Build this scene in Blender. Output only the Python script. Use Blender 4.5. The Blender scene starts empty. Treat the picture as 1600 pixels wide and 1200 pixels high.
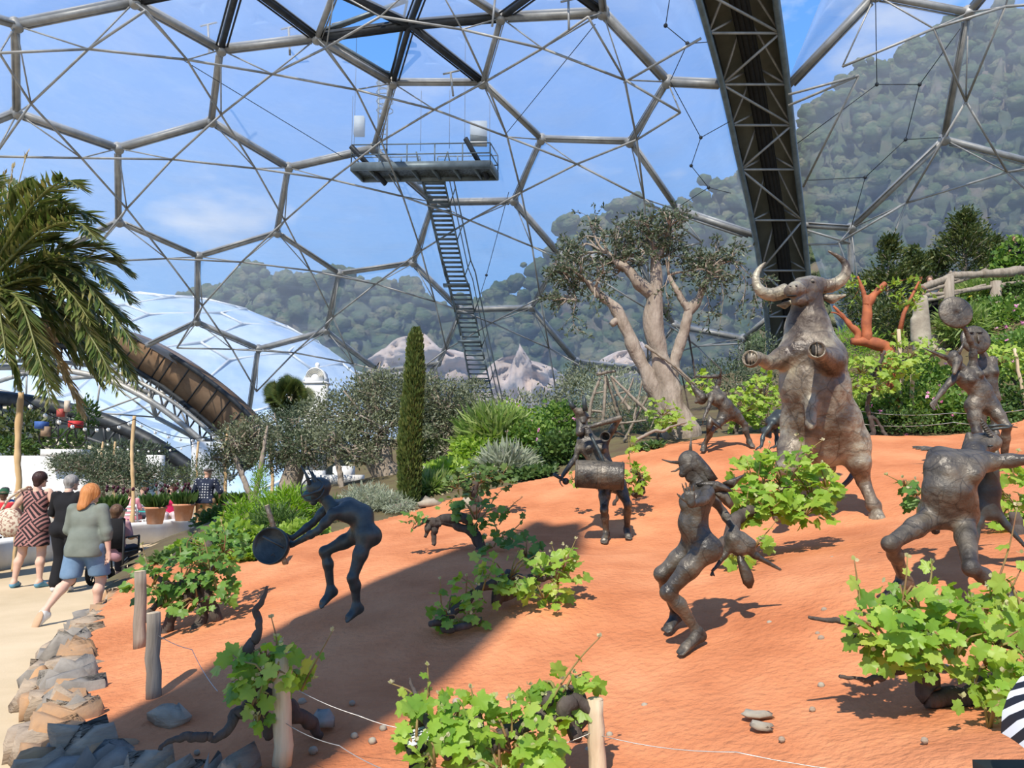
import bpy, math, random
import numpy as np
from mathutils import Vector
sc = bpy.context.scene
COL = sc.collection
PI = math.pi
# ---------------------------------------------------------------- camera
FPX = 1200.0
PITCH = math.atan(138 / 1200)
CH = 1.7
cp_, sp_ = math.cos(PITCH), math.sin(PITCH)
cam = bpy.data.objects.new('camera', bpy.data.cameras.new('camera'))
COL.objects.link(cam)
cam.location = (0, 0, CH)
cam.rotation_euler = (PI / 2 + PITCH, 0, 0)
cam.data.sensor_width = 36
cam.data.lens = 36 * FPX / 1600
cam.data.clip_end = 2000
sc.camera = cam
# ---------------------------------------------------------------- colour management
sc.view_settings.view_transform = 'Standard'
sc.view_settings.look = 'None'
sc.view_settings.exposure = 0.0
sc.view_settings.gamma = 1.0
sc.view_settings.use_curve_mapping = False
sc.cycles.max_bounces = 8
sc.cycles.transparent_max_bounces = 40
sc.cycles.diffuse_bounces = 3
# ---------------------------------------------------------------- sun
LDIR = np.array([0.25, 0.80, -1.0])
LDIR = LDIR / np.linalg.norm(LDIR)
sun = bpy.data.objects.new('sun', bpy.data.lights.new('sun', 'SUN'))
COL.objects.link(sun)
sun.rotation_euler = Vector(LDIR).to_track_quat('-Z', 'Y').to_euler()
sun.location = (-10, -30, 60)
sun.data.energy = 5.9
sun.data.angle = math.radians(0.8)
sun.data.color = (1.0, 0.93, 0.82)
# ---------------------------------------------------------------- sky: blue with drifting cloud
w = bpy.data.worlds.new('sky'); sc.world = w; w.use_nodes = True
nt = w.node_tree; nt.nodes.clear()
def N(nt, t, **k):
    n = nt.nodes.new(t)
    for a, b in k.items(): setattr(n, a, b)
    return n
L = nt.links.new
tc = N(nt, 'ShaderNodeTexCoord'); sep = N(nt, 'ShaderNodeSeparateXYZ'); L(tc.outputs['Generated'], sep.inputs[0])
rp = N(nt, 'ShaderNodeValToRGB'); L(sep.outputs['Z'], rp.inputs[0])
rp.color_ramp.elements[0].position = 0.0; rp.color_ramp.elements[0].color = (0.62, 0.78, 1.0, 1)
rp.color_ramp.elements[1].position = 0.75; rp.color_ramp.elements[1].color = (0.10, 0.26, 0.66, 1)
e = rp.color_ramp.elements.new(0.2); e.color = (0.29, 0.57, 1.0, 1)
e = rp.color_ramp.elements.new(0.45); e.color = (0.16, 0.42, 0.98, 1)
mp = N(nt, 'ShaderNodeMapping'); mp.inputs['Scale'].default_value = (1.6, 1.6, 4.2); mp.inputs['Location'].default_value = (0.35, 0.1, 0.2)
L(tc.outputs['Generated'], mp.inputs[0])
nz = N(nt, 'ShaderNodeTexNoise'); nz.inputs['Scale'].default_value = 1.9; nz.inputs['Detail'].default_value = 7; nz.inputs['Roughness'].default_value = 0.55
L(mp.outputs[0], nz.inputs[0])
cr = N(nt, 'ShaderNodeValToRGB'); L(nz.outputs[0], cr.inputs[0])
cr.color_ramp.elements[0].position = 0.57; cr.color_ramp.elements[1].position = 0.72
cr.color_ramp.elements[0].color = (0, 0, 0, 1); cr.color_ramp.elements[1].color = (0.8, 0.8, 0.8, 1)
mx = N(nt, 'ShaderNodeMix', data_type='RGBA'); L(cr.outputs[0], mx.inputs[0]); L(rp.outputs[0], mx.inputs[6])
mx.inputs[7].default_value = (0.95, 0.97, 1.0, 1)
bg = N(nt, 'ShaderNodeBackground'); bg.inputs[1].default_value = 1.12; L(mx.outputs[2], bg.inputs[0])
wo = N(nt, 'ShaderNodeOutputWorld'); L(bg.outputs[0], wo.inputs[0])

# ================================================================ helpers
def A(*v): return np.array(v, float)
def K(px, py, D):
    u = (px - 800) / FPX; v = (600 - py) / FPX
    d = A(u, cp_ - v * sp_, sp_ + v * cp_)
    return d * (D / d[1]) + A(0, 0, CH)
def nrm(v):
    v = np.asarray(v, float); n = np.linalg.norm(v); return v / (n if n > 1e-9 else 1)
# ---- ground height: smooth surface through measured points
GP = [(217,1005,6.5),(240,1085,5.2),(440,1195,4.0),(285,985,7),(547,975,6.0),(1078,1015,5.0),(1050,975,5.5),(930,1215,3.6),
      (1400,1200,2.9),(1600,1200,2.6),(1450,1090,3.7),(1400,915,5.0),(1580,965,4.6),(700,1000,5.6),(790,935,6.2),(750,865,8),
      (960,852,8.8),(1370,810,8.3),(640,800,11.5),(760,768,12),(870,745,12.5),(1000,702,13),(1100,704,12),(1180,700,12),
      (1400,690,12.5),(1550,690,12),(1600,670,13),(1500,745,9.6),(1150,880,7),(380,890,8.5),(400,870,9.2),(330,862,10),
      (600,740,18),(450,770,15),(400,800,13),(350,800,20),(800,680,20),(950,650,20),(1150,640,18),(1300,645,16),(1450,640,16),
      (1450,540,19),(1450,455,22),(1620,430,22),(1350,560,20),(1200,590,24),(900,640,30),(600,690,30),(300,725,30),(1750,640,12),(1750,800,6)]
GP = np.array([K(*p) for p in GP] + [A(-2.3, 3.6, .12), A(0.3, 2.6, .2), A(2.2, 1.6, .5), A(-5, 9.4, .3), A(-7, 16, .4), A(-7.6, 24, .6), A(-8,40,2), A(25,20,9), A(25,40,9), A(0,45,4)])
def _rbf_fit(P):
    X = P[:, :2]; n = len(X)
    r = np.linalg.norm(X[:, None] - X[None], axis=2)
    Kmat = np.where(r > 0, r * r * np.log(r + 1e-9), 0) + np.eye(n) * 0.15
    Pm = np.hstack([np.ones((n, 1)), X])
    M = np.block([[Kmat, Pm], [Pm.T, np.zeros((3, 3))]])
    return X, np.linalg.solve(M, np.append(P[:, 2], [0, 0, 0]))
_RX, _RW = _rbf_fit(GP)
def Gv(x, y):
    x = np.asarray(x, float).ravel(); y = np.asarray(y, float).ravel()
    r2 = (x[:, None] - _RX[None, :, 0]) ** 2 + (y[:, None] - _RX[None, :, 1]) ** 2
    return (0.5 * r2 * np.log(r2 + 1e-12)) @ _RW[:-3] + _RW[-3] + _RW[-2] * x + _RW[-1] * y
def G(x, y):
    if y > 9 and x < np.interp(y, [9.4, 13.2, 18, 24, 60], [-4.7, -6.1, -7.3, -7.7, -7.7]): return 0.0
    return float(Gv([x], [y])[0])
def hit(px, py, lo=2.0, hi=30.0):
    """where the line of sight through a photo point meets the hill"""
    D = np.linspace(lo, hi, 400); P = np.array([K(px, py, d) for d in D])
    g = Gv(P[:, 0], P[:, 1]); s = np.where(P[:, 2] < g)[0]
    i = s[0] if len(s) else len(D) - 1
    p = P[i].copy(); p[2] = g[i]; return p
# ---- mesh assembly
class MB:
    def __init__(s): s.V = []; s.F = []; s.n = 0; s.M = []
    def add(s, V, F, m=0):
        V = np.asarray(V, float); s.V.append(V)
        Fs = F if isinstance(F, list) and len(F) and isinstance(F[0], np.ndarray) and F[0].ndim == 2 else [np.asarray(F, int)]
        for f in Fs:
            if len(f): s.F.append(np.asarray(f, int) + s.n); s.M.append(m)
        s.n += len(V); return s
    def tube(s, pts, r, n=8, m=0, flat=None):
        P = np.array([np.asarray(p, float) for p in pts]); k = len(P)
        r = np.full(k, r, float) if np.isscalar(r) else np.interp(np.linspace(0, 1, k), np.linspace(0, 1, len(r)), r)
        T = np.gradient(P, axis=0) if k > 2 else np.array([P[1] - P[0]] * 2)
        T = np.array([nrm(t) for t in T])
        ref = A(0, 0, 1) if abs(T[0][2]) < .9 else A(1, 0, 0)
        u = nrm(np.cross(T[0], ref)); a = np.linspace(0, 2 * PI, n, endpoint=False); V = []
        ca, sa = np.cos(a), np.sin(a)
        for i in range(k):
            u = nrm(u - T[i] * (u @ T[i])); v = np.cross(T[i], u)
            V.append(P[i] + r[i] * (ca[:, None] * u + sa[:, None] * v))
        V = np.vstack(V); i = np.arange(k - 1)[:, None] * n; j = np.arange(n)[None]; j2 = (j + 1) % n
        Q = np.stack([i + j, i + j2, i + n + j2, i + n + j], -1).reshape(-1, 4)
        caps = np.array([list(range(n))[::-1], list(range((k - 1) * n, k * n))])
        s.add(V, [Q, caps], m); return s
    def box(s, c, size, R=None, m=0, taper=1.0):
        h = np.asarray(size, float) / 2
        V = A(*[0] * 24).reshape(8, 3); q = 0
        for z in (-1, 1):
            t = taper if z > 0 else 1
            for x, y in ((-1, -1), (1, -1), (1, 1), (-1, 1)):
                V[q] = (x * h[0] * t, y * h[1] * t, z * h[2]); q += 1
        if R is not None: V = V @ np.asarray(R).T
        s.add(V + np.asarray(c, float), np.array([[3, 2, 1, 0], [4, 5, 6, 7], [0, 1, 5, 4], [1, 2, 6, 5], [2, 3, 7, 6], [3, 0, 4, 7]]), m); return s
    def beam(s, a, b, w, h, m=0, up=(0, 0, 1)):
        a = np.asarray(a, float); b = np.asarray(b, float); y = nrm(b - a); x = nrm(np.cross(y, up)); z = np.cross(x, y)
        return s.box((a + b) / 2, (w, np.linalg.norm(b - a), h), np.array([x, y, z]).T, m)
    def ball(s, c, r, n=10, m=0, R=None):
        r = np.broadcast_to(np.asarray(r, float), 3); th = np.linspace(0, PI, n // 2 + 2)[1:-1]; a = np.linspace(0, 2 * PI, n, endpoint=False)
        V = [A(0, 0, 1)]
        for t in th: V += [A(math.sin(t) * math.cos(x), math.sin(t) * math.sin(x), math.cos(t)) for x in a]
        V.append(A(0, 0, -1)); V = np.array(V) * r
        if R is not None: V = V @ np.asarray(R).T
        k = len(th); Q = [[1 + i * n + j, 1 + (i + 1) * n + j, 1 + (i + 1) * n + (j + 1) % n, 1 + i * n + (j + 1) % n] for i in range(k - 1) for j in range(n)]
        T = [[0, 1 + j, 1 + (j + 1) % n] for j in range(n)] + [[1 + k * n, 1 + (k - 1) * n + (j + 1) % n, 1 + (k - 1) * n + j] for j in range(n)]
        s.add(V + np.asarray(c, float), [np.array(Q), np.array(T)], m); return s
    def lathe(s, prof, c, n=20, axis=(0, 0, 1), m=0):
        z = nrm(axis); x = nrm(np.cross(z, (0, 1, 0.01) if abs(z[1]) < .9 else (1, 0, 0))); y = np.cross(z, x)
        a = np.linspace(0, 2 * PI, n, endpoint=False); k = len(prof)
        V = np.vstack([np.asarray(c, float) + r * (np.cos(a)[:, None] * x + np.sin(a)[:, None] * y) + h * z for r, h in prof])
        i = np.arange(k - 1)[:, None] * n; j = np.arange(n)[None]; j2 = (j + 1) % n
        Q = np.stack([i + j, i + j2, i + n + j2, i + n + j], -1).reshape(-1, 4)
        s.add(V, [Q, np.array([list(range(n))[::-1], list(range((k - 1) * n, k * n))])], m); return s
    def prism(s, outline, front, depth, m=0):
        """outline: 3D points of a flat polygon; extruded by depth along -front"""
        P = np.array(outline, float); n = len(P); d = nrm(front) * depth
        V = np.vstack([P, P - d])
        s.add(V, [np.array([list(range(n))]), np.array([list(range(n, 2 * n))[::-1]]), np.array([[i, i + n, (i + 1) % n + n, (i + 1) % n] for i in range(n)])], m); return s
    def arrays(s): return np.vstack(s.V), s.F, s.M

def wloc(o):
    p = Vector((0, 0, 0))
    while o is not None: p += o.location; o = o.parent
    return np.array(p)
def mesh_obj(name, V, Fs, mats, parent=None, Ms=None, smooth=False, loc=None):
    V = np.asarray(V, float)
    if not isinstance(mats, (list, tuple)): mats = [mats]
    if parent is not None: off = wloc(parent)
    elif loc is not None: off = np.asarray(loc, float)
    else:
        lo, hi = V.min(0), V.max(0); off = A((lo[0] + hi[0]) / 2, (lo[1] + hi[1]) / 2, lo[2])
    V = V - off
    me = bpy.data.meshes.new(name)
    tot = np.concatenate([np.full(len(f), f.shape[1]) for f in Fs]); lv = np.concatenate([f.ravel() for f in Fs])
    me.vertices.add(len(V)); me.vertices.foreach_set('co', V.astype(np.float32).ravel())
    me.loops.add(len(lv)); me.loops.foreach_set('vertex_index', lv.astype(np.int32))
    me.polygons.add(len(tot)); st = np.concatenate([[0], np.cumsum(tot)[:-1]])
    me.polygons.foreach_set('loop_start', st.astype(np.int32)); me.polygons.foreach_set('loop_total', tot.astype(np.int32))
    if Ms is not None and max(Ms) > 0:
        me.polygons.foreach_set('material_index', np.concatenate([np.full(len(f), m) for f, m in zip(Fs, Ms)]).astype(np.int32))
    if smooth: me.polygons.foreach_set('use_smooth', np.ones(len(tot), bool))
    for m in mats: me.materials.append(m)
    me.update(calc_edges=True); me.validate()
    o = bpy.data.objects.new(name, me); COL.objects.link(o)
    if parent is not None: o.parent = parent
    else: o.location = off
    return o
def tag(o, label=None, cat=None, group=None, kind=None):
    if label: o['label'] = label
    if cat: o['category'] = cat
    if group: o['group'] = group
    if kind: o['kind'] = kind
    return o
def build(mb, name, mats, parent=None, smooth=False, label=None, cat=None, group=None, kind=None, loc=None):
    V, F, M = mb.arrays()
    return tag(mesh_obj(name, V, F, mats, parent, M, smooth, loc), label, cat, group, kind)
def thing(name, label, cat, loc, group=None, kind=None):
    o = bpy.data.objects.new(name, None); COL.objects.link(o); o.location = tuple(float(v) for v in loc); o.empty_display_size = .1
    return tag(o, label, cat, group, kind)
def dup(root, loc, rz=None, label=None, group=None):
    r = root.copy(); COL.objects.link(r); r.location = tuple(float(v) for v in loc)
    if rz is not None: r.rotation_euler = (0, 0, rz)
    if label: r['label'] = label
    if group: r['group'] = group
    for ch in list(root.children):
        c = ch.copy(); COL.objects.link(c); c.parent = r
        for g in ch.children:
            d = g.copy(); COL.objects.link(d); d.parent = c
    return r
def catmull(P, k=6):
    P = [np.asarray(p, float) for p in P]; P = [2 * P[0] - P[1]] + P + [2 * P[-1] - P[-2]]; out = []
    for i in range(1, len(P) - 2):
        a, b, c, d = P[i - 1:i + 3]
        for t in np.linspace(0, 1, k, endpoint=False):
            out.append(.5 * (2 * b + (c - a) * t + (2 * a - 5 * b + 4 * c - d) * t * t + (3 * b - a - 3 * c + d) * t ** 3))
    out.append(P[-2]); return np.array(out)
# ---- materials
def bsdf_mat(name):
    m = bpy.data.materials.new(name); m.use_nodes = True; return m, m.node_tree, m.node_tree.nodes['Principled BSDF']
def mat(name, c1, c2=None, scale=6, rough=.7, metal=0, bump=.0, bscale=None, detail=6, lo=.35, hi=.65, c3=None, stretch=None, spec=.3, dist=.02):
    m, nt, b = bsdf_mat(name); L = nt.links.new
    c2 = c2 or tuple(x * .7 for x in c1)
    tc = N(nt, 'ShaderNodeTexCoord'); vec = tc.outputs['Object']
    if stretch:
        mp = N(nt, 'ShaderNodeMapping'); mp.inputs['Scale'].default_value = stretch; L(vec, mp.inputs[0]); vec = mp.outputs[0]
    nz = N(nt, 'ShaderNodeTexNoise'); nz.inputs['Scale'].default_value = scale; nz.inputs['Detail'].default_value = detail; nz.inputs['Roughness'].default_value = .6
    L(vec, nz.inputs[0]); cr = N(nt, 'ShaderNodeValToRGB'); L(nz.outputs[0], cr.inputs[0])
    cr.color_ramp.elements[0].position = lo; cr.color_ramp.elements[0].color = (*c1, 1)
    cr.color_ramp.elements[1].position = hi; cr.color_ramp.elements[1].color = (*c2, 1)
    if c3: e = cr.color_ramp.elements.new((lo + hi) / 2); e.color = (*c3, 1)
    L(cr.outputs[0], b.inputs['Base Color']); b.inputs['Roughness'].default_value = rough; b.inputs['Metallic'].default_value = metal
    b.inputs['Specular IOR Level'].default_value = spec
    if bump:
        n2 = N(nt, 'ShaderNodeTexNoise'); n2.inputs['Scale'].default_value = bscale or scale * 3; n2.inputs['Detail'].default_value = 8; L(vec, n2.inputs[0])
        bp = N(nt, 'ShaderNodeBump'); bp.inputs['Strength'].default_value = bump; bp.inputs['Distance'].default_value = dist
        L(n2.outputs[0], bp.inputs['Height']); L(bp.outputs[0], b.inputs['Normal'])
    return m
def leaf_mat(name, cols, trans=.35, rough=.5):
    """cols: list of colours, one picked for each leaf"""
    m, nt, b = bsdf_mat(name); L = nt.links.new
    g = N(nt, 'ShaderNodeNewGeometry'); cr = N(nt, 'ShaderNodeValToRGB'); L(g.outputs['Random Per Island'], cr.inputs[0])
    k = len(cols)
    for i, c in enumerate(cols):
        if i == 0: e = cr.color_ramp.elements[0]
        elif i == k - 1: e = cr.color_ramp.elements[-1]
        else: e = cr.color_ramp.elements.new(i / (k - 1))
        e.position = i / (k - 1); e.color = (*c, 1)
    L(cr.outputs[0], b.inputs['Base Color']); b.inputs['Roughness'].default_value = rough; b.inputs['Specular IOR Level'].default_value = .35
    tr = N(nt, 'ShaderNodeBsdfTranslucent'); hs = N(nt, 'ShaderNodeHueSaturation'); hs.inputs['Hue'].default_value = .49; hs.inputs['Value'].default_value = 1.5; hs.inputs['Saturation'].default_value = 1.1
    L(cr.outputs[0], hs.inputs['Color']); L(hs.outputs[0], tr.inputs[0])
    ms = N(nt, 'ShaderNodeMixShader'); ms.inputs[0].default_value = trans; L(b.outputs[0], ms.inputs[1]); L(tr.outputs[0], ms.inputs[2])
    L(ms.outputs[0], nt.nodes['Material Output'].inputs[0]); return m
# ---- leaves
LT = {}
LT['blade'] = (A(0,0,0, .18,.5,.03, 0,1,0, -.18,.5,.03).reshape(-1, 3), np.array([[0, 1, 2, 3]]))
LT['needle'] = (A(0,0,0, .06,.5,0, 0,1,0, -.06,.5,0).reshape(-1, 3), np.array([[0, 1, 2, 3]]))
LT['round'] = (A(0,0,0, .3,.2,.06, .38,.6,.05, 0,1,-.05, -.38,.6,.05, -.3,.2,.06).reshape(-1, 3), np.array([[0, 1, 2, 3], [0, 3, 4, 5]]))
def _vine(n=40):
    th = np.linspace(-PI / 2, 1.5 * PI, n, endpoint=False); lob = [(PI / 2, .24), (PI / 2 - 1.05, .17), (PI / 2 + 1.05, .17), (PI / 2 - 2.15, .13), (PI / 2 + 2.15, .13)]
    V = [(0, .38, .0)]
    for i, t in enumerate(th):
        r = .35 + max(a * math.exp(-((t - c) / .34) ** 2) for c, a in lob); r *= 1 + .055 * (1 if i % 2 else -1)
        if i == 0: r = .14
        x, y = r * math.cos(t), .38 + r * math.sin(t); V.append((x, y, -.16 * abs(x) + .04 * math.sin(9 * y + 5 * x) - .25 * max(0, y - .7) ** 2))
    return np.array(V), np.array([[0, 1 + i, 1 + (i + 1) % n] for i in range(n)])
LT['vine'] = _vine()
def leaves(mb, P, d, up, size, kind='blade', m=0):
    """P (n,3) places, d (n,3) pointing, up (n,3) rough face normal"""
    T, F = LT[kind]; n = len(P)
    d = d / (np.linalg.norm(d, axis=1, keepdims=True) + 1e-9)
    x = np.cross(d, up); x /= (np.linalg.norm(x, axis=1, keepdims=True) + 1e-9); z = np.cross(x, d)
    s = np.broadcast_to(np.asarray(size, float), n)[:, None, None]
    V = P[:, None] + s * (T[None, :, 0:1] * x[:, None] + T[None, :, 1:2] * d[:, None] + T[None, :, 2:3] * z[:, None])
    k = len(T); FF = (F[None] + (np.arange(n) * k)[:, None, None]).reshape(-1, F.shape[1])
    mb.add(V.reshape(-1, 3), FF, m); return mb
def rdir(rng, n): v = rng.normal(size=(n, 3)); return v / np.linalg.norm(v, axis=1, keepdims=True)
# ---- organic bodies: blended solids turned into one continuous skin
def cone(a, ra, b, rb=None, k=.03): return ('c', np.asarray(a, float), ra, np.asarray(b, float), ra if rb is None else rb, k)
def ell(c, r, R=None, k=.03): return ('e', np.asarray(c, float), np.asarray(r, float), np.eye(3) if R is None else np.asarray(R, float), k)
def chain(pts, rs, k=.03): return [cone(pts[i], rs[i], pts[i + 1], rs[i + 1], k) for i in range(len(pts) - 1)]
def frame(d, up):
    """columns x (side), y (along d), z (near up)"""
    y = nrm(d); x = nrm(np.cross(y, up)); z = np.cross(x, y); return np.array([x, y, z]).T
def sdf(prims, h, clip=()):
    lo = np.full(3, 1e9); hi = -lo; bbs = []
    for p in prims:
        if p[0] == 'c': a = np.minimum(p[1] - p[2], p[3] - p[4]); b = np.maximum(p[1] + p[2], p[3] + p[4])
        else: r = max(p[2]); a = p[1] - r; b = p[1] + r
        bbs.append((a, b)); lo = np.minimum(lo, a); hi = np.maximum(hi, b)
    lo -= 3 * h; hi += 3 * h; n = np.ceil((hi - lo) / h).astype(int) + 1
    D = np.full(n, .5, np.float32)
    ax = [lo[i] + h * np.arange(n[i]) for i in range(3)]
    for p, (a, b) in zip(prims, bbs):
        k = p[-1]; pad = k + 2.5 * h
        s = [slice(max(0, int((a[i] - pad - lo[i]) / h)), min(n[i], int((b[i] + pad - lo[i]) / h) + 2)) for i in range(3)]
        X = ax[0][s[0]][:, None, None]; Y = ax[1][s[1]][None, :, None]; Z = ax[2][s[2]][None, None, :]
        if p[0] == 'c':
            v = p[3] - p[1]; L2 = max(v @ v, 1e-12)
            x, y, z = X - p[1][0], Y - p[1][1], Z - p[1][2]
            t = np.clip((x * v[0] + y * v[1] + z * v[2]) / L2, 0, 1)
            d = np.sqrt((x - t * v[0]) ** 2 + (y - t * v[1]) ** 2 + (z - t * v[2]) ** 2) - (p[2] + (p[4] - p[2]) * t)
        else:
            R = p[3]; x, y, z = X - p[1][0], Y - p[1][1], Z - p[1][2]; q = [x * R[0, i] + y * R[1, i] + z * R[2, i] for i in range(3)]
            k0 = np.sqrt(sum((q[i] / p[2][i]) ** 2 for i in range(3))); k1 = np.sqrt(sum((q[i] / p[2][i] ** 2) ** 2 for i in range(3)))
            d = k0 * (k0 - 1) / (k1 + 1e-6)
        o = D[s[0], s[1], s[2]]
        if k > 0:
            hh = np.clip(.5 + .5 * (o - d) / k, 0, 1); D[s[0], s[1], s[2]] = o * (1 - hh) + d * hh - k * hh * (1 - hh)
        else: D[s[0], s[1], s[2]] = np.minimum(o, d)
    for c, nn in clip:
        nn = nrm(nn); pl = (ax[0][:, None, None] - c[0]) * nn[0] + (ax[1][None, :, None] - c[1]) * nn[1] + (ax[2][None, None, :] - c[2]) * nn[2]
        D = np.maximum(D, pl.astype(np.float32))
    # surface nets
    S = D < 0; nx, ny, nz_ = D.shape
    cnt = np.zeros((nx - 1, ny - 1, nz_ - 1), np.uint8); offs = [(i, j, k) for i in (0, 1) for j in (0, 1) for k in (0, 1)]
    for i, j, k in offs: cnt += S[i:nx - 1 + i, j:ny - 1 + j, k:nz_ - 1 + k]
    cells = np.argwhere((cnt > 0) & (cnt < 8)); idx = np.full(cnt.shape, -1, np.int64); idx[tuple(cells.T)] = np.arange(len(cells))
    cv = {o: D[cells[:, 0] + o[0], cells[:, 1] + o[1], cells[:, 2] + o[2]] for o in offs}
    acc = np.zeros((len(cells), 3)); num = np.zeros(len(cells))
    for o in offs:
        for a_ in range(3):
            if o[a_] == 0:
                o2 = list(o); o2[a_] = 1; o2 = tuple(o2); d0, d1 = cv[o], cv[o2]; mk = (d0 < 0) != (d1 < 0)
                t = np.where(mk, d0 / np.where(mk, d0 - d1, 1), 0); q = np.array(o, float)[None].repeat(len(cells), 0); q[:, a_] += t
                acc += q * mk[:, None]; num += mk
    V = lo + h * (cells + acc / num[:, None]); F = []
    for a_ in range(3):
        b_, c_ = (a_ + 1) % 3, (a_ + 2) % 3
        s0 = [slice(None)] * 3; s1 = [slice(None)] * 3; s0[a_] = slice(0, -1); s1[a_] = slice(1, None)
        df = S[tuple(s0)] != S[tuple(s1)]; e = np.argwhere(df)
        ok = (e[:, b_] > 0) & (e[:, c_] > 0) & (e[:, b_] < D.shape[b_] - 1) & (e[:, c_] < D.shape[c_] - 1); e = e[ok]
        def cell(db, dc): q = e.copy(); q[:, b_] -= db; q[:, c_] -= dc; return idx[tuple(q.T)]
        Q = np.stack([cell(1, 1), cell(0, 1), cell(0, 0), cell(1, 0)], 1); fl = ~S[tuple(e.T)]; Q[fl] = Q[fl][:, ::-1]; F.append(Q)
    return V, np.vstack(F)
def organic(name, prims, h, m, parent=None, clip=(), **k):
    V, F = sdf(prims, h, clip)
    return tag(mesh_obj(name, V, [F], m, parent, smooth=True), k.get('label'), k.get('cat'), k.get('group'), k.get('kind'))
# ================================================================ materials
M = {}
M['terra'] = mat('terracotta_soil', (.47, .165, .07), (.66, .27, .125), scale=1.1, rough=.95, bump=.9, bscale=20, detail=10, c3=(.57, .215, .095), spec=.1, dist=.03)
M['path'] = mat('tan_path', (.44, .345, .22), (.53, .42, .28), scale=.8, rough=.9, bump=.25, bscale=60, spec=.15)
M['soil'] = mat('dark_bed_soil', (.10, .07, .04), (.13, .11, .05), scale=2, rough=1, bump=.6, bscale=9)
M['steel'] = mat('galvanised_steel', (.40, .385, .35), (.28, .27, .245), scale=2.5, rough=.5, metal=.25, bump=.05)
M['darksteel'] = mat('dark_steel', (.055, .06, .065), (.03, .033, .036), scale=3, rough=.5, metal=.3)
M['greysteel'] = mat('grey_painted_steel', (.20, .24, .25), (.14, .17, .18), scale=3, rough=.5, metal=.4)
M['panel'] = mat('dusty_underside_panel', (.32, .31, .23), (.20, .20, .155), scale=.7, rough=.8)
M['brownpanel'] = mat('brown_lining_panel', (.26, .165, .095), (.17, .10, .055), scale=1.2, rough=.75)
M['white'] = mat('white_lime_render', (.80, .79, .75), (.70, .69, .66), scale=3, rough=.9, bump=.25, bscale=8)
M['cream'] = mat('cream_wall', (.62, .58, .45), (.50, .46, .36), scale=1, rough=.9)
M['bronze'] = mat('weathered_bronze', (.145, .12, .085), (.035, .029, .022), scale=5, rough=.5, metal=.15, bump=.8, bscale=17, c3=(.075, .063, .046), dist=.022)
def seams(m, scale, dark=.45, wid=.03):
    nt = m.node_tree; L = nt.links.new; b = nt.nodes['Principled BSDF']; src = b.inputs['Base Color'].links[0].from_socket; tc = N(nt, 'ShaderNodeTexCoord')
    nz = N(nt, 'ShaderNodeTexNoise'); nz.inputs['Scale'].default_value = 3; L(tc.outputs['Object'], nz.inputs[0]); ad = N(nt, 'ShaderNodeVectorMath', operation='MULTIPLY_ADD'); L(nz.outputs['Color'], ad.inputs[0]); ad.inputs[1].default_value = (.25, .25, .25); L(tc.outputs['Object'], ad.inputs[2])
    vo = N(nt, 'ShaderNodeTexVoronoi', feature='DISTANCE_TO_EDGE'); vo.inputs['Scale'].default_value = scale; L(ad.outputs[0], vo.inputs[0]); mr = N(nt, 'ShaderNodeMapRange'); L(vo.outputs[0], mr.inputs[0]); mr.inputs[2].default_value = wid; mr.inputs[3].default_value = dark; mr.inputs[4].default_value = 1
    mx = N(nt, 'ShaderNodeVectorMath', operation='SCALE'); L(src, mx.inputs[0]); L(mr.outputs[0], mx.inputs[3]); L(mx.outputs[0], b.inputs['Base Color']); r = N(nt, 'ShaderNodeMapRange'); L(nz.outputs[0], r.inputs[0]); r.inputs[1].default_value = .35; r.inputs[2].default_value = .65; r.inputs[3].default_value = .32; r.inputs[4].default_value = .62; L(r.outputs[0], b.inputs['Roughness'])
    b.inputs['Specular IOR Level'].default_value = .6
seams(M['bronze'], 6)
M['bronze_dark'] = mat('dark_green_bronze', (.045, .052, .052), (.075, .09, .088), scale=8, rough=.45, metal=.45, bump=.45, bscale=24, dist=.012)
M['bronze_green'] = mat('verdigris_mask', (.05, .12, .11), (.09, .19, .17), scale=12, rough=.55, metal=.2)
M['bronze_bull'] = mat('patchy_bull_bronze', (.34, .30, .21), (.055, .036, .022), scale=2.0, rough=.52, metal=.12, bump=.9, bscale=9, c3=(.16, .125, .085), lo=.38, hi=.62, dist=.04)
seams(M['bronze_bull'], 3.4, .5, .035)
M['void'] = mat('dark_hollow', (.012, .011, .01), (.02, .018, .015))
M['vinebark'] = mat('dark_vine_bark', (.055, .043, .036), (.105, .085, .07), scale=9, rough=.9, bump=.9, bscale=30, stretch=(1, 1, .4))
M['bark'] = mat('grey_olive_bark', (.23, .185, .14), (.36, .30, .24), scale=6, rough=.95, bump=.9, bscale=14, stretch=(1, 1, .35), dist=.05)
M['redbark'] = mat('red_peeling_bark', (.42, .13, .05), (.25, .075, .035), scale=5, rough=.7, bump=.3)
M['stake'] = mat('split_wood', (.44, .34, .22), (.62, .50, .34), scale=5, rough=.85, bump=.5, bscale=12, stretch=(3, 3, .3))
M['greystake'] = mat('weathered_grey_wood', (.20, .165, .125), (.33, .28, .22), scale=5, rough=.9, bump=.6, bscale=12, stretch=(3, 3, .3))
M['pole'] = mat('pale_chestnut_pole', (.50, .33, .16), (.62, .44, .24), scale=3, rough=.8, bump=.3, stretch=(2, 2, .3))
M['rock'] = mat('slate_rock', (.27, .20, .14), (.44, .34, .24), scale=4, rough=.9, bump=.9, bscale=12, c3=(.34, .27, .20), stretch=(1, 1, 3), spec=.1)
M['rock2'] = mat('rusty_slate_rock', (.46, .27, .14), (.28, .20, .14), scale=5, rough=.9, bump=.7, bscale=12, spec=.1)
M['rock3'] = mat('grey_slate_rock', (.20, .18, .155), (.32, .29, .25), scale=5, rough=.85, bump=.6, bscale=12, spec=.1)
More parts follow.
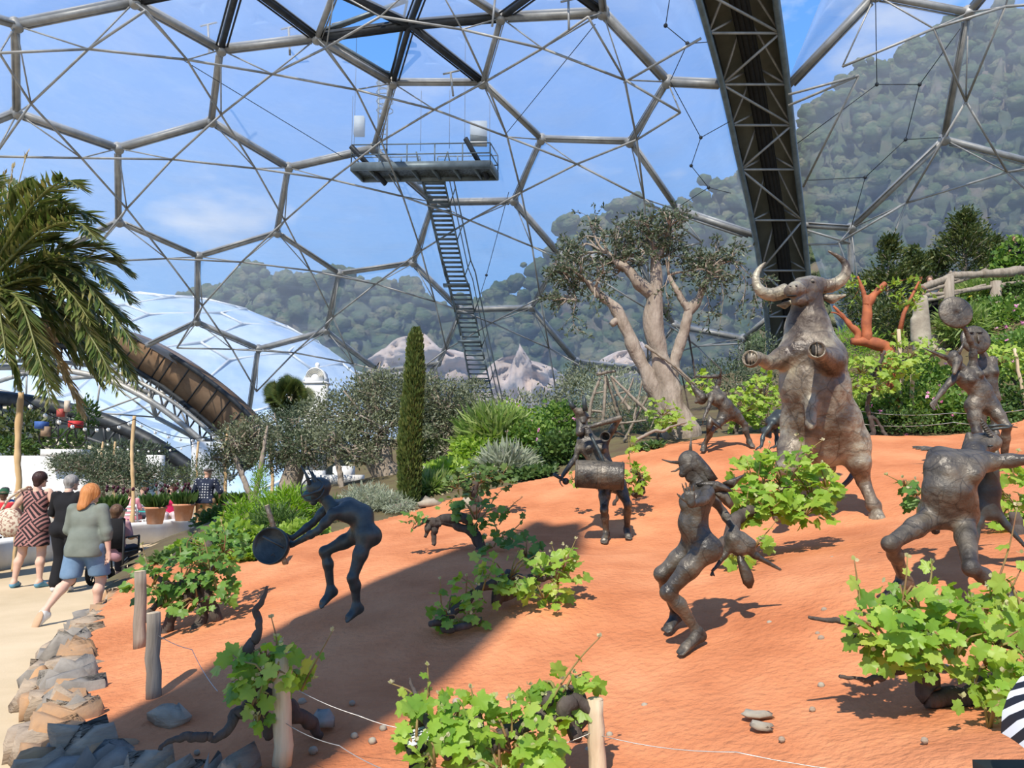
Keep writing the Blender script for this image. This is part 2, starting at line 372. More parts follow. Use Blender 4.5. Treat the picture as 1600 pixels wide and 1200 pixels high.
M['limestone'] = mat('pale_stone_block', (.42, .37, .28), (.24, .20, .15), scale=3, rough=.95, bump=.9, bscale=7)
M['wire'] = mat('wire', (.42, .40, .36), (.5, .48, .44), rough=.4, metal=.6)
M['terracotta'] = mat('terracotta_pot', (.50, .22, .12), (.62, .36, .24), scale=4, rough=.9, c3=(.56, .27, .15))
M['palepot'] = mat('lime_stained_pot', (.60, .50, .38), (.46, .38, .27), scale=4, rough=.9)
# leaves
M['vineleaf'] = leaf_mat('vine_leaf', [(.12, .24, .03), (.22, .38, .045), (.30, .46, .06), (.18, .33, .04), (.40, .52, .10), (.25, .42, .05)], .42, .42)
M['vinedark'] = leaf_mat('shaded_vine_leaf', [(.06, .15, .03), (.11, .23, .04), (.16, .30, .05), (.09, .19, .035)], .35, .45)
M['budleaf'] = leaf_mat('young_vine_bud', [(.50, .48, .22), (.55, .50, .32), (.42, .48, .15)], .4)
M['shoot'] = mat('red_green_shoot', (.22, .10, .05), (.26, .24, .07), scale=8, rough=.6)
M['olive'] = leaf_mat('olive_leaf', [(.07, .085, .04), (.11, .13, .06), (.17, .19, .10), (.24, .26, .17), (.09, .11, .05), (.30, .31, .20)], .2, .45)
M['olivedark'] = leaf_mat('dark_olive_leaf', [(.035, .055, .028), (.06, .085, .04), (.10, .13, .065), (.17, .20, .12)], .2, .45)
M['palm'] = leaf_mat('palm_leaflet', [(.05, .085, .02), (.09, .13, .03), (.16, .19, .055), (.24, .22, .08), (.07, .11, .03)], .25, .4)
M['palmdry'] = leaf_mat('dry_palm_leaflet', [(.34, .25, .11), (.45, .34, .17), (.25, .20, .08)], .2)
M['cypress'] = leaf_mat('cypress_scale_leaf', [(.045, .08, .02), (.08, .12, .025), (.14, .16, .04), (.06, .10, .02)], .2)
M['thuja'] = leaf_mat('conifer_leaf', [(.03, .06, .015), (.06, .09, .02), (.11, .12, .03), (.045, .07, .02)], .2)
M['green'] = leaf_mat('green_shrub_leaf', [(.05, .12, .025), (.10, .20, .035), (.17, .29, .05), (.25, .36, .08), (.08, .16, .03)], .35)
M['midgreen'] = leaf_mat('mid_green_leaf', [(.035, .08, .02), (.07, .13, .03), (.12, .19, .045), (.05, .10, .025)], .3)
M['lime'] = leaf_mat('lime_green_leaf', [(.20, .33, .04), (.30, .44, .06), (.38, .50, .09), (.14, .26, .04)], .4)
M['grey'] = leaf_mat('silver_grey_leaf', [(.22, .26, .16), (.33, .36, .25), (.42, .45, .34), (.16, .20, .11)], .25)
M['grass'] = leaf_mat('grass_blade', [(.14, .24, .05), (.22, .33, .07), (.33, .38, .14), (.10, .18, .04)], .35)
M['fennel'] = leaf_mat('feathery_bright_green', [(.12, .24, .02), (.20, .36, .03), (.28, .42, .05)], .4)
M['pink'] = leaf_mat('pink_petal', [(.75, .28, .50), (.80, .42, .62), (.68, .20, .42)], .3)
M['yellow'] = leaf_mat('yellow_petal', [(.75, .62, .06), (.8, .7, .15)], .3)
M['purple'] = leaf_mat('dark_tulip_petal', [(.05, .008, .02), (.09, .015, .03)], .2)
M['whitefl'] = leaf_mat('white_petal', [(.78, .76, .68), (.7, .7, .6)], .3)
M['outtree'] = leaf_mat('woodland_leaf', [(.04, .075, .03), (.07, .11, .04), (.11, .13, .06), (.14, .12, .07), (.06, .09, .05)], .1)
# plastic film of the dome cushions
def film_mat():
    m = bpy.data.materials.new('clear_film_cushion'); m.use_nodes = True; nt = m.node_tree; nt.nodes.clear(); L = nt.links.new
    tc = N(nt, 'ShaderNodeTexCoord')
    mp = N(nt, 'ShaderNodeMapping'); mp.inputs['Scale'].default_value = (.5, .5, 3.0); mp.inputs['Rotation'].default_value = (.5, .3, .2); L(tc.outputs['Object'], mp.inputs[0])
    n1 = N(nt, 'ShaderNodeTexNoise'); n1.inputs['Scale'].default_value = .7; n1.inputs['Detail'].default_value = 5; n1.inputs['Roughness'].default_value = .55; L(mp.outputs[0], n1.inputs[0])
    n2 = N(nt, 'ShaderNodeTexNoise'); n2.inputs['Scale'].default_value = .12; n2.inputs['Detail'].default_value = 4; L(tc.outputs['Object'], n2.inputs[0])
    c1 = N(nt, 'ShaderNodeMapRange'); L(n1.outputs[0], c1.inputs[0]); c1.inputs[1].default_value = .45; c1.inputs[2].default_value = .8; c1.inputs[3].default_value = .36; c1.inputs[4].default_value = .50
    c2 = N(nt, 'ShaderNodeMapRange'); L(n2.outputs[0], c2.inputs[0]); c2.inputs[1].default_value = .4; c2.inputs[2].default_value = .75; c2.inputs[3].default_value = .0; c2.inputs[4].default_value = .12
    ad = N(nt, 'ShaderNodeMath', operation='ADD'); L(c1.outputs[0], ad.inputs[0]); L(c2.outputs[0], ad.inputs[1])
    tr = N(nt, 'ShaderNodeBsdfTransparent'); tr.inputs[0].default_value = (.93, .96, 1.0, 1)
    df = N(nt, 'ShaderNodeBsdfDiffuse'); df.inputs[0].default_value = (.90, .90, .90, 1)
    tl = N(nt, 'ShaderNodeBsdfTranslucent'); tl.inputs[0].default_value = (.80, .88, .98, 1)
    gl = N(nt, 'ShaderNodeBsdfGlossy'); gl.inputs[1].default_value = .16; gl.inputs[0].default_value = (.8, .85, .9, 1)
    m1 = N(nt, 'ShaderNodeMixShader'); m1.inputs[0].default_value = .5; L(df.outputs[0], m1.inputs[1]); L(tl.outputs[0], m1.inputs[2])
    m2 = N(nt, 'ShaderNodeMixShader'); m2.inputs[0].default_value = .25; L(m1.outputs[0], m2.inputs[1]); L(gl.outputs[0], m2.inputs[2])
    m3 = N(nt, 'ShaderNodeMixShader'); L(ad.outputs[0], m3.inputs[0]); L(tr.outputs[0], m3.inputs[1]); L(m2.outputs[0], m3.inputs[2])
    L(m3.outputs[0], N(nt, 'ShaderNodeOutputMaterial').inputs[0]); return m
M['film'] = film_mat()

# ================================================================ dome
CA, CB, RD = A(-5.032, 25.125, -10.478), A(14.369, 13.633, -8.498), 30.0
def on(px, py, C, R=RD):
    p = K(px, py, 1.0) - A(0, 0, CH); d = nrm(p); o = A(0, 0, CH) - C; b = -(d @ o); q = b * b - o @ o + R * R
    return A(0, 0, CH) + d * (b + math.sqrt(max(q, 0)))
CA[2] += CH; CB[2] += CH
NA = dict(A1=(25,40),A2=(210,3),A3=(345,78),A4=(495,60),A6=(27,177),A7=(185,232),A8=(331,190),A9=(451,262),A10=(583,232),A11=(614,130),
 A12=(678,316),A13=(803,314),A14=(646,411),A15=(530,428),A16=(433,364),A17=(310,401),A18=(186,347),A19=(46,414),A20=(308,503),A21=(404,545),
 A22=(510,517),A23=(593,580),A24=(685,567),A25=(719,484),A26=(831,481),A27=(876,399),A28=(901,565),A29=(1000,576),A30=(1053,508),A32=(1161,529),
 A33=(1000,408),A34=(1058,328),A35=(985,222),A36=(846,218),A37=(754,130),A38=(783,28),A39=(942,20),A40=(1043,128),
 C1=(375,-30),A42=(640,40),A43=(523,-14),A44=(672,-45),C3=(868,-34),A46=(215,-95),A47=(930,-90),A50=(-85,8),A51=(-95,225),A52=(-60,372),
 A53=(228,541),A54=(390,640),A55=(545,640),A56=(640,628),A57=(860,650),A58=(1030,640),A59=(1150,610),
 E1=(1128,132),E2=(1178,368),E3=(1200,496),E4=(1092,6),E5=(760,-90))
EA = ("A1-A2 A2-A3 A3-A4 A1-A6 A6-A7 A7-A8 A3-A8 A8-A9 A9-A10 A10-A11 A4-A11 A10-A12 A12-A13 A12-A14 A14-A15 A15-A16 A9-A16 A16-A17 A17-A18 A7-A18 "
 "A17-A20 A20-A21 A21-A22 A15-A22 A22-A23 A23-A24 A24-A25 A14-A25 A25-A26 A13-A27 A27-A26 A26-A28 A28-A29 A29-A30 A30-A32 A27-A33 A33-A30 A33-A34 "
 "A34-A35 A35-A36 A36-A13 A36-A37 A37-A11 A37-A38 A38-A39 A39-A40 A40-A35 A40-E1 A34-E2 A32-E3 A2-A46 A4-A43 A38-A44 A39-A47 A43-A44 A1-A50 A6-A51 "
 "A18-A19 A19-A52 A20-A53 A21-A54 A23-A55 A24-A56 A28-A57 A29-A58 A32-A59").split()
SPOKE = "A3-C1 A4-C1 A2-C1 A43-C1 A42-A4 A42-A11 A42-A37 A42-A38 A42-A43 A42-A44 C3-A38 C3-A39 C3-A47".split()
NB = dict(B1=(1229,138),B0=(1368,-8),B2=(1513,20),B3=(1476,218),B4=(1330,357),B5=(1645,262),B6=(1330,575),B7=(1600,-85),B8=(1257,352),B9=(1330,-110),B10=(1700,420),B11=(1790,150),B12=(1760,0),B13=(1860,330),B14=(1840,470))
EB = "B1-B0 B0-B2 B2-B3 B3-B4 B3-B5 B4-B6 B2-B7 B4-B8 B5-B10 B5-B11 B11-B12 B12-B7 B11-B13 B13-B14".split()
PA = {k: on(*v, CA) for k, v in NA.items()}; PB = {k: on(*v, CB) for k, v in NB.items()}
dome = thing('ceiling', 'hexagonal steel tube dome frame with a thinner inner lattice of rods', 'dome', (0, 25, 0), kind='structure')
def clampN(a, b, t): return a + (b - a) * t
def dome_tube(a, b, C, w=.13):
    """round tube below, paired clamp rails above"""
    n = nrm((a + b) / 2 - C); mb = MB(); mb.tube([a, b], w, 10)
    mb.tube([a + n * .22, b + n * .22], w * .55, 6)
    s = nrm(np.cross(b - a, n)) * .17
    mb.beam(clampN(a, b, .06) - s - n * .05, clampN(a, b, .94) - s - n * .05, .035, .10, up=n)
    build(mb, 'steel_tube', M['steel'], dome, smooth=False)
for Pd, Ed, C in ((PA, EA, CA), (PB, EB, CB)):
    for e in Ed:
        a, b = e.split('-'); dome_tube(Pd[a], Pd[b], C)
for e in SPOKE:
    a, b = e.split('-'); a, b = PA[a], PA[b]; n = nrm((a + b) / 2 - CA)
    mb = MB(); mb.beam(a + n * .1, b + n * .1, .20, .34, up=n); s = nrm(np.cross(b - a, n)) * .22
    mb.tube([a + s, b + s], .04, 6); mb.tube([a - s, b - s], .04, 6); build(mb, 'vent_rafter', M['darksteel'], dome)
deg = {}
for e in EA:
    for q in e.split('-'): deg.setdefault(q, []).append(e)
inner = {}
def nodes(Pd, Ed, C, hgt):
    dg = {}
    for e in Ed:
        for q in e.split('-'): dg.setdefault(q, []).append(e)
    mid = {}
    for e in Ed:
        a, b = e.split('-'); m = (Pd[a] + Pd[b]) / 2; mid[e] = m + nrm(C - m) * hgt
    rods = []
    for q, es in dg.items():
        if len(es) >= 2:
            for i in range(len(es)):
                for j in range(i + 1, len(es)): rods.append((mid[es[i]], mid[es[j]], .05))
            for e in es: rods.append((Pd[q], mid[e], .032))
            mb = MB(); n = nrm(Pd[q] - C); mb.lathe([(.10, -.22), (.20, -.2), (.22, -.05), (.22, .2), (.15, .3)], Pd[q], 12, n)
            build(mb, 'node_joint', M['steel'], dome)
    return rods, mid
rodsA, midA = nodes(PA, EA, CA, 1.6)
rodsB, midB = nodes(PB, [e for e in EB], CB, 1.7)
rods = rodsA + rodsB
# extra rods that span from lattice to arch
def add_px_rod(p, q, r=.05): rods.append((p, q, r))
for a, b in (((1342,118),(1232,165)), ((1342,118),(1232,148)), ((1342,118),(1255,292)), ((1329,380),(1262,382)), ((1329,380),(1262,360)), ((975,129),(1095,60)), ((1005,317),(1160,370))):
    C = CB if a[0] > 1200 else CA; add_px_rod(on(*a, C, RD - 1.6), on(*b, C, RD - 1.0))
mid_dist = [np.linalg.norm((a + b) / 2 - A(0, 0, CH)) for a, b, r in rods]
order = np.argsort(mid_dist); rest = MB()
for k, i in enumerate(order):
    a, b, r = rods[i]
    if k < 99: mb = MB(); mb.tube([a, b], r, 6); build(mb, 'lattice_rod', M['steel'], dome)
    else: rest.tube([a, b], r, 6)
build(rest, 'distant_lattice', M['steel'], dome, kind='stuff')
# film cushions
HEX = ["A1 A2 A3 A8 A7 A6","A3 A4 A11 A10 A9 A8","A7 A8 A9 A16 A17 A18","A9 A10 A12 A14 A15 A16","A11 A37 A36 A13 A12 A10","A37 A38 A39 A40 A35 A36",
 "A13 A36 A35 A34 A33 A27","A12 A13 A27 A26 A25 A14","A15 A14 A25 A24 A23 A22","A17 A16 A15 A22 A21 A20","A25 A26 A28 A57 A56 A24","A27 A33 A30 A29 A28 A26",
 "A33 A34 E2 E3 A32 A30","A35 A40 E1 E2 A34","A39 A47 E4 E1 A40","A6 A7 A18 A19 A52 A51","A50 A1 A6 A51","A50 A46 A2 A1","A18 A17 A20 A53 A19","A20 A21 A54 A53",
 "A22 A23 A55 A54 A21","A23 A24 A56 A55","A28 A29 A58 A57","A29 A30 A32 A59 A58"]
TRI = ["A3 C1 A4","A2 C1 A3","A4 C1 A43","A42 A11 A37","A42 A37 A38","A42 A38 A44","C3 A38 A39","A42 A43 A44","A44 A38 C3"]
HEXB = ["B1 B0 B2 B3 B4 B8","B2 B3 B5 B11 B12 B7","B5 B11 B13 B14 B10","B4 B3 B5 B10 B6","B9 B0 B1","B8 B4 B6"]
wn = 0
def cushion(P, C, bulge=.55):
    global wn; wn += 1
    P = np.array(P); c = P.mean(0); n = nrm(c - C); k = len(P); mb = MB(); R = 8; S = 5
    bd = []
    for i in range(k):
        for t in range(S): bd.append(P[i] + (P[(i + 1) % k] - P[i]) * t / S)
    bd = np.array(bd); V = [c + n * bulge]; m = len(bd)
    for r in range(1, R + 1):
        f = r / R
        for q in bd: V.append(c + (q - c) * f + n * bulge * (1 - f ** 2.2) + n * .12)
    F3 = np.array([[0, 1 + i, 1 + (i + 1) % m] for i in range(m)])
    F4 = np.array([[1 + r * m + i, 1 + (r + 1) * m + i, 1 + (r + 1) * m + (i + 1) % m, 1 + r * m + (i + 1) % m] for r in range(R - 1) for i in range(m)])
    mb.add(np.array(V), [F3, F4]); build(mb, 'window_%d' % wn, M['film'], smooth=True, kind='structure', label='clear inflated film cushion filling one bay of the steel dome', cat='dome window')
for h in HEX: cushion([PA[q] for q in h.split()], CA)
for h in HEXB: cushion([PB[q] for q in h.split()], CB)
for h in TRI: cushion([PA[q] for q in h.split()], CA, .15)
# open vent flaps tilted up at the crown, each with its frame
for tri, lift in (("A42 A43 A4", 1.0), ("A42 A4 A11", 1.2)):
    P = [PA[q] for q in tri.split()]; c = sum(P) / 3; n = nrm(c - CA); P = [c + (p - c) * .93 for p in P]
    P[0] = P[0] + n * lift; mb = MB()
    for i in range(3): mb.beam(P[i] + n * .3, P[(i + 1) % 3] + n * .3, .09, .14, up=n)
    build(mb, 'vent_frame', M['greysteel'], dome)
# window opener arms under the crown
for x0, y0, x1, y1, D in ((325,38,327,83,33),(451,43,453,86,32),(530,35,522,78,32),(704,113,708,150,31),(774,-5,769,41,29),(888,0,889,46,27.5)):
    mb = MB(); mb.tube([K(x0, y0, D), K(x1, y1, D)], .05, 6); mb.tube([K(x0 - 12, y0 + 3, D), K(x0 + 14, y0 - 3, D)], .04, 6); build(mb, 'vent_actuator', M['steel'], dome)
# thin maintenance cables with knots
def cables(pts, C, name='safety_cable'):
    P = [on(x, y, C, RD - .5) for x, y in pts]; mb = MB()
    for a, b in zip(P[:-1], P[1:]): mb.tube([a, b], .018, 5)
    for p in P[1:-1]: mb.ball(p, .085, 8)
    build(mb, name, M['darksteel'], dome)
cables([(1046,0),(1040,40),(1074,68),(1105,66)], CA); cables([(1074,68),(1048,125)], CA)
cables([(1048,128),(1095,215),(1080,259),(1107,293),(1142,302)], CA); cables([(1107,293),(1062,322)], CA); cables([(1095,215),(1140,190)], CA)
cables([(1368,0),(1370,132),(1437,132),(1415,218),(1352,277),(1330,355)], CB); cables([(1437,132),(1500,45)], CB); cables([(1415,218),(1470,215)], CB); cables([(1370,132),(1246,224)], CB); cables([(1352,277),(1257,282)], CB)
cables([(795,300),(760,430),(738,500)], CA); cables([(930,38),(790,210)], CA); cables([(288,95),(535,245)], CA)

# ================================================================ ridge arch truss between two domes (right of centre)
def truss_arch(name, Lp, Rp, label, depth_out=1.1, panel='panel', piping=True, cat='arch truss', k=10):
    t = thing(name, label, cat, (Lp[-1] + Rp[-1]) / 2 * A(1, 1, 0), kind='structure')
    Lc = catmull(Lp, k); Rc = catmull(Rp, k); n = len(Lc); Cc = (CA + CB) / 2
    for nm, P in (('side_chord', Lc), ('side_chord', Rc)):
        mb = MB(); mb.tube(P, .13, 8); build(mb, nm, M['greysteel'], t)
    out = [p + nrm(p - Cc) * depth_out for p in (Lc + Rc) / 2]
    LO = [p + nrm(p - Cc) * depth_out for p in Lc]; RO = [p + nrm(p - Cc) * depth_out for p in Rc]
    mb = MB(); V = np.array(LO + RO + [p + nrm(p - Cc) * .12 for p in LO] + [p + nrm(p - Cc) * .12 for p in RO])
    Q = []
    for i in range(n - 1):
        Q += [[i, i + 1, n + i + 1, n + i], [2 * n + i, 3 * n + i, 3 * n + i + 1, 2 * n + i + 1], [i, 2 * n + i, 2 * n + i + 1, i + 1], [n + i, n + i + 1, 3 * n + i + 1, 3 * n + i]]
    mb.add(V, np.array(Q)); build(mb, 'roof_lining', M[panel], t)
    mb = MB()
    for s, sgn in ((Lc, 1), (Rc, -1)):
        O = LO if sgn > 0 else RO
        V = np.array(list(s) + O); mb.add(V, np.array([[i, i + 1, n + i + 1, n + i] for i in range(n - 1)][::1]))
    build(mb, 'side_panel', M['darksteel'], t)
    if piping:
        mb = MB()
        for f, r in ((.40, .10), (.47, .14), (.54, .14), (.60, .10)):
            mb.tube([a + (b - a) * f + nrm(a - Cc) * .35 for a, b in zip(Lc, Rc)], r, 8)
        build(mb, 'black_pipe_run', M['void'], t)
    st = max(2, k * 6 // 10)
    for i in range(0, n - st, st):
        mb = MB(); mb.tube([Lc[i], Rc[i]], .055, 6); mb.tube([Lc[i], Rc[i + st]] if (i // st) % 2 else [Rc[i], Lc[i + st]], .055, 6)
        mb.tube([Rc[i], out[i]], .05, 6); mb.tube([Lc[i], out[i]], .05, 6); mb.tube([out[i], Rc[min(n - 1, i + st)]], .05, 6); mb.tube([out[i], Lc[min(n - 1, i + st)]], .05, 6)
        build(mb, 'truss_brace', M['steel'], t)
    return t
LpR = [on(x, y, CA) for x, y in ((1040,-160),(1066,-80),(1092,0),(1128,132),(1152,240),(1180,370),(1198,495),(1205,570))]
RpR = [on(x, y, CB) for x, y in ((1195,-160),(1204,-80),(1212,0),(1230,132),(1242,240),(1257,370),(1268,495),(1274,570))]
LpR = [K(*xy, D) for xy, D in zip(((1040,-160),(1066,-80),(1092,0),(1128,132),(1152,240),(1180,370),(1198,495),(1203,570)), (23,24.6,26.3,29.8,32.4,35.3,37.6,38.6))]
RpR = [K(*xy, D) for xy, D in zip(((1195,-160),(1204,-80),(1212,0),(1230,132),(1242,240),(1257,370),(1268,495),(1272,570)), (23.4,25,26.8,30.2,32.8,35.7,38,39))]
truss_arch('trim_1', LpR, RpR, 'tall curved lattice truss with dark pipes rising above the bull')
# unseen arch added over the camera, shaped to throw shade across the soil
def back(p, t): return np.asarray(p, float) - LDIR * (t / -LDIR[2])
bandL = [(-4.6, 1.2), (-2.9, 3.6), (-1.75, 6.2), (-.6, 8.2), (.0, 9.4), (.5, 10.4)]
bandR = [(-2.5, 1.2), (-1.35, 3.4), (.05, 6.2), (.45, 7.4), (.72, 8.8), (.9, 10.2)]
zs = (8.2, 9.3, 10.3, 11.1, 11.8, 12.3)
truss_arch('added_shade_arch', [back((x, y, .6), z) for (x, y), z in zip(bandL, zs)], [back((x, y, .6), z) for (x, y), z in zip(bandR, zs)],
           'unseen arch added high overhead behind the viewpoint to shade the soil', piping=False, k=4)
# lower arch on the left, brown lining
up_ = [(-260,560),(-60,515),(60,500),(180,517),(250,545),(320,590),(380,640),(425,692)]
lo_ = [(-260,600),(-60,550),(60,536),(165,556),(235,592),(300,640),(355,690),(385,735)]
Ds = (38, 41, 43, 44, 44.6, 45, 45.2, 45.4)
UP = [K(x, y, d) for (x, y), d in zip(up_, Ds)]; LO_ = [K(x, y, d + 1.5) for (x, y), d in zip(lo_, Ds)]
t = thing('trim_3', 'low arch with brown lining where two domes meet at left', 'arch', (-20, 44, 0), kind='structure')
Uc, Lc_ = catmull(UP, 6), catmull(LO_, 6); n = len(Uc)
mb = MB(); V = np.vstack([Uc, Lc_, Uc + A(0, 1.2, .25), Lc_ + A(0, 1.2, .25)])
mb.add(V, np.array([[i, i + 1, n + i + 1, n + i] for i in range(n - 1)] + [[i, 2 * n + i, 2 * n + i + 1, i + 1] for i in range(n - 1)] + [[n + i, n + i + 1, 3 * n + i + 1, 3 * n + i] for i in range(n - 1)] + [[2 * n + i, 3 * n + i, 3 * n + i + 1, 2 * n + i + 1] for i in range(n - 1)]))
build(mb, 'brown_lining', M['brownpanel'], t)
for P, r in ((Uc, .14), (Lc_, .2)): mb = MB(); mb.tube(P, r, 8); build(mb, 'edge_chord', M['darksteel'], t)
# lattice chords below the lining
ch2 = [K(x, y, 44.5) for x, y in ((-60,575),(60,575),(150,588),(215,615),(275,655),(330,705),(362,750))]
ch2 = catmull(ch2, 6); mb = MB(); mb.tube(ch2, .17, 8); mb.tube(ch2 + A(.2, .8, .5), .12, 8); build(mb, 'inner_chord', M['steel'], t)
n2 = len(ch2)
for i in range(0, n2, 2):
    j = min(len(Lc_) - 1, int(i / n2 * (len(Lc_) - 8)) + 7); mb = MB(); mb.tube([ch2[i], Lc_[j]], .06, 6)
    if i + 2 < n2: mb.tube([ch2[i + 2], Lc_[j]], .06, 6)
    mb.tube([Lc_[j], Uc[min(n - 1, j + 1)]], .05, 6); build(mb, 'truss_brace', M['darksteel'], t)
# lattice of the next dome seen beneath it
nd = dict(a=(-30,605),b=(42,582),c=(100,592),d=(158,587),e=(233,614),f=(270,612),g=(244,652),h=(300,682),i=(-10,560),j=(118,560),k=(333,690),l=(306,740),m=(40,640),n=(205,560),o=(150,645),q=(20,616))
nd = {k: K(x, y, 49 + (x % 7) * .1) for k, (x, y) in nd.items()}
mb = MB()
for a, b in ('ab', 'bc', 'cd', 'de', 'ef', 'eg', 'gh', 'hk', 'hl', 'bi', 'dn', 'aq'): mb.tube([nd[a], nd[b]], .15, 8)
for a, b in ('bm', 'cm', 'co', 'do', 'eo', 'go', 'aq', 'qb', 'qm', 'dg', 'jc', 'jd', 'je', 'fh', 'fg', 'nd', 'ne'): mb.tube([nd[a], nd[b]], .06, 6)
build(mb, 'neighbour_dome_lattice', M['steel'], t)
def poly_film(pts, D, nm):
    global wn; wn += 1; P = [K(x, y, D) for x, y in pts]; c = sum(P) / len(P); mb = MB(); V = np.array([c + A(0, 1.2, .4)] + P)
    mb.add(V, np.array([[0, 1 + i, 1 + (i + 1) % len(P)] for i in range(len(P))])); build(mb, 'window_%d' % wn, nm, kind='structure', label='milky film of the neighbouring dome below the brown arch', cat='dome window')
def milky():
    m = bpy.data.materials.new('milky_film'); m.use_nodes = True; nt = m.node_tree; nt.nodes.clear(); L = nt.links.new
    tc = N(nt, 'ShaderNodeTexCoord'); nz = N(nt, 'ShaderNodeTexNoise'); nz.inputs['Scale'].default_value = .5; nz.inputs['Detail'].default_value = 5; L(tc.outputs['Object'], nz.inputs[0])
    cr = N(nt, 'ShaderNodeValToRGB'); L(nz.outputs[0], cr.inputs[0]); cr.color_ramp.elements[0].position = .35; cr.color_ramp.elements[0].color = (.60, .72, .88, 1); cr.color_ramp.elements[1].position = .7; cr.color_ramp.elements[1].color = (.97, .95, .88, 1)
    tr = N(nt, 'ShaderNodeBsdfTransparent'); df = N(nt, 'ShaderNodeBsdfDiffuse'); tl = N(nt, 'ShaderNodeBsdfTranslucent'); L(cr.outputs[0], df.inputs[0]); L(cr.outputs[0], tl.inputs[0])
    a = N(nt, 'ShaderNodeMixShader'); a.inputs[0].default_value = .5; L(df.outputs[0], a.inputs[1]); L(tl.outputs[0], a.inputs[2])
    b = N(nt, 'ShaderNodeMixShader'); b.inputs[0].default_value = .62; L(tr.outputs[0], b.inputs[1]); L(a.outputs[0], b.inputs[2]); L(b.outputs[0], N(nt, 'ShaderNodeOutputMaterial').inputs[0]); return m
M['milky'] = milky()
poly_film([(-40,560),(118,552),(190,560),(250,600),(330,690),(300,720),(200,680),(120,650),(-40,640)], 50.5, M['milky'])
# dark link arch and cream wall under the film, far left
t = thing('wall_back', 'cream back wall under a dark low arch behind the white terrace', 'wall', (-30, 46, 0), kind='structure')
P = [K(x, y, 46) for x, y in ((-80,628),(0,632),(80,645),(160,668),(230,698),(300,745),(300,790),(-80,790))]
mb = MB(); mb.prism(P, (0, -1, 0), .4); build(mb, 'cream_panel', M['cream'], t)
ar = catmull([K(x, y, 45) for x, y in ((-80,618),(0,622),(80,634),(160,656),(235,690),(310,740))], 6)
mb = MB(); mb.tube(ar, .42, 8); mb.tube(ar - A(0, .4, 1.3), .14, 8)
for i in range(0, len(ar) - 2, 2): mb.tube([ar[i], ar[i + 1] - A(0, .4, 1.3)], .09, 6); mb.tube([ar[i + 2], ar[i + 1] - A(0, .4, 1.3)], .09, 6)
build(mb, 'dark_arch', M['darksteel'], t)

# ================================================================ outside: quarry hillside, woodland, cliff, neighbour dome
def hillside():
    cr = [(-140,470),(100,462),(250,470),(330,440),(400,412),(470,420),(560,424),(640,440),(700,470),(760,440),(830,420),(880,350),(960,315),(1050,300),(1150,270),(1240,205),(1340,110),(1420,60),(1500,30),(1600,-10),(1900,-60)]
    xs = np.linspace(-140, 1900, 260); top = np.interp(xs, *zip(*cr)); rng = np.random.default_rng(5)
    for f, am in ((.02, 9), (.05, 4), (.13, 1.5)): top += am * np.sin(xs * f + rng.uniform(0, 6))
    R = 46; V = []
    for r in range(R):
        f = r / (R - 1)
        for x, y in zip(xs, top):
            D = 105 + 75 * f; p = K(x, 738 + (y - 738) * (0.0 + f), 170); z = p[2] - CH
            q = K(x, 738, D); V.append((q[0] * (1), q[1], -6 + (z + 6) * f ** .8 * (1) ))
    V = np.array(V); m = len(xs)
    V += rng.normal(size=V.shape) * A(1.2, 1.5, 1.4)
    Q = np.array([[r * m + i, r * m + i + 1, (r + 1) * m + i + 1, (r + 1) * m + i] for r in range(R - 1) for i in range(m - 1)])
    return V, Q
V, Q = hillside()
M['hill'] = mat('wooded_hillside', (.045, .065, .035), (.14, .115, .085), scale=.09, rough=1, detail=12, lo=.4, hi=.62, c3=(.075, .095, .05), bump=1.0, bscale=.35, dist=1.5)
tag(mesh_obj('hillside', V, [Q], M['hill'], smooth=False), 'wooded quarry hillside seen hazily beyond the dome film', 'hillside', kind='structure')
M['wood'] = mat('woodland_crowns', (.05, .085, .035), (.16, .15, .08), scale=.22, rough=1, detail=10, lo=.38, hi=.62, c3=(.085, .12, .05), bump=1.0, bscale=1.1, dist=1.2)
mb = MB(); rng = np.random.default_rng(8); sel = rng.integers(0, len(V), 9500); T0 = MB(); T0.ball((0, 0, 0), 1, 8); TV, TF, _ = T0.arrays()
topv = np.repeat(V[-260:], 5, 0) + rng.normal(size=(1300, 3)) * A(1.2, 1, 1.0)
for q in np.vstack([V[sel], topv]): mb.add(q + (TV * rng.uniform(.8, 1.25, (len(TV), 1))) * rng.uniform(.7, 2.3) * A(1, 1, .9), TF)
build(mb, 'distant_woodland', M['wood'], smooth=True, kind='stuff', label='distant tree canopy covering the quarry slope outside', cat='woodland')
M['cliff'] = mat('pale_quarry_cliff', (.62, .50, .42), (.36, .28, .22), scale=.25, rough=1, bump=.5, bscale=.8, dist=.5)
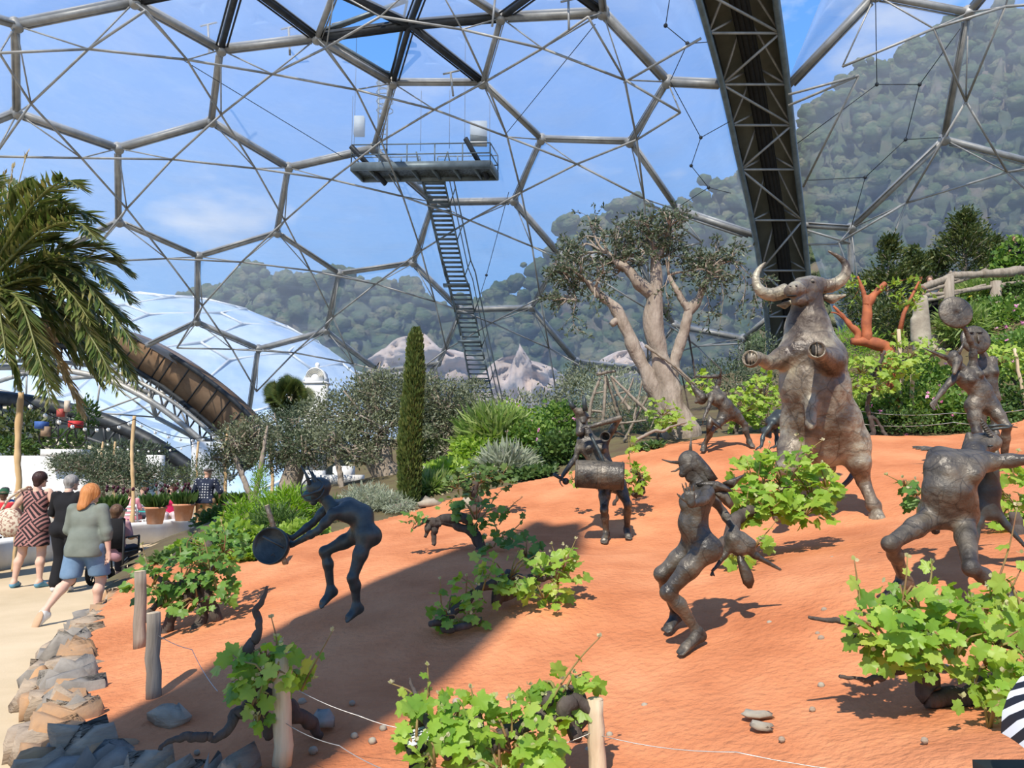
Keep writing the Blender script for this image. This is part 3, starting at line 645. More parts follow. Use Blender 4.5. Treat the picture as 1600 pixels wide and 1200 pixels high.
for i, (px, py, rx, ry, D) in enumerate(((650,562,95,46,98),(812,602,85,60,96),(1000,565,60,34,98))):
    rng = np.random.default_rng(i + 3); nx, ny = 40, 22; g = rng.normal(size=(nx, ny)); V = []
    for _ in range(3): g = (g + np.roll(g, 1, 0) + np.roll(g, -1, 0) + np.roll(g, 1, 1) + np.roll(g, -1, 1)) / 3.2
    for a in range(nx):
        for b in range(ny):
            u, v = a / (nx - 1) * 2 - 1, b / (ny - 1) * 2 - 1; k = math.sqrt(max(0, 1 - v * v)) if v > 0 else 1; top = ry * (1 - .35 * abs(u) + .22 * math.sin(u * 7 + i))
            V.append(K(px + rx * u * k, py - (top if v > 0 else ry) * v, D) + A(0, 2.2 * (u * u + v * v) + g[a, b] * 1.1 + 5 * max(0, abs(u) - .75) * 4, 0))
    mb = MB(); mb.add(np.array(V), np.array([[a * ny + b, (a + 1) * ny + b, (a + 1) * ny + b + 1, a * ny + b + 1] for a in range(nx - 1) for b in range(ny - 1)]))
    build(mb, 'cliff', M['cliff'], kind='structure', label='bare pale quarry cliff outside the dome', cat='cliff')
# neighbour dome seen from outside
M['outdome'] = mat('pale_dome_cushions', (.40, .54, .70), (.60, .70, .78), scale=.16, rough=.35, lo=.4, hi=.6)
OC, OR = A(-42, 92, -13.5), 36.0
mb = MB(); mb.ball(OC, OR, 56); to = thing('neighbour_dome', 'large pale dome standing outside beyond the brown arch', 'dome', (OC[0], OC[1], 0), kind='structure')
build(mb, 'cushion_skin', M['outdome'], to, smooth=True)
mb = MB()
for i in range(-9, 10):
    for j in range(0, 12):
        s = 5.2; hx, hz = i * s * 1.73 + (j % 2) * s * .866, j * s * 1.5
        for a0 in (90, 210, 330):
            a0 = math.radians(a0); q1 = A(hx, hz); q2 = q1 + s * A(math.cos(a0), math.sin(a0))
            out = []
            for q in (q1, q2):
                la = q[1] / OR; lo = q[0] / OR / max(.35, math.cos(la)) - .6
                if la > 1.35: break
                out.append(OC + OR * 1.003 * A(math.cos(la) * math.sin(-lo) * -1, -math.cos(la) * math.cos(lo), math.sin(la)))
            if len(out) == 2: mb.tube(out, .12, 5)
build(mb, 'cushion_frame', M['whitepaint'] if 'whitepaint' in M else M['white'], to)

# ================================================================ ground
EDGE = [(4.5, 1.0), (2.5, 1.75), (1.3, 2.3), (.3, 2.85), (-.6, 3.35), (-1.31, 3.94), (-1.87, 4.07), (-2.55, 4.7), (-3.07, 5.6), (-3.95, 7.3), (-4.6, 9.4), (-5.1, 10.6)]
bordpx = [(330,885,9.6),(400,872,9.0),(480,842,10.1),(560,818,10.8),(640,797,11.5),(760,768,12.1),(870,746,12.6),(935,728,12.8),(1000,702,13.1),(1060,692,13.3),(1200,688,13.3),(1400,684,13.3),(1600,668,13.6),(1800,660,13.6)]
BORD = [tuple(K(*p)[:2]) for p in bordpx]
POLY = np.array(EDGE + BORD + [(12.5, 6), (8, 0)])
def inside(x, y, P=POLY):
    r = np.zeros(len(x), bool); j = len(P) - 1
    for i in range(len(P)):
        c = ((P[i][1] > y) != (P[j][1] > y)) & (x < (P[j][0] - P[i][0]) * (y - P[i][1]) / (P[j][1] - P[i][1] + 1e-12) + P[i][0]); r ^= c; j = i
    return r
def grid(x0, x1, y0, y1, st, dz=0, amp=0):
    xs = np.arange(x0, x1, st); ys = np.arange(y0, y1, st); X, Y = np.meshgrid(xs, ys); x, y = X.ravel(), Y.ravel(); z = np.concatenate([Gv(x[i:i + 20000], y[i:i + 20000]) for i in range(0, len(x), 20000)]) + dz
    if amp:
        rng = np.random.default_rng(3)
        for f in (1.1, 2.3, 4.7, 8.1, 13.3):
            for _ in range(3):
                a = rng.uniform(0, 6.28); z += amp / f ** .8 * np.sin(f * (x * math.cos(a) + y * math.sin(a)) + rng.uniform(0, 6.28) + 1.5 * np.sin(.7 * f * (x * math.sin(a) - y * math.cos(a))))
    i = np.arange(len(ys) - 1)[:, None] * len(xs) + np.arange(len(xs) - 1)[None]
    Q = np.stack([i, i + 1, i + len(xs) + 1, i + len(xs)], -1).reshape(-1, 4); return np.stack([x, y, z], 1), Q
V, Q = grid(-5.3, 12.6, .2, 14.4, .055, 0, .012)
cx, cy = V[Q][:, :, 0].mean(1), V[Q][:, :, 1].mean(1); Q = Q[inside(cx, cy)]
tag(mesh_obj('ground', V, [Q], M['terra'], smooth=True, loc=(0, 0, 0)), 'sloping bank of raked orange terracotta soil', 'soil bank', kind='structure')
V, Q = grid(-11, 34, 8.5, 52, .25, -.05)
cx, cy = V[Q][:, :, 0].mean(1), V[Q][:, :, 1].mean(1)
PB_ = np.array([(-5.0, 9.6), (-6.0, 13.2), (-7.2, 18), (-7.6, 24), (-7.6, 53), (35, 53), (35, 9)] + [(x, y - .25) for x, y in BORD[::-1]])
Q = Q[inside(cx, cy, PB_)]
tag(mesh_obj('planting_bed', V, [Q], M['soil'], smooth=True, loc=(0, 0, 0)), 'dark planting bed rising behind the orange soil', 'planting bed', kind='structure')
mb = MB(); mb.box((0, 20, -.1), (70, 60, .2)); build(mb, 'floor', M['path'], kind='structure', label='pale tan resin bound path curving past the soil bank', cat='path')
# ================================================================ figures
def head_prims(c, fwd, up, s=1.0, face=True):
    """skull, jaw, nose, brow, lips, ears about the head centre"""
    F = nrm(fwd); U = nrm(np.asarray(up) - F * (np.asarray(up) @ F)); R = np.cross(F, U); B = np.array([R, F, U]).T
    q = lambda x, y, z: np.asarray(c, float) + (R * x + F * y + U * z) * s
    P = [ell(q(0, -.012, .025), A(.076, .094, .092) * s, B, .02), cone(q(0, .035, -.045), .052 * s, q(0, .055, -.085), .03 * s, .03)]
    if face:
        P += [cone(q(0, .088, .01), .010 * s, q(0, .108, -.028), .014 * s, .012), ell(q(0, .082, .03), A(.05, .016, .012) * s, B, .012),
              ell(q(0, .082, -.052), A(.024, .012, .009) * s, B, .006), ell(q(0, .072, -.092), A(.024, .02, .018) * s, B, .015),
              ell(q(.078, -.012, -.005), A(.01, .02, .032) * s, B, .008), ell(q(-.078, -.012, -.005), A(.01, .02, .032) * s, B, .008),
              ell(q(.034, .078, .008), A(.014, .008, .008) * s, B, .004), ell(q(-.034, .078, .008), A(.014, .008, .008) * s, B, .004)]
    return P
def hand_prims(w, d, pn, side, s=1.0, curl=.35, spread=.09, rf=.0082, thumb=1.0):
    """w wrist, d pointing of the palm, pn palm normal, side = towards the thumb"""
    d = nrm(d); pn = nrm(np.asarray(pn) - d * (np.asarray(pn) @ d)); sd = np.cross(d, pn); sd = sd if sd @ np.asarray(side) > 0 else -sd
    P = []; w = np.asarray(w, float)
    for i in range(4):
        P.append(cone(w + d * .012 * s + sd * (1.5 - i) * .010 * s, .017 * s, w + d * .085 * s + sd * (1.5 - i) * .020 * s, .0125 * s, .012))
    for i, Ln in enumerate((.070, .080, .074, .056)):
        b = w + d * .088 * s + sd * (1.5 - i) * .0205 * s; a = nrm(d + sd * (1.5 - i) * spread); ang = curl * (.7 + .12 * i)
        for j, f in enumerate((.45, .32, .23)):
            a = nrm(a * math.cos(ang) + pn * math.sin(ang)); e = b + a * Ln * s * f * 1.1; P.append(cone(b, rf * s * (1.05 - .1 * j), e, rf * s * (.98 - .12 * j), .003)); b = e
    b = w + d * .028 * s + sd * .03 * s; a = nrm(d * .75 + sd * .8 * thumb + pn * .25)
    for j, f in enumerate((.036, .03, .024)):
        e = b + a * f * s; P.append(cone(b, rf * s * (1.35 - .12 * j), e, rf * s * (1.2 - .15 * j), .006)); b = e; a = nrm(a + d * .25 + pn * curl * .4)
    return P
def foot_prims(an, toe, s=1.0, up=(0, 0, 1)):
    an = np.asarray(an, float); toe = np.asarray(toe, float); d = nrm(toe - an); up = nrm(up); sd = nrm(np.cross(d, up)); P = []
    heel = an - nrm(d * A(1, 1, .3)) * .035 * s - A(0, 0, 1) * (.035 * s)
    ball = an + (toe - an) * .68
    P += [cone(an, .038 * s, heel, .033 * s, .03), cone(an, .036 * s, ball, .026 * s, .03), cone(heel, .028 * s, ball - sd * .02 * s, .022 * s, .03), cone(heel, .028 * s, ball + sd * .02 * s, .022 * s, .03)]
    for i in range(5):
        b = ball + sd * (i - 2) * .018 * s; e = toe + sd * (i - 2) * .0165 * s - d * abs(i - 1.2) * .010 * s; P.append(cone(b, .013 * s, e, .0105 * s, .006))
    return P
def torso_prims(J, s=1.0, female=True, g=0.0, belly=0.0):
    hL, hR, sL, sR, ch, wa = [np.asarray(J[k], float) for k in ('hipL', 'hipR', 'shL', 'shR', 'chest', 'waist')]
    pv = (hL + hR) / 2; left = nrm(sL - sR); up = nrm(ch - pv); F = nrm(np.cross(left, up)); hl = nrm(hL - hR); F2 = nrm(np.cross(hl, nrm(wa - pv)))
    k = .05; P = []
    for sg, h_, sh in ((1, hL, sL), (-1, hR, sR)):
        P += [cone(h_ + up * .01, (.098 + g) * s, wa + left * sg * .055 * s, (.082 + g) * s, k), cone(wa + left * sg * .055 * s, (.082 + g) * s, ch + left * sg * .075 * s, (.094 + g) * s, k),
              cone(ch + left * sg * .075 * s, (.092 + g) * s, sh - left * sg * .02 * s, (.055 + g) * s, k)]
        P.append(ell(h_ - F2 * .055 * s - hl * sg * .01 * s - up * .02 * s, A(.085, .085, .095) * s + g, None, .04))
        if female: P.append(ell(ch + left * sg * .075 * s + F * .085 * s - up * .01 * s, A(.055, .055, .055) * s + g, None, .025))
    P.append(cone(pv + up * .02 - F * .005, (.105 + g + belly) * s, wa + F * .01, (.088 + g + belly) * s, k)); P.append(cone(wa, (.085 + g) * s, ch, (.10 + g) * s, k))
    P.append(cone((sL + sR) / 2 - up * .03 * s, (.07 + g) * s, J['neck'], (.05 + g) * s, k))
    return P
def limb_prims(J, s=1.0, arms=True, legs=True, g=0.0, la=1.0, ll=1.0):
    P = []
    if arms:
        for q in 'LR':
            a, b, c = [np.asarray(J[x + q], float) for x in ('sh', 'el', 'wr')]
            P += [cone(a, (.052 + g) * s * la, a + (b - a) * .55, (.046 + g) * s * la, .03), cone(a + (b - a) * .5, (.046 + g) * s * la, b, (.036 + g) * s * la, .03),
                  cone(b, (.036 + g) * s * la, b + (c - b) * .3, (.040 + g) * s * la, .02), cone(b + (c - b) * .3, (.040 + g) * s * la, c, (.025 + g) * s, .02)]
    if legs:
        for q in 'LR':
            a, b, c = [np.asarray(J[x + q], float) for x in ('hip', 'kn', 'an')]; sh = nrm(b - a); bk = nrm((a + c) / 2 - b) if np.linalg.norm((a + c) / 2 - b) > .03 else A(0, -1, 0)
            P += [cone(a, (.092 + g) * s * ll, a + (b - a) * .45, (.078 + g) * s * ll, .04), cone(a + (b - a) * .45, (.078 + g) * s * ll, b, (.052 + g) * s * ll, .03),
                  ell(b - bk * .008 * s, A(.040, .042, .048) * s * ll + g, None, .03),
                  cone(b, (.048 + g) * s * ll, b + (c - b) * .3 + bk * .018 * s, (.055 + g) * s * ll, .03), cone(b + (c - b) * .3 + bk * .018 * s, (.055 + g) * s * ll, c, (.033 + g) * s, .03)]
    return P
def figure(J, s=1.0, female=True, head=True, ll=1.0, la=1.0, feet=True, hands=True, belly=0.0, face=True, fs=1.0):
    P = torso_prims(J, s, female, belly=belly) + limb_prims(J, s, la=la, ll=ll)
    P.append(cone(J['neck'], .048 * s, J['head'], .05 * s, .03))
    if head: P += head_prims(J['head'], J['face'], J['headup'], s, face)
    if feet:
        for q in 'LR': P += foot_prims(J['an' + q], J['toe' + q], s * fs)
    if hands:
        for q in 'LR':
            if 'hd' + q in J: P += hand_prims(J['wr' + q], J['hd' + q], J['pn' + q], J['th' + q], s, J.get('curl' + q, .35))
    return P
def Jpx(D0, **kw):
    """joints given as photo point plus distance offset"""
    return {k: (K(v[0], v[1], D0 + (v[2] if len(v) > 2 else 0)) if isinstance(v, tuple) else np.asarray(v, float)) for k, v in kw.items()}
STAT = 'bronze dancers and musicians on the orange bank'
def wing(pts, thick, front=(0, -1, 0), n=4):
    """sheet-metal leaf: outline given, domed and thickened"""
    P = np.array(pts, float); c = P.mean(0); f = nrm(front); k = len(P); V = [c + f * thick * 1.6]; V += [c + (p - c) * .55 + f * thick * 1.2 for p in P]; V += list(P); V += [c - f * thick * .2] + [c + (p - c) * .55 - f * thick * .3 for p in P]
    V = np.array(V); i = np.arange(k); j = (i + 1) % k; o = 2 * k + 1
    return V, [np.stack([0 * i, 1 + i, 1 + j], 1), np.stack([1 + i, 1 + k + i, 1 + k + j, 1 + j], 1), np.stack([o + 0 * i, o + 1 + j, o + 1 + i], 1), np.stack([o + 1 + j, 1 + k + j, 1 + k + i, o + 1 + i], 1)]

# ---- stooping tambourine player on the left (faces left)
s = thing('bronze_statue', 'dark green-black bronze figure stooping over a round drum held out in both hands', 'statue', hit(547, 972), STAT)
D = 6.0
J = Jpx(D, hipL=(573,836,-.08), hipR=(563,834,.09), waist=(566,806), chest=(541,793), shL=(521,803,-.15), shR=(516,788,.15), neck=(512,783), head=(494,768), elL=(497,829,-.16), elR=(489,817,.12),
        wrL=(459,850,-.08), wrR=(457,841,.06), knL=(551,903,-.14), knR=(507,862,.1), anL=(557,948,-.1), anR=(517,922,.12), toeL=(540,972,-.16), toeR=(500,950,.05))
J.update(face=nrm(A(-1, -.15, -.45)), headup=A(-.4, 0, 1), hdL=nrm(A(-1, 0, -.15)), pnL=A(0, .9, -.4), thL=A(0, .1, 1), hdR=nrm(A(-1, -.1, -.1)), pnR=A(0, -.9, -.3), thR=A(0, 0, 1), curlL=.5, curlR=.5)
J['chest'] += A(.02, 0, -.02)
organic('body', figure(J, .80, False, ll=.86, la=.92, face=True), .0075, M['bronze_dark'], s)
hc = J['head']; P = head_prims(hc, J['face'], J['headup'], .82)
organic('cap', [ell(hc + A(.02, 0, .04), A(.095, .082, .07), None, .02), cone(hc + A(.03, 0, 0), .07, hc + A(.06, 0, -.05), .045, .03)], .008, M['bronze_dark'], s)
fc = hc + nrm(J['face']) * .055
organic('face_mask', [ell(fc + A(.0, -.01, -.008), A(.032, .05, .048), frame(J['face'], (0, 0, 1)), .01)], .006, M['bronze_green'], s)
mb = MB(); a = np.linspace(0, 2 * PI, 20)
for r_, c_ in ((.088, hc + A(-.01, -.02, .02)),): mb.tube([c_ + A(r_ * math.cos(t), -.055 + .02 * math.sin(t), r_ * .98 * math.sin(t)) for t in a], .0055, 6)
mb.tube([K(472, 775, 5.9), K(485, 772, 5.86), K(500, 766, 5.86), K(506, 757, 5.9)], .011, 6)
build(mb, 'mask_band', M['bronze_dark'], s)
for q in ([(484,757),(478,741),(470,727)], [(496,762),(489,745),(480,728)], [(500,770),(495,752),(487,735)]):
    mb = MB(); mb.tube([K(x, y, D - .06) for x, y in q], [.016, .011, .004], 8); build(mb, 'antenna', M['bronze_dark'], s, smooth=True)
dc = K(424, 853, 5.86); ax = nrm(A(-.12, -1, .15)); mb = MB()
mb.lathe([(0, -.012), (.132, -.012), (.136, -.03), (.139, 0), (.136, .03), (.128, .03), (.126, 0), (0, 0)], dc, 36, ax); build(mb, 'hand_drum', M['bronze_dark'], s, smooth=False)
mb = MB(); mb.tube([K(411, 838, 5.78), K(444, 856, 5.80)], .010, 6); mb.tube([K(424, 868, 5.8), K(428, 864, 5.79), K(429, 870, 5.79)], .004, 5); build(mb, 'drum_crossbar', M['bronze_dark'], s)

# ---- masked dancer with folded knees, centre (faces left)
s = thing('bronze_statue', 'brown bronze masked dancer crouching with bent knees, hand raised and wings streaming behind', 'statue', hit(1078, 1012), STAT)
D = 5.0
J = Jpx(D, hipL=(1103,858,-.07), hipR=(1083,856,.10), waist=(1083,818), chest=(1089,783), shL=(1105,770,-.13), shR=(1101,762,.16), neck=(1093,757), head=(1078,727), elL=(1101,781,-.24), elR=(1130,800,.2),
        wrL=(1080,789,-.36), wrR=(1147,828,.12), knL=(1043,926,-.06), knR=(1033,897,.12), anL=(1091,990,.0), anR=(1056,965,.42), toeL=(1060,1012,-.12), toeR=(1040,975,.30))
J.update(face=nrm(A(-.9, -.2, -.45)), headup=A(-.3, 0, 1), hdL=nrm(A(-.15, -.1, 1)), pnL=A(-.4, -1, 0), thL=A(-1, 0, -.3), curlL=.15, hdR=nrm(A(.3, 0, -1)), pnR=A(0, -1, 0), thR=A(-1, 0, 0), curlR=.6)
J['anL'][2] = G(J['anL'][0], J['anL'][1]) + .085; J['toeL'][2] = G(J['toeL'][0], J['toeL'][1]) + .02
J['anR'][2] = G(J['anR'][0], J['anR'][1]) + .085; J['toeR'][2] = G(J['toeR'][0], J['toeR'][1]) + .02
organic('body', figure(J, .82, True, ll=.98, la=.85, face=False) , .0075, M['bronze'], s)
h = J['head']
P = [ell(h, A(.062, .06, .062), None, .03), cone(h + A(-.02, -.01, -.01), .048, K(1066, 741, 4.98), .022, .03), cone(h + A(.03, 0, 0), .045, K(1103, 752, 5.0), .04, .03), cone(K(1100, 748, 5.02), .035, K(1122, 762, 5.05), .02, .03)]
organic('mask', P, .007, M['bronze'], s)
for q, r in (([(1063,723),(1048,722),(1034,718)], [.013, .008, .003]), ([(1079,708),(1079,697),(1080,683)], [.014, .009, .003]), ([(1063,731),(1055,736),(1048,737)], [.008,.006,.003])):
    mb = MB(); mb.tube([K(x, y, D) for x, y in q], r, 8); build(mb, 'horn', M['bronze'], s, smooth=True)
for o, f, dd in (([(1083,712),(1094,712),(1108,728),(1122,748),(1110,756),(1098,748),(1088,732)], (-.3, -1, .3), -.04), ([(1086,756),(1100,751),(1122,752),(1138,760),(1146,768),(1130,770),(1108,768),(1094,764)], (0, -1, .5), -.08),
               ([(1112,768),(1126,758),(1138,770),(1147,788),(1141,796),(1131,788),(1122,778)], (0, -1, .1), -.05), ([(1128,754),(1148,746),(1166,740),(1156,750),(1146,762),(1138,764)], (.1, -1, .4), 0.0)):
    mb = MB(); mb.add(*wing([K(x, y, D + dd + .04 * (i % 2)) for i, (x, y) in enumerate(o)], .02, f)); build(mb, 'headdress_leaf', M['bronze'], s, smooth=False)
# limp animal skin hanging from the rear hand
pl = [cone(K(1147, 826, 5.12), .028, K(1146, 842, 5.1), .05, .03), cone(K(1146, 842, 5.1), .05, K(1155, 858, 5.1), .05, .03), cone(K(1142, 850, 5.1), .035, K(1131, 868, 5.1), .022, .03), cone(K(1131, 868, 5.1), .02, K(1121, 884, 5.08), .012, .02), cone(K(1121, 884, 5.08), .012, K(1113, 892, 5.05), .010, .01),
      cone(K(1160, 850, 5.1), .04, K(1180, 868, 5.1), .022, .03), cone(K(1180, 868, 5.1), .02, K(1219, 890, 5.1), .010, .02), cone(K(1160, 838, 5.1), .03, K(1172, 850, 5.1), .04, .03)]
organic('hanging_skin', pl, .0075, M['bronze'], s)
mb = MB(); mb.add(*wing([K(x, y, 5.08) for x, y in ((1151,858),(1158,866),(1168,882),(1176,896),(1179,908),(1175,919),(1169,920),(1161,912),(1156,896),(1152,878))], .016)); build(mb, 'paddle_tail', M['bronze'], s)
mb = MB()
for i in range(4): mb.tube([K(1113, 892, 5.05), K(1110 + 2 * i, 899 + (i % 2), 5.03)], .005, 5)
build(mb, 'claw', M['bronze'], s)

# ---- drummer (faces the viewer)
s = thing('bronze_statue', 'slender bronze drummer standing with a barrel drum slung at the waist', 'statue', hit(960, 852), STAT)
D = 9.0
J = Jpx(D, hipR=(945,758), hipL=(967,758,.03), waist=(940,728), chest=(928,699), shR=(907,688), shL=(946,690), neck=(918,676), head=(909,652,.03), elR=(900,714,.0), wrR=(880,742,-.15), elL=(968,653,-.18), wrL=(925,666,-.24),
        knR=(944,797,-.14), knL=(981,788,-.12), anR=(947,838,.0), anL=(980,832,.12), toeR=(943,856,-.22), toeL=(983,852,-.08))
J.update(face=nrm(A(-.3, -1, .3)), headup=A(-.3, .2, 1), hdR=nrm(A(-.4, -.2, -.7)), pnR=A(1, 0, -.3), thR=A(0, -1, 0), curlR=.9, hdL=nrm(A(-1, -.1, 0)), pnL=A(0, .3, -1), thL=A(0, -1, 0), curlL=.6)
for q in 'LR': J['an' + q][2] = G(J['an' + q][0], J['an' + q][1]) + .09; J['toe' + q][2] = G(J['toe' + q][0], J['toe' + q][1]) + .02
organic('body', figure(J, .95, True, ll=.86, la=.85, face=False), .010, M['bronze'], s)
h = J['head']; organic('mask', [cone(h, .07, h + A(-.02, -.06, .06), .05, .03), cone(h, .05, K(898, 639, 8.95), .03, .03), cone(h + A(0, 0, -.02), .06, K(906, 676, 8.95), .05, .04), cone(h + A(.05, 0, .02), .03, K(922, 652, 9.0), .015, .02)], .010, M['bronze'], s)
for q in ([(897,638),(892,631),(889,624)], [(914,642),(913,628),(913,618)]):
    mb = MB(); mb.tube([K(x, y, 8.95) for x, y in q], [.035, .025, .006], 8); build(mb, 'horn', M['bronze_dark'], s, smooth=True)
c0, c1 = K(899, 740, 8.72), K(975, 744, 8.66); axd = nrm(c1 - c0); Ld = np.linalg.norm(c1 - c0)
mb = MB(); mb.lathe([(0, 0), (.14, 0), (.152, 0), (.155, .02), (.158, Ld * .5), (.155, Ld - .02), (.152, Ld), (.14, Ld - .01), (0, Ld - .01)], c0, 28, axd); dr = build(mb, 'barrel_drum', M['bronze'], s, smooth=False)
for f in (.02, Ld * .45, Ld * .52, Ld - .02): mb = MB(); mb.lathe([(.15, f - .006), (.163, f - .006), (.163, f + .006), (.15, f + .006)], c0, 28, axd); build(mb, 'drum_hoop', M['bronze'], s)
mb = MB(); mb.tube([K(922, 678, 8.82), K(928, 690, 8.78), K(936, 706, 8.78), K(944, 724, 8.7)], .02, 6); build(mb, 'drum_strap', M['bronze_dark'], s)
mb = MB(); mb.tube([K(865, 741, 8.78), K(884, 752, 8.84)], .02, 8); mb.ball(K(884, 752, 8.84), .04, 10); build(mb, 'drumstick', M['bronze_dark'], s)
mb = MB(); mb.lathe([(.03, 0), (.055, .12), (.06, .2), (.055, .21), (.04, .12), (0, .1)], K(950, 681, 8.95), 14, (-.3, -1, -.1)); build(mb, 'horn_mouth', M['bronze'], s)
mb = MB(); mb.tube([K(950, 676, 8.9), K(964, 675, 8.9), K(975, 680, 8.9)], [.02, .014, .006], 6); build(mb, 'blade', M['bronze'], s)

# ---- big figure bending backwards at right, jaws to the sky
s = thing('bronze_statue', 'large grey-brown bronze figure lunging and arched back, gaping jaws to the sky, arms flung wide', 'statue', hit(1411, 912), STAT)
D = 4.9
J = Jpx(D, hipR=(1462,804,.0), hipL=(1504,803,.02), waist=(1480,766,-.08), chest=(1490,733,-.05), shR=(1466,714,.02), shL=(1543,722,.0), neck=(1521,708,.12), head=(1535,694,.26), elR=(1474,712,.26), wrR=(1465,704,.40), elL=(1610,718,-.1), wrL=(1680,705,-.2),
        knR=(1390,850,-.22), knL=(1517,888,-.30), anR=(1412,900,.05), anL=(1578,950,-.25), toeR=(1382,912,-.05), toeL=(1584,972,-.42))
J.update(face=nrm(A(.15, .3, 1)), headup=A(0, -1, .2), hdR=nrm(A(-.9, -.1, .15)), pnR=A(0, .3, -1), thR=A(0, .6, 1), curlR=.12, hdL=nrm(A(1, -.1, .1)), pnL=A(0, 0, -1), thL=A(0, 1, 0))
for q in 'LR': J['an' + q][2] = G(J['an' + q][0], J['an' + q][1]) + .085; J['toe' + q][2] = G(J['toe' + q][0], J['toe' + q][1]) + .02
P = figure(J, .98, True, ll=.80, la=.90, face=False, head=False, belly=.012)
P += [ell(K(1476, 775, 4.84), A(.10, .085, .11), None, .05), ell(K(1503, 778, 4.86), A(.085, .08, .10), None, .05), cone(J['shR'], .06, J['shL'], .055, .05), ell(K(1476, 738, 4.86), A(.085, .07, .08), None, .05),
      ell(J['head'], A(.10, .11, .07), None, .03), cone(J['neck'], .07, J['head'] + A(-.02, 0, 0), .065, .04), cone(K(1512, 698, 5.1), .03, K(1514, 680, 5.1), .022, .03), cone(K(1556, 690, 5.1), .035, K(1540, 668, 5.1), .014, .03), cone(K(1540, 668, 5.1), .014, K(1533, 655, 5.1), .008, .02)]
organic('body', P, .008, M['bronze'], s)
mb = MB()
for i in range(7): mb.tube([K(1532 + i * 2.1, 662 + i * 3.2, 5.06), K(1538 + i * 2.3, 660 + i * 3.4, 5.06)], .006, 5)
build(mb, 'tooth', M['bronze'], s)
mb = MB()
for q in ([(1545,666),(1565,664),(1590,668)], [(1548,671),(1575,668),(1584,663)]): mb.tube([K(x, y, 5.1) for x, y in q], [.012, .008, .003], 6)
build(mb, 'horn', M['bronze_dark'], s)
mb = MB(); mb.ball(K(1548, 697, 5.02), (.018, .012, .008), 8); build(mb, 'eye', M['bronze_dark'], s)
pl = [cone(K(1545, 735, 5.05), .06, K(1542, 768, 5.1), .075, .04), cone(K(1525, 750, 5.1), .05, K(1530, 790, 5.1), .06, .04), cone(K(1542, 768, 5.1), .075, K(1545, 800, 5.1), .06, .04), cone(K(1530, 790, 5.1), .05, K(1528, 815, 5.08), .035, .03), cone(K(1528, 812, 5.08), .028, K(1527, 842, 5.06), .014, .02),
      cone(K(1552, 795, 5.1), .04, K(1572, 820, 5.08), .022, .03), cone(K(1572, 820, 5.08), .02, K(1603, 855, 5.05), .012, .02)]
organic('hanging_hide', pl, .010, M['bronze_dark'], s)

# ---- cymbal dancer
s = thing('bronze_statue', 'horned bronze dancer raising a round cymbal overhead, in front of the disc-faced figure', 'statue', hit(1532, 738), STAT)
D = 9.5
J = Jpx(D, hipR=(1521,634), hipL=(1550,636), waist=(1533,612), chest=(1515,590), shR=(1494,588,-.05), shL=(1521,570,.0), neck=(1502,575,-.03), head=(1492,562,-.05), elR=(1477,605,-.1), wrR=(1462,625,-.2), elL=(1520,541,-.05), wrL=(1507,512,-.12),
        knR=(1526,676,-.1), knL=(1573,667,-.15), anR=(1532,722,.1), anL=(1569,722,.05), toeR=(1528,738,-.1), toeL=(1563,738,-.15))
J.update(face=nrm(A(-.35, -1, -.5)), headup=A(-.2, -.2, 1), hdR=nrm(A(-.5, -.2, -.6)), pnR=A(0, -1, 0), thR=A(1, 0, 0), hdL=nrm(A(-.7, 0, .5)), pnL=A(0, -1, 0), thL=A(0, 0, 1))
for q in 'LR': J['an' + q][2] = G(J['an' + q][0], J['an' + q][1]) + .09; J['toe' + q][2] = G(J['toe' + q][0], J['toe' + q][1]) + .02
P = figure(J, .98, True, ll=1.0, la=.95, face=False); organic('body', P, .010, M['bronze'], s)
h = J['head']; organic('mask', [ell(h, A(.085, .09, .095), None, .03), cone(h + A(-.01, -.06, -.03), .05, K(1491, 583, 9.3), .022, .03)], .010, M['bronze'], s)
for q, r in (([(1481,560),(1462,552),(1441,543)], [.035, .022, .005]), ([(1495,557),(1502,544),(1508,530)], [.03, .02, .005])):
    mb = MB(); mb.tube([K(x, y, 9.4) for x, y in q], r, 8); build(mb, 'horn', M['bronze'], s, smooth=True)
mb = MB(); mb.lathe([(0, .02), (.06, .03), (.19, .012), (.205, 0), (.19, -.012), (0, -.01)], K(1493, 488, 9.35), 32, (-.1, -1, .1)); build(mb, 'cymbal', M['bronze'], s)
# ---- disc-faced figure just behind
s = thing('bronze_statue', 'bronze figure with a round slit-eyed disc for a face, behind the cymbal dancer', 'statue', hit(1545, 722), STAT)
D = 10.2
J = Jpx(D, hipR=(1534,622), hipL=(1552,622), waist=(1542,600), chest=(1541,583), shR=(1525,566), shL=(1552,562), neck=(1537,556), head=(1530,540), elR=(1517,585), wrR=(1520,605), elL=(1553,590), wrL=(1551,612), knR=(1536,665), knL=(1554,665), anR=(1536,705), anL=(1556,705), toeR=(1534,712,-.2), toeL=(1558,712,-.2))
J.update(face=A(0, -1, 0), headup=A(0, 0, 1), hdR=A(0, 0, -1), pnR=A(1, 0, 0), thR=A(0, -1, 0), hdL=A(0, 0, -1), pnL=A(-1, 0, 0), thL=A(0, -1, 0))
for q in 'LR': J['an' + q][2] = G(J['an' + q][0], J['an' + q][1]) + .09; J['toe' + q][2] = G(J['toe' + q][0], J['toe' + q][1]) + .02
organic('body', figure(J, .9, True, ll=.85, face=False), .013, M['bronze'], s)
dc = K(1524, 531, 9.95); mb = MB(); mb.lathe([(0, .035), (.08, .04), (.17, .02), (.195, 0), (.17, -.02), (0, -.02)], dc, 30, (-.05, -1, .1)); build(mb, 'disc_mask', M['bronze'], s)
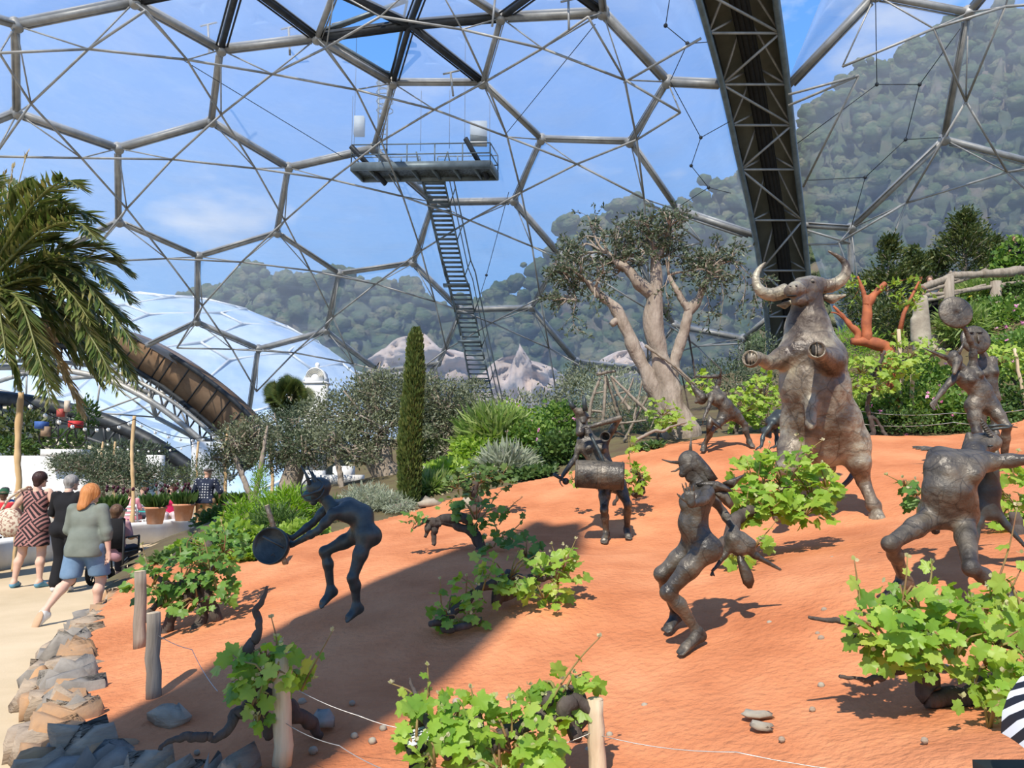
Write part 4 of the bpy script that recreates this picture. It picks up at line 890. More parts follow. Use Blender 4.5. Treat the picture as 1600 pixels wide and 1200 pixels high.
for dx in (-.075, .04): mb = MB(); mb.box(dc + A(dx, -.035, .09), (.07, .03, .012)); build(mb, 'eye_slit', M['void'], s)
mb = MB(); mb.tube([dc + A(.01, -.04, .08), dc + A(.01, -.06, -.02), dc + A(.01, -.04, -.06)], [.006, .014, .01], 6); build(mb, 'nose_ridge', M['bronze'], s)

# ---- arched back figure on the ridge
s = thing('bronze_statue', 'bronze figure bending right over backwards on the ridge left of the bull', 'statue', hit(1100, 706), STAT)
D = 12.0
J = Jpx(D, hipR=(1131,652), hipL=(1149,648,.1), waist=(1134,634), chest=(1121,622), shR=(1112,617,-.1), shL=(1120,608,.1), neck=(1109,619), head=(1096,621), elR=(1108,634,-.15), wrR=(1101,650,-.2), elL=(1125,588,.05), wrL=(1097,589,.0),
        knR=(1111,673,-.15), knL=(1164,664,.1), anR=(1100,697,.0), anL=(1171,695,.1), toeR=(1097,706,-.1), toeL=(1177,703,-.05))
J.update(face=nrm(A(-.7, -.3, .3)), headup=A(-.3, 0, -1), hdR=A(-.4, 0, -1), pnR=A(1, 0, 0), thR=A(0, -1, 0), hdL=A(-1, 0, .1), pnL=A(0, 0, -1), thL=A(0, -1, 0))
for q in 'LR': J['an' + q][2] = G(J['an' + q][0], J['an' + q][1]) + .09; J['toe' + q][2] = G(J['toe' + q][0], J['toe' + q][1]) + .02
organic('body', figure(J, .95, True, ll=.9, la=.85, face=False), .012, M['bronze'], s)
organic('mask', [cone(J['head'], .085, K(1084, 606, 12), .035, .03), cone(K(1084, 606, 12), .03, K(1080, 600, 12), .012, .02), cone(J['head'], .06, K(1088, 628, 12), .03, .03)], .012, M['bronze'], s)
mb = MB(); mb.tube([K(1049, 573, 12.1), K(1068, 588, 12.05), K(1083, 604, 12)], [.01, .016, .02], 6); build(mb, 'horn', M['bronze'], s)
mb = MB(); mb.add(*wing([K(x, y, 11.75) for x, y in ((1107,647),(1117,656),(1125,662),(1129,672),(1120,664),(1112,660),(1104,682),(1103,664))], .02)); build(mb, 'loose_skin', M['bronze'], s)
mb = MB(); mb.tube([K(1125, 588, 12), K(1127, 577, 12), K(1115, 566, 12), K(1110, 560, 12)], [.02, .012, .008, .006], 6); build(mb, 'reed', M['bronze'], s)

# ---- dark crab-like figure bent over behind the bull
s = thing('bronze_statue', 'black bronze figure bent over on hands and feet behind the bull', 'statue', hit(1215, 706), STAT)
D = 11.2
J = Jpx(D, hipR=(1220,652,-.1), hipL=(1226,652,.15), waist=(1217,650), chest=(1207,660), shR=(1206,662,-.15), shL=(1210,662,.15), neck=(1202,668), head=(1199,676), elR=(1192,682,-.15), wrR=(1190,697,-.2), elL=(1214,684,.1), wrL=(1213,697,.05),
        knR=(1228,676,-.15), knL=(1236,674,.15), anR=(1222,700,-.1), anL=(1234,700,.1), toeR=(1216,706,-.15), toeL=(1228,706,.05))
J.update(face=A(-.6, -.4, -.5), headup=A(-1, 0, 0), hdR=nrm(A(-1, -.2, -.5)), pnR=A(0, 0, -1), thR=A(0, -1, 0), hdL=nrm(A(-1, 0, -.3)), pnL=A(0, 0, -1), thL=A(0, -1, 0))
for q in 'LR': J['an' + q][2] = G(J['an' + q][0], J['an' + q][1]) + .09; J['toe' + q][2] = G(J['toe' + q][0], J['toe' + q][1]) + .02
organic('body', figure(J, .85, False, ll=.75, la=.9, face=False), .013, M['bronze_dark'], s)

# ================================================================ the bull
bull = thing('bull_statue', 'towering weathered bronze bull rearing on its hind legs at the crest of the bank', 'bull statue', hit(1370, 812), 'bronze bull')
del bull['group']
D = 8.5
def k3(x, y, d=0.): return K(x, y, D + d)
P = [cone(k3(1262, 482), .17, k3(1262, 512, .02), .23, .08), cone(k3(1262, 512, .02), .23, k3(1266, 548), .30, .1), cone(k3(1248, 560, 0), .22, k3(1285, 560, 0), .23, .1),
     cone(k3(1266, 556), .31, k3(1272, 606), .33, .1), cone(k3(1262, 600), .27, k3(1286, 604), .28, .1), cone(k3(1272, 606), .34, k3(1280, 650, .08), .34, .1), cone(k3(1262, 655, .1), .27, k3(1303, 658, .1), .30, .1), cone(k3(1280, 650, .1), .33, k3(1290, 690, .15), .29, .1),
     # rump and hind legs
     cone(k3(1300, 668, .1), .26, k3(1330, 696, .1), .20, .1), cone(k3(1328, 690, .08), .21, k3(1341, 722, .02), .13, .07), cone(k3(1341, 722, .02), .125, k3(1349, 752, .08), .075, .05), cone(k3(1349, 752, .08), .07, k3(1362, 783, -.02), .06, .03),
     ell(k3(1365, 790, -.02), A(.085, .085, .08), None, .03), cone(k3(1366, 792, -.02), .065, k3(1371, 803, -.06), .06, .02),
     cone(k3(1255, 668, .15), .24, k3(1240, 700, .1), .17, .1), cone(k3(1240, 700, .1), .16, k3(1228, 730, -.1), .11, .06), cone(k3(1228, 730, -.1), .10, k3(1230, 756, .1), .068, .05), cone(k3(1230, 756, .1), .062, k3(1222, 786, 0), .055, .03), cone(k3(1222, 786, 0), .07, k3(1218, 796, -.05), .06, .02),
     # forelegs
     cone(k3(1243, 556), .19, k3(1222, 560, -.1), .12, .07), cone(k3(1222, 560, -.1), .115, k3(1200, 567, -.25), .075, .05), cone(k3(1200, 567, -.25), .07, k3(1184, 559, -.38), .065, .03), cone(k3(1184, 559, -.38), .06, k3(1176, 561, -.44), .085, .02),
     cone(k3(1294, 560, 0), .20, k3(1296, 564, -.35), .15, .07), cone(k3(1296, 564, -.35), .14, k3(1284, 556, -.62), .09, .05), cone(k3(1284, 556, -.62), .08, k3(1276, 549, -.80), .085, .03),
     # head
     cone(k3(1262, 478), .15, k3(1263, 456, -.02), .15, .06), cone(k3(1268, 447, -.03), .115, k3(1243, 452, -.22), .085, .05), cone(k3(1243, 452, -.22), .08, k3(1235, 455, -.30), .072, .03), cone(k3(1262, 466, -.08), .10, k3(1243, 470, -.22), .05, .04),
     cone(k3(1280, 445, 0), .09, k3(1250, 443, .0), .07, .04), ell(k3(1269, 440, -.15), A(.045, .04, .04), None, .02), cone(k3(1236, 449, -.32), .025, k3(1233, 450, -.345), .02, .02), cone(k3(1242, 448, -.32), .025, k3(1243, 449, -.345), .02, .02),
     # prepuce, udder folds, ribs
     cone(k3(1267, 630, -.28), .07, k3(1267, 662, -.30), .055, .06), cone(k3(1267, 662, -.30), .05, k3(1267, 668, -.33), .03, .03), ell(k3(1285, 548, -.2), A(.12, .1, .14), None, .08), ell(k3(1249, 548, -.18), A(.11, .1, .13), None, .08),
     cone(k3(1290, 700, .25), .05, k3(1297, 722, .3), .06, .03), ell(k3(1297, 730, .3), A(.065, .065, .09), None, .03)]
body = organic('body', P, .013, M['bronze_bull'], bull)
for nm, q, r in (('horn', [(1228,454,0),(1211,460,-.03),(1194,458,-.05),(1183,447,-.05),(1181,432,-.04),(1187,419,-.03),(1196,410,-.02)], [.085, .075, .062, .045, .03, .010]),
                 ('horn', [(1279,446,.03),(1295,447,.03),(1310,441,.02),(1321,428,.0),(1321,413,.0),(1311,402,0),(1294,392,0)], [.085, .078, .065, .048, .03, .010])):
    Pp = catmull([k3(*v) for v in q], 5); rr = np.interp(np.linspace(0, 1, len(Pp)), np.linspace(0, 1, len(r)), r) * (1 + .035 * np.sin(np.arange(len(Pp)) * 2.4))
    mb = MB(); mb.tube(Pp, list(rr), 14); build(mb, nm, M['bronze_bull'], bull, smooth=True)
organic('ear', [cone(k3(1284, 463, .02), .03, k3(1300, 467, .0), .05, .03), cone(k3(1300, 467, 0), .048, k3(1321, 461, -.05), .012, .03)], .010, M['bronze_bull'], bull)
organic('ear', [cone(k3(1236, 472, .05), .025, k3(1226, 477, .05), .035, .03), cone(k3(1226, 477, .05), .032, k3(1214, 477, .0), .01, .03)], .010, M['bronze_bull'], bull)
mb = MB(); mb.ball(k3(1269, 441, -.18), (.028, .022, .02), 10); build(mb, 'eye', M['void'], bull)
for c, ax in ((k3(1174, 561, -.46), (-.55, -.82, .1)), (k3(1275, 548, -.83), (-.12, -1, .12))):
    mb = MB(); mb.lathe([(0, -.03), (.085, -.04), (.095, 0), (.088, .045), (.078, .05), (.07, .02), (0, .02)], c, 20, ax); h_ = build(mb, 'hoof', M['bronze_bull'], bull)
    z = nrm(ax); mb = MB(); x = nrm(np.cross(z, (0, 0, 1)))
    for sg in (-1, 1): mb.ball(c + x * sg * .030 + z * .03, (.028, .02, .055), 10)
    mb.box(c + z * .045, (.008, .02, .15)); build(mb, 'cloven_pad', M['void'], h_)
organic('hoof', [cone(k3(1370, 804, -.08), .07, k3(1373, 812, -.12), .075, .02), cone(k3(1366, 806, -.02), .06, k3(1367, 813, -.08), .065, .02)], .010, M['bronze_bull'], bull)
organic('hoof', [cone(k3(1218, 798, -.06), .07, k3(1217, 806, -.1), .075, .02), cone(k3(1222, 798, -.02), .06, k3(1224, 806, -.06), .065, .02)], .010, M['bronze_bull'], bull)
tp = catmull([k3(1305, 690, .42), k3(1332, 705, .55), k3(1338, 725, .5), k3(1330, 745, .35), k3(1318, 758, .25), k3(1300, 770, .15)], 5)
mb = MB(); mb.tube(tp, [.06, .04, .032, .028, .03], 10); build(mb, 'tail', M['bronze_bull'], bull, smooth=True)
mb = MB(); mb.ball(k3(1237, 462, -.33), (.06, .02, .014), 10)
build(mb, 'mouth', M['void'], bull)
for x, y in ((1235,448),(1244,447)): mb = MB(); mb.ball(k3(x, y, -.36), (.014, .01, .009), 8); build(mb, 'nostril', M['void'], bull)
# ================================================================ vines
def ground_at(p, up=0.): q = np.array(p, float); q[2] = G(q[0], q[1]) + up; return q
def gnarl(P, r, rng, k=5, amp=.25):
    P = catmull(P, 12); cl = np.concatenate([[0], np.cumsum(np.linalg.norm(np.diff(P, axis=0), axis=1))]); st_ = max(cl[-1] / 60, np.mean(r) * .55); m = max(4, int(cl[-1] / st_) + 1); u_ = np.linspace(0, cl[-1], m); P = np.stack([np.interp(u_, cl, P[:, i]) for i in range(3)], 1); rr = np.interp(np.linspace(0, 1, m), np.linspace(0, 1, len(r)), r)
    def sm(v): return (np.roll(v, 1, 0) + v * 2 + np.roll(v, -1, 0)) / 4
    J_ = sm(sm(rng.normal(size=P.shape))); J_[0] = J_[-1] = 0; P = P + J_ * (rr * amp * .9)[:, None]
    return P, list(rr * (1 + .16 * sm(sm(rng.normal(size=m)))))
def vine(label, trunks, clusters, shoots=(), seed=0, leafsize=.12, lm='vineleaf', name='grape_vine', bark='vinebark', twigr=.005):
    rng = np.random.default_rng(seed); b = np.array([K(*trunks[0][0][0])])[0]
    t = thing(name, label, 'grape vine', ground_at(b), 'gnarled grape vines on the soil bank')
    for pl, r in trunks:
        P, rr = gnarl([K(*q) for q in pl], [v * .78 for v in r], rng, 5, .5); mb = MB(); mb.tube(P, rr, 9); build(mb, 'trunk', M[bark], t, smooth=True)
    allP = []; mb = MB(); tw = MB(); bd = MB()
    for px, py, D, rx, rz, n in clusters:
        n = max(4, int(n * (.95 if D < 4.5 else .78))); rx *= 1.08; rz *= 1.12
        c = K(px, py, D); u = rdir(rng, n) * rng.uniform(.35, 1, n)[:, None] ** .5; P = c + u * A(rx, rx * .75, rz)
        gz = Gv(P[:, 0], P[:, 1]); P[:, 2] = np.maximum(P[:, 2], gz + .07)
        d = u * A(1, 1, .3) + rng.normal(size=(n, 3)) * .5 + A(0, -.25, -.45); up = rng.normal(size=(n, 3)) * .45 + A(-.2, -.65, .9)
        leaves(mb, P, d, up, rng.uniform(.5, 1.1, n) * leafsize * .92, 'vine')
        m = min(n, max(4, n // 5))
        for i in range(m): e = P[i]; a = c + (e - c) * .1 - A(0, 0, rz * .4); tw.tube([a, (a + e) / 2 + A(0, 0, .03), e], [twigr * 1.6, twigr * .7], 5)
        nb = max(3, n // 8); Q = P[-nb:] + A(0, 0, .03); leaves(mb, np.repeat(Q, 3, 0), rdir(rng, nb * 3) + A(0, 0, .8), rdir(rng, nb * 3), .2 * leafsize, 'round', 1)
    for sh in shoots:
        P = catmull([K(*q) for q in sh], 4); tw.tube(P, [twigr * 1.3, twigr * .5], 5); n = 4; idx = np.linspace(1, len(P) - 1, n).astype(int)
        leaves(mb, P[idx[:-1]], rdir(rng, n - 1) + A(0, 0, -.3), rng.normal(size=(n - 1, 3)) * .4 + A(0, -.5, .8), rng.uniform(.35, .75, n - 1) * leafsize, 'vine')
        leaves(mb, np.repeat(P[-1:], 5, 0), rdir(rng, 5) + A(0, 0, 1), rdir(rng, 5), .2 * leafsize, 'round', 1)
    build(tw, 'shoot', M['shoot'], t); build(mb, 'foliage', [M[lm], M['budleaf']], t)
    return t
D = 4.05
vine('small vine with a tall black snaking arm, behind the pale split post', [
    ([(412,1105,D),(400,1075,D),(408,1050,D),(420,1030,D)], [.05,.06,.06,.04]),
    ([(392,1045,D),(388,1020,D),(390,1005,D),(402,990,D),(403,965,D),(400,950,D),(408,940,D),(414,930,D),(417,916,D)], [.03,.034,.036,.033,.024,.022,.022,.016,.009]),
    ([(412,1090,D),(375,1110,D-.05),(360,1135,D-.1),(330,1155,D-.15)], [.05,.045,.035,.02]), ([(330,1152,3.85),(300,1150,3.8),(262,1160,3.78),(250,1172,3.75)], [.025,.03,.02,.012]),
    ([(415,1085,D),(450,1110,D+.1),(480,1130,D+.2),(500,1150,D+.3)], [.05,.055,.05,.03]), ([(405,1095,D),(410,1125,D),(420,1150,D)], [.045,.04,.03])],
    [(385,1050,D-.1,.13,.12,24),(425,1045,D-.15,.14,.12,26),(405,1085,D-.15,.10,.08,8),(415,1020,D-.05,.09,.07,8),(460,1065,D,.08,.05,6),(402,1120,D-.15,.04,.03,3)],
    [[(430,1030,D),(432,1000,D),(424,965,D)],[(470,1080,D),(490,1040,D),(520,985,D)],[(440,1050,D),(470,1050,D),(492,1060,D)]], 1, .11)
D = 7.0
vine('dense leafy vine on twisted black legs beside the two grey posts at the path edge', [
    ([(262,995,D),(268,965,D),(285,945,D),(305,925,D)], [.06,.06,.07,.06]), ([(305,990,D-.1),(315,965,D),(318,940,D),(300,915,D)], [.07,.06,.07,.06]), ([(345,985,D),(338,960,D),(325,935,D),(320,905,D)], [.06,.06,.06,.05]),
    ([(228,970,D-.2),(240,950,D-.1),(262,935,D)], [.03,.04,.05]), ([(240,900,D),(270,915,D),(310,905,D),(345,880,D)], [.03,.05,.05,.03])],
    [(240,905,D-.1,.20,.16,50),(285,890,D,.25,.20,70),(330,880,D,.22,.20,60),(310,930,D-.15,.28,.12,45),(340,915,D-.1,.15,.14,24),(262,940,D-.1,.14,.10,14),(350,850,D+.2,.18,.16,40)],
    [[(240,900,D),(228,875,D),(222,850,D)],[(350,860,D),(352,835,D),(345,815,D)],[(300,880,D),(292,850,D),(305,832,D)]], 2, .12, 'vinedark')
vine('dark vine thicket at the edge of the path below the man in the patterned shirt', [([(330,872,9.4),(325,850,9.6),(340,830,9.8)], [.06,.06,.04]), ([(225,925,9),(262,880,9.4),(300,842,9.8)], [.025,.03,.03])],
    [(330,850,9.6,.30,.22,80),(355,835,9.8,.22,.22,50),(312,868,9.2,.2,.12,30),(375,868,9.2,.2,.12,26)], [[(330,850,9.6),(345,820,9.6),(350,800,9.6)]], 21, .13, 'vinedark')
D = 8.2
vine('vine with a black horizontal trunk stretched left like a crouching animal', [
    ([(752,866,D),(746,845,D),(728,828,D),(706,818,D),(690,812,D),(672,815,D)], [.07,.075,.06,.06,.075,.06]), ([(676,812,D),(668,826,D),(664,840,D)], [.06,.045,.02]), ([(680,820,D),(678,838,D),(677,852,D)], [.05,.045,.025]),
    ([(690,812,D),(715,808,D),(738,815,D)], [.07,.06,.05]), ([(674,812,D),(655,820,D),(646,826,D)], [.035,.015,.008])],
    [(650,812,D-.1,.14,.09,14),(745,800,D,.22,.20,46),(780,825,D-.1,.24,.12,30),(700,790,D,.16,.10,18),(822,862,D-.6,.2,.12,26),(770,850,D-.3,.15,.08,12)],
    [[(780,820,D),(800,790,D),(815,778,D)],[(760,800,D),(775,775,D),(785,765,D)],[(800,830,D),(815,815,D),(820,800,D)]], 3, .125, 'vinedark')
D = 10.4
vine('dark upright vine at the back edge of the bank beside the pale grasses', [([(742,800,D),(741,785,D),(738,770,D),(742,752,D)], [.08,.08,.09,.06]), ([(752,795,D),(748,782,D),(742,772,D)], [.05,.05,.05])],
    [(745,745,D,.34,.20,110),(715,755,D,.2,.15,36),(780,745,D,.22,.16,40)], [], 4, .13, 'midgreen')
D = 6.0
vine('low wide vine sprawling over the middle of the bank, its shadow spread to the right', [
    ([(795,935,D),(792,915,D),(800,895,D)], [.10,.09,.07]), ([(775,945,D-.1),(785,925,D-.05),(790,905,D)], [.05,.06,.05]), ([(795,905,D),(760,915,D-.1),(720,950,D-.25),(690,968,D-.35),(672,975,D-.4)], [.06,.045,.04,.04,.03]),
    ([(798,900,D),(830,905,D),(865,900,D)], [.05,.04,.025]), ([(838,902,D),(832,890,D),(827,882,D)], [.028,.02,.008]), ([(690,985,D-.4),(720,982,D-.4),(752,968,D-.35)], [.03,.035,.02])],
    [(795,890,D-.05,.26,.15,60),(750,920,D-.2,.2,.13,38),(700,955,D-.3,.16,.14,34),(725,965,D-.35,.14,.08,16),(870,895,D,.20,.18,48),(850,925,D-.1,.18,.10,24),(880,880,D+.05,.12,.12,16),(800,920,D-.2,.06,.05,6)],
    [[(690,950,D-.3),(688,925,D-.3),(688,905,D-.3)],[(880,880,D),(892,860,D),(900,842,D)],[(870,890,D),(866,865,D),(862,850,D)],[(752,905,D-.1),(755,890,D),(757,880,D)],[(728,930,D-.2),(729,912,D-.2),(730,900,D-.2)]], 5, .115)
D = 7.1
vine('big sunlit mass of lime green vine leaves in front of the rearing bull', [
    ([(1140,850,6.6),(1146,825,6.7),(1165,803,6.9),(1195,796,D)], [.09,.08,.07,.07]), ([(1195,796,D),(1240,795,D),(1280,788,D+.1),(1305,778,D+.2)], [.07,.06,.05,.03]), ([(1128,852,6.5),(1136,842,6.6),(1145,832,6.7)], [.07,.06,.05])],
    [(1180,755,D,.24,.26,90),(1225,745,D,.3,.24,110),(1270,762,D,.22,.24,80),(1200,785,D-.15,.24,.16,60),(1255,795,D-.15,.26,.14,50),(1165,785,D-.2,.14,.16,34),(1290,750,D+.1,.12,.16,24),(1155,862,D-.6,.14,.06,8),(1180,850,D-.5,.08,.05,4)],
    [[(1240,720,D),(1252,695,D),(1245,680,D)],[(1262,720,D),(1270,700,D),(1285,688,D)],[(1205,725,D),(1200,705,D),(1204,692,D)],[(1180,850,D-.5),(1200,830,D-.4),(1212,815,D-.4)]], 6, .145)
D = 3.6
vine('nearest large vine at lower right with bare black arms reaching left', [
    ([(1455,1085,D),(1452,1060,D),(1440,1040,D),(1432,1015,D),(1450,990,D),(1480,975,D)], [.07,.065,.05,.04,.045,.04]), ([(1445,1092,D),(1480,1088,D),(1530,1072,D),(1580,1060,D+.1),(1640,1040,D+.1)], [.055,.06,.06,.05,.05]),
    ([(1395,995,D),(1372,1008,D),(1362,1002,D),(1335,997,D),(1328,975,D),(1310,970,D),(1285,969,D),(1263,964,D)], [.03,.035,.035,.03,.028,.018,.012,.008]),
    ([(1420,1015,D),(1412,1035,D),(1405,1048,D),(1385,1052,D),(1362,1060,D),(1330,1058,D),(1312,1056,D)], [.02,.022,.025,.025,.018,.010,.012]), ([(1362,1060,D),(1361,1066,D),(1361,1071,D)], [.014,.012,.008]),
    ([(1480,975,D),(1440,985,D),(1405,995,D)], [.035,.03,.03]), ([(1480,975,D),(1540,1000,D),(1600,1010,D)], [.035,.03,.025])],
    [(1370,970,D-.1,.13,.10,22),(1400,990,D-.12,.16,.14,36),(1440,960,D-.05,.16,.14,36),(1500,950,D,.18,.12,36),(1490,1000,D-.15,.18,.14,40),(1540,1010,D-.15,.18,.16,40),(1580,970,D,.16,.16,30),(1580,1050,D-.15,.14,.14,24),(1545,1125,D-.4,.11,.08,9),(1590,1090,D-.3,.1,.12,12),(1410,925,D,.10,.05,8),(1590,920,D,.13,.12,14),(1450,1030,D-.2,.1,.06,8)],
    [[(1405,960,D),(1415,910,D),(1418,870,D)],[(1345,950,D),(1340,910,D),(1335,875,D)],[(1450,930,D),(1455,900,D),(1456,880,D)],[(1540,960,D),(1562,900,D),(1578,850,D),(1590,790,D)],[(1550,980,D),(1580,920,D),(1595,890,D)],[(1570,1010,D),(1590,965,D),(1600,955,D)],[(1562,1060,D),(1558,1100,D-.2),(1560,1130,D-.4)]], 7, .115)
D = 3.55
vine('nearest vine at bottom centre with a looping grey trunk left of the cut post', [
    ([(905,1150,D),(890,1135,D),(880,1110,D),(895,1092,D),(915,1100,D),(912,1125,D),(900,1140,D)], [.035,.035,.04,.045,.04,.035,.03]), ([(870,1120,D),(840,1120,D),(790,1150,D-.05),(750,1165,D-.1),(700,1160,D-.1)], [.045,.04,.045,.05,.05]),
    ([(752,1120,D-.05),(745,1145,D-.05),(748,1180,D-.1),(755,1215,D-.15)], [.05,.05,.045,.05]), ([(915,1105,D),(905,1085,D+.1),(880,1078,D+.1),(850,1090,D)], [.03,.03,.035,.04]), ([(640,1060,D),(652,1095,D-.1),(672,1140,D-.2),(700,1180,D-.2)], [.008,.014,.022,.03]),
    ([(915,1145,D),(922,1150,D),(932,1150,D)], [.02,.015,.01])],
    [(670,1120,D-.15,.14,.12,26),(710,1115,D-.1,.15,.13,32),(730,1160,D-.2,.13,.12,26),(800,1150,D-.15,.17,.13,40),(780,1185,D-.25,.14,.08,16),(820,1110,D,.12,.10,22),(865,1105,D,.10,.09,16),(875,1075,D+.05,.12,.08,14),(900,1070,D+.05,.08,.05,6),(680,1185,D-.3,.08,.06,7),(840,1165,D-.2,.09,.08,14),(650,1150,D-.25,.06,.10,9)],
    [[(655,1100,D),(640,1080,D),(612,1068,D)],[(670,1090,D),(669,1060,D),(668,1040,D)],[(840,1140,D),(870,1080,D),(905,1030,D),(938,995,D)],[(800,1150,D-.1),(799,1115,D-.1),(797,1090,D-.1)],[(708,1130,D),(695,1105,D),(685,1085,D)],[(740,1100,D),(738,1085,D),(736,1075,D)]], 8, .108)
D = 6.2
vine('vine at the right edge behind the arched-back figure', [([(1600,850,5.9),(1590,825,6),(1585,800,6)], [.07,.06,.05])], [(1585,770,D,.22,.22,60),(1610,800,D,.22,.22,50),(1600,735,D,.2,.12,24),(1560,800,D,.14,.14,20)], [[(1585,745,D),(1580,720,D),(1592,705,D)]], 9, .14)
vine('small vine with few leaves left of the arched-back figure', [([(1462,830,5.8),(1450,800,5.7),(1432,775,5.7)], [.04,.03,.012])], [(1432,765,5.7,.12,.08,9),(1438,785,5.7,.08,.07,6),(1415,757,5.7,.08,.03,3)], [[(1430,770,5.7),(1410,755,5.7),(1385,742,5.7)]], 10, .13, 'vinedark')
vine('vine sprouting behind the drummer', [([(990,775,10),(1002,765,10),(1000,745,10),(985,735,10)], [.07,.08,.05,.03]), ([(960,790,9.9),(968,770,9.9),(975,755,10)], [.03,.03,.03])], [(985,745,9.8,.22,.18,54),(1000,740,9.8,.14,.14,18),(985,695,10,.07,.08,7),(895,745,10,.08,.08,6)], [[(985,730,10),(983,705,10),(982,680,10)]], 11, .125)

# ================================================================ shrubs and trees
def shrub(name, label, cat, blobs, lm, size, kind='blade', seed=0, stems=6, stem='greystake', group=None, flowers=None, drop=True, upb=.3, root=None):
    """blobs: (px, py, D, rx, rz, n) in photo points and metres"""
    rng = np.random.default_rng(seed); c0 = K(*blobs[0][:3]); t = thing(name, label, cat, ground_at(root if root is not None else c0), group); mb = MB(); sm = MB(); fl = MB()
    base = np.array(t.location)
    for px, py, D, rx, rz, n in blobs:
        c = K(px, py, D); n = int(n); u = rdir(rng, n) * (rng.uniform(.15, 1, n)[:, None]) ** .4; P = c + u * A(rx, rx * .8, rz) * (1 + .12 * rng.normal(size=(n, 1)))
        if drop: P[:, 2] = np.maximum(P[:, 2], Gv(P[:, 0], P[:, 1]) + .03)
        d = u + rng.normal(size=(n, 3)) * .6 + A(0, 0, upb); up = rng.normal(size=(n, 3)) * .6 + A(0, -.4, .7)
        leaves(mb, P, d, up, rng.uniform(.7, 1.3, n) * size, kind)
        if flowers:
            fm, fn, fs = flowers; nf = int(fn); u2 = rdir(rng, nf); u2[:, 1] = -abs(u2[:, 1]); Q = c + u2 * A(rx, rx * .8, rz) * 1.04
            for k in range(5): leaves(mb, Q, rdir(rng, nf), u2 + rng.normal(size=u2.shape) * .3, fs, 'round', 1)
        for i in range(stems): sm.tube([base + rng.normal(size=3) * A(.06, .06, 0), (base + P[i]) / 2 + A(0, 0, .08), P[i]], [.014, .004], 5)
    if stems: build(sm, 'stem', M[stem], t)
    if flowers: return (build(mb, 'foliage', [M[lm], M[flowers[0]]], t), t)[1]
    build(mb, 'foliage', M[lm], t); return t
def branch(mb, tips, p, d, L, r, lvl, rng, spread=.55, upv=.15):
    n = 4; P = [p]; q = p.copy(); dd = d.copy()
    for i in range(n): dd = nrm(dd + rng.normal(size=3) * .18 + A(0, 0, upv * .3)); q = q + dd * L / n; P.append(q.copy())
    mb.tube(P, [r, r * .62], 7 if lvl > 1 else 5)
    if lvl == 0: tips.append((P[-1], dd)); tips.append((P[2], nrm(dd + rng.normal(size=3) * .5))); return
    for i in range(3 if lvl > 1 else 4):
        a = P[-1] if i < 2 else P[rng.integers(1, n)]; branch(mb, tips, a, nrm(dd + rng.normal(size=3) * spread + A(0, 0, upv)), L * rng.uniform(.6, .8), r * .6, lvl - 1, rng, spread, upv)
def sprays(lf, tw, tips, rng, L=.3, n=14, size=.05, per=3, droop=.25, kind='blade'):
    for p, d in tips:
        for _ in range(per):
            dd = nrm(d * .8 + rng.normal(size=3) * .7); q = p + dd * L; q[2] -= droop * L * rng.uniform(0, 1.5); tw.tube([p, (p + q) / 2 + A(0, 0, .02), q], [.005, .002], 4)
            t = rng.uniform(.15, 1, n)[:, None]; P = p + (q - p) * t; D_ = np.tile(dd, (n, 1)) * .6 + rng.normal(size=(n, 3)) * .7; leaves(lf, P, D_, rng.normal(size=(n, 3)), rng.uniform(.7, 1.3, n) * size, kind)
# ---- the big old olive behind the drummer
rng = np.random.default_rng(11); D = 14.0
t = thing('olive_tree', 'ancient pruned olive tree with three thick bare limbs, between drummer and bull', 'olive tree', ground_at(K(1068, 690, D)))
limbs = [([(1070,700),(1066,672),(1055,640),(1042,600),(1030,560),(1022,520),(1020,480),(1024,440),(1024,405),(1018,375)], [.36,.30,.25,.21,.18,.17,.165,.14,.10,.06]),
         ([(1050,672),(1030,620),(1008,580),(990,540),(972,500),(955,475),(930,455),(917,440)], [.22,.17,.145,.13,.12,.11,.085,.05]),
         ([(1052,640),(1048,600),(1055,560),(1068,520),(1076,490),(1092,465),(1104,440),(1110,425)], [.16,.135,.115,.10,.095,.09,.07,.04]),
         ([(1020,460),(1000,445),(985,425),(965,410),(950,395)], [.13,.11,.10,.07,.04]), ([(1076,485),(1065,465),(1055,450),(1045,430)], [.08,.07,.05,.03]), ([(1022,410),(1035,390),(1040,372)], [.08,.06,.03]),
         ([(972,503),(965,500),(955,508)], [.08,.07,.05]), ([(1105,430),(1122,420),(1118,410)], [.05,.04,.02]), ([(1115,430),(1128,408),(1150,410),(1172,430)], [.03,.02,.015,.006])]
for pl, r in limbs:
    P, rr = gnarl([K(x, y, D) for x, y in pl], r, rng, 5, .18); mb = MB(); mb.tube(P, rr, 12); build(mb, 'limb' if pl[0][1] < 690 else 'trunk', M['bark'], t, smooth=True)
tips = []; tw = MB()
for (x, y), L, k in (((917,440),.9,4),((930,455),.8,3),((950,395),.9,4),((965,410),.8,3),((985,425),.5,2),((1018,375),.6,4),((1024,405),.6,4),((1040,372),.6,3),((1110,425),.6,4),((1122,415),.5,3),((1045,430),.6,2),((1104,440),.5,2),((900,470),.5,3)):
    for _ in range(k):
        d = nrm(A(rng.normal() * .8 + (-.5 if x < 960 else 0), rng.normal() * .6, abs(rng.normal()) * .6 + .15)); branch(tw, tips, K(x, y, D), d, L * .55, .03, 1, rng, .7, .1)
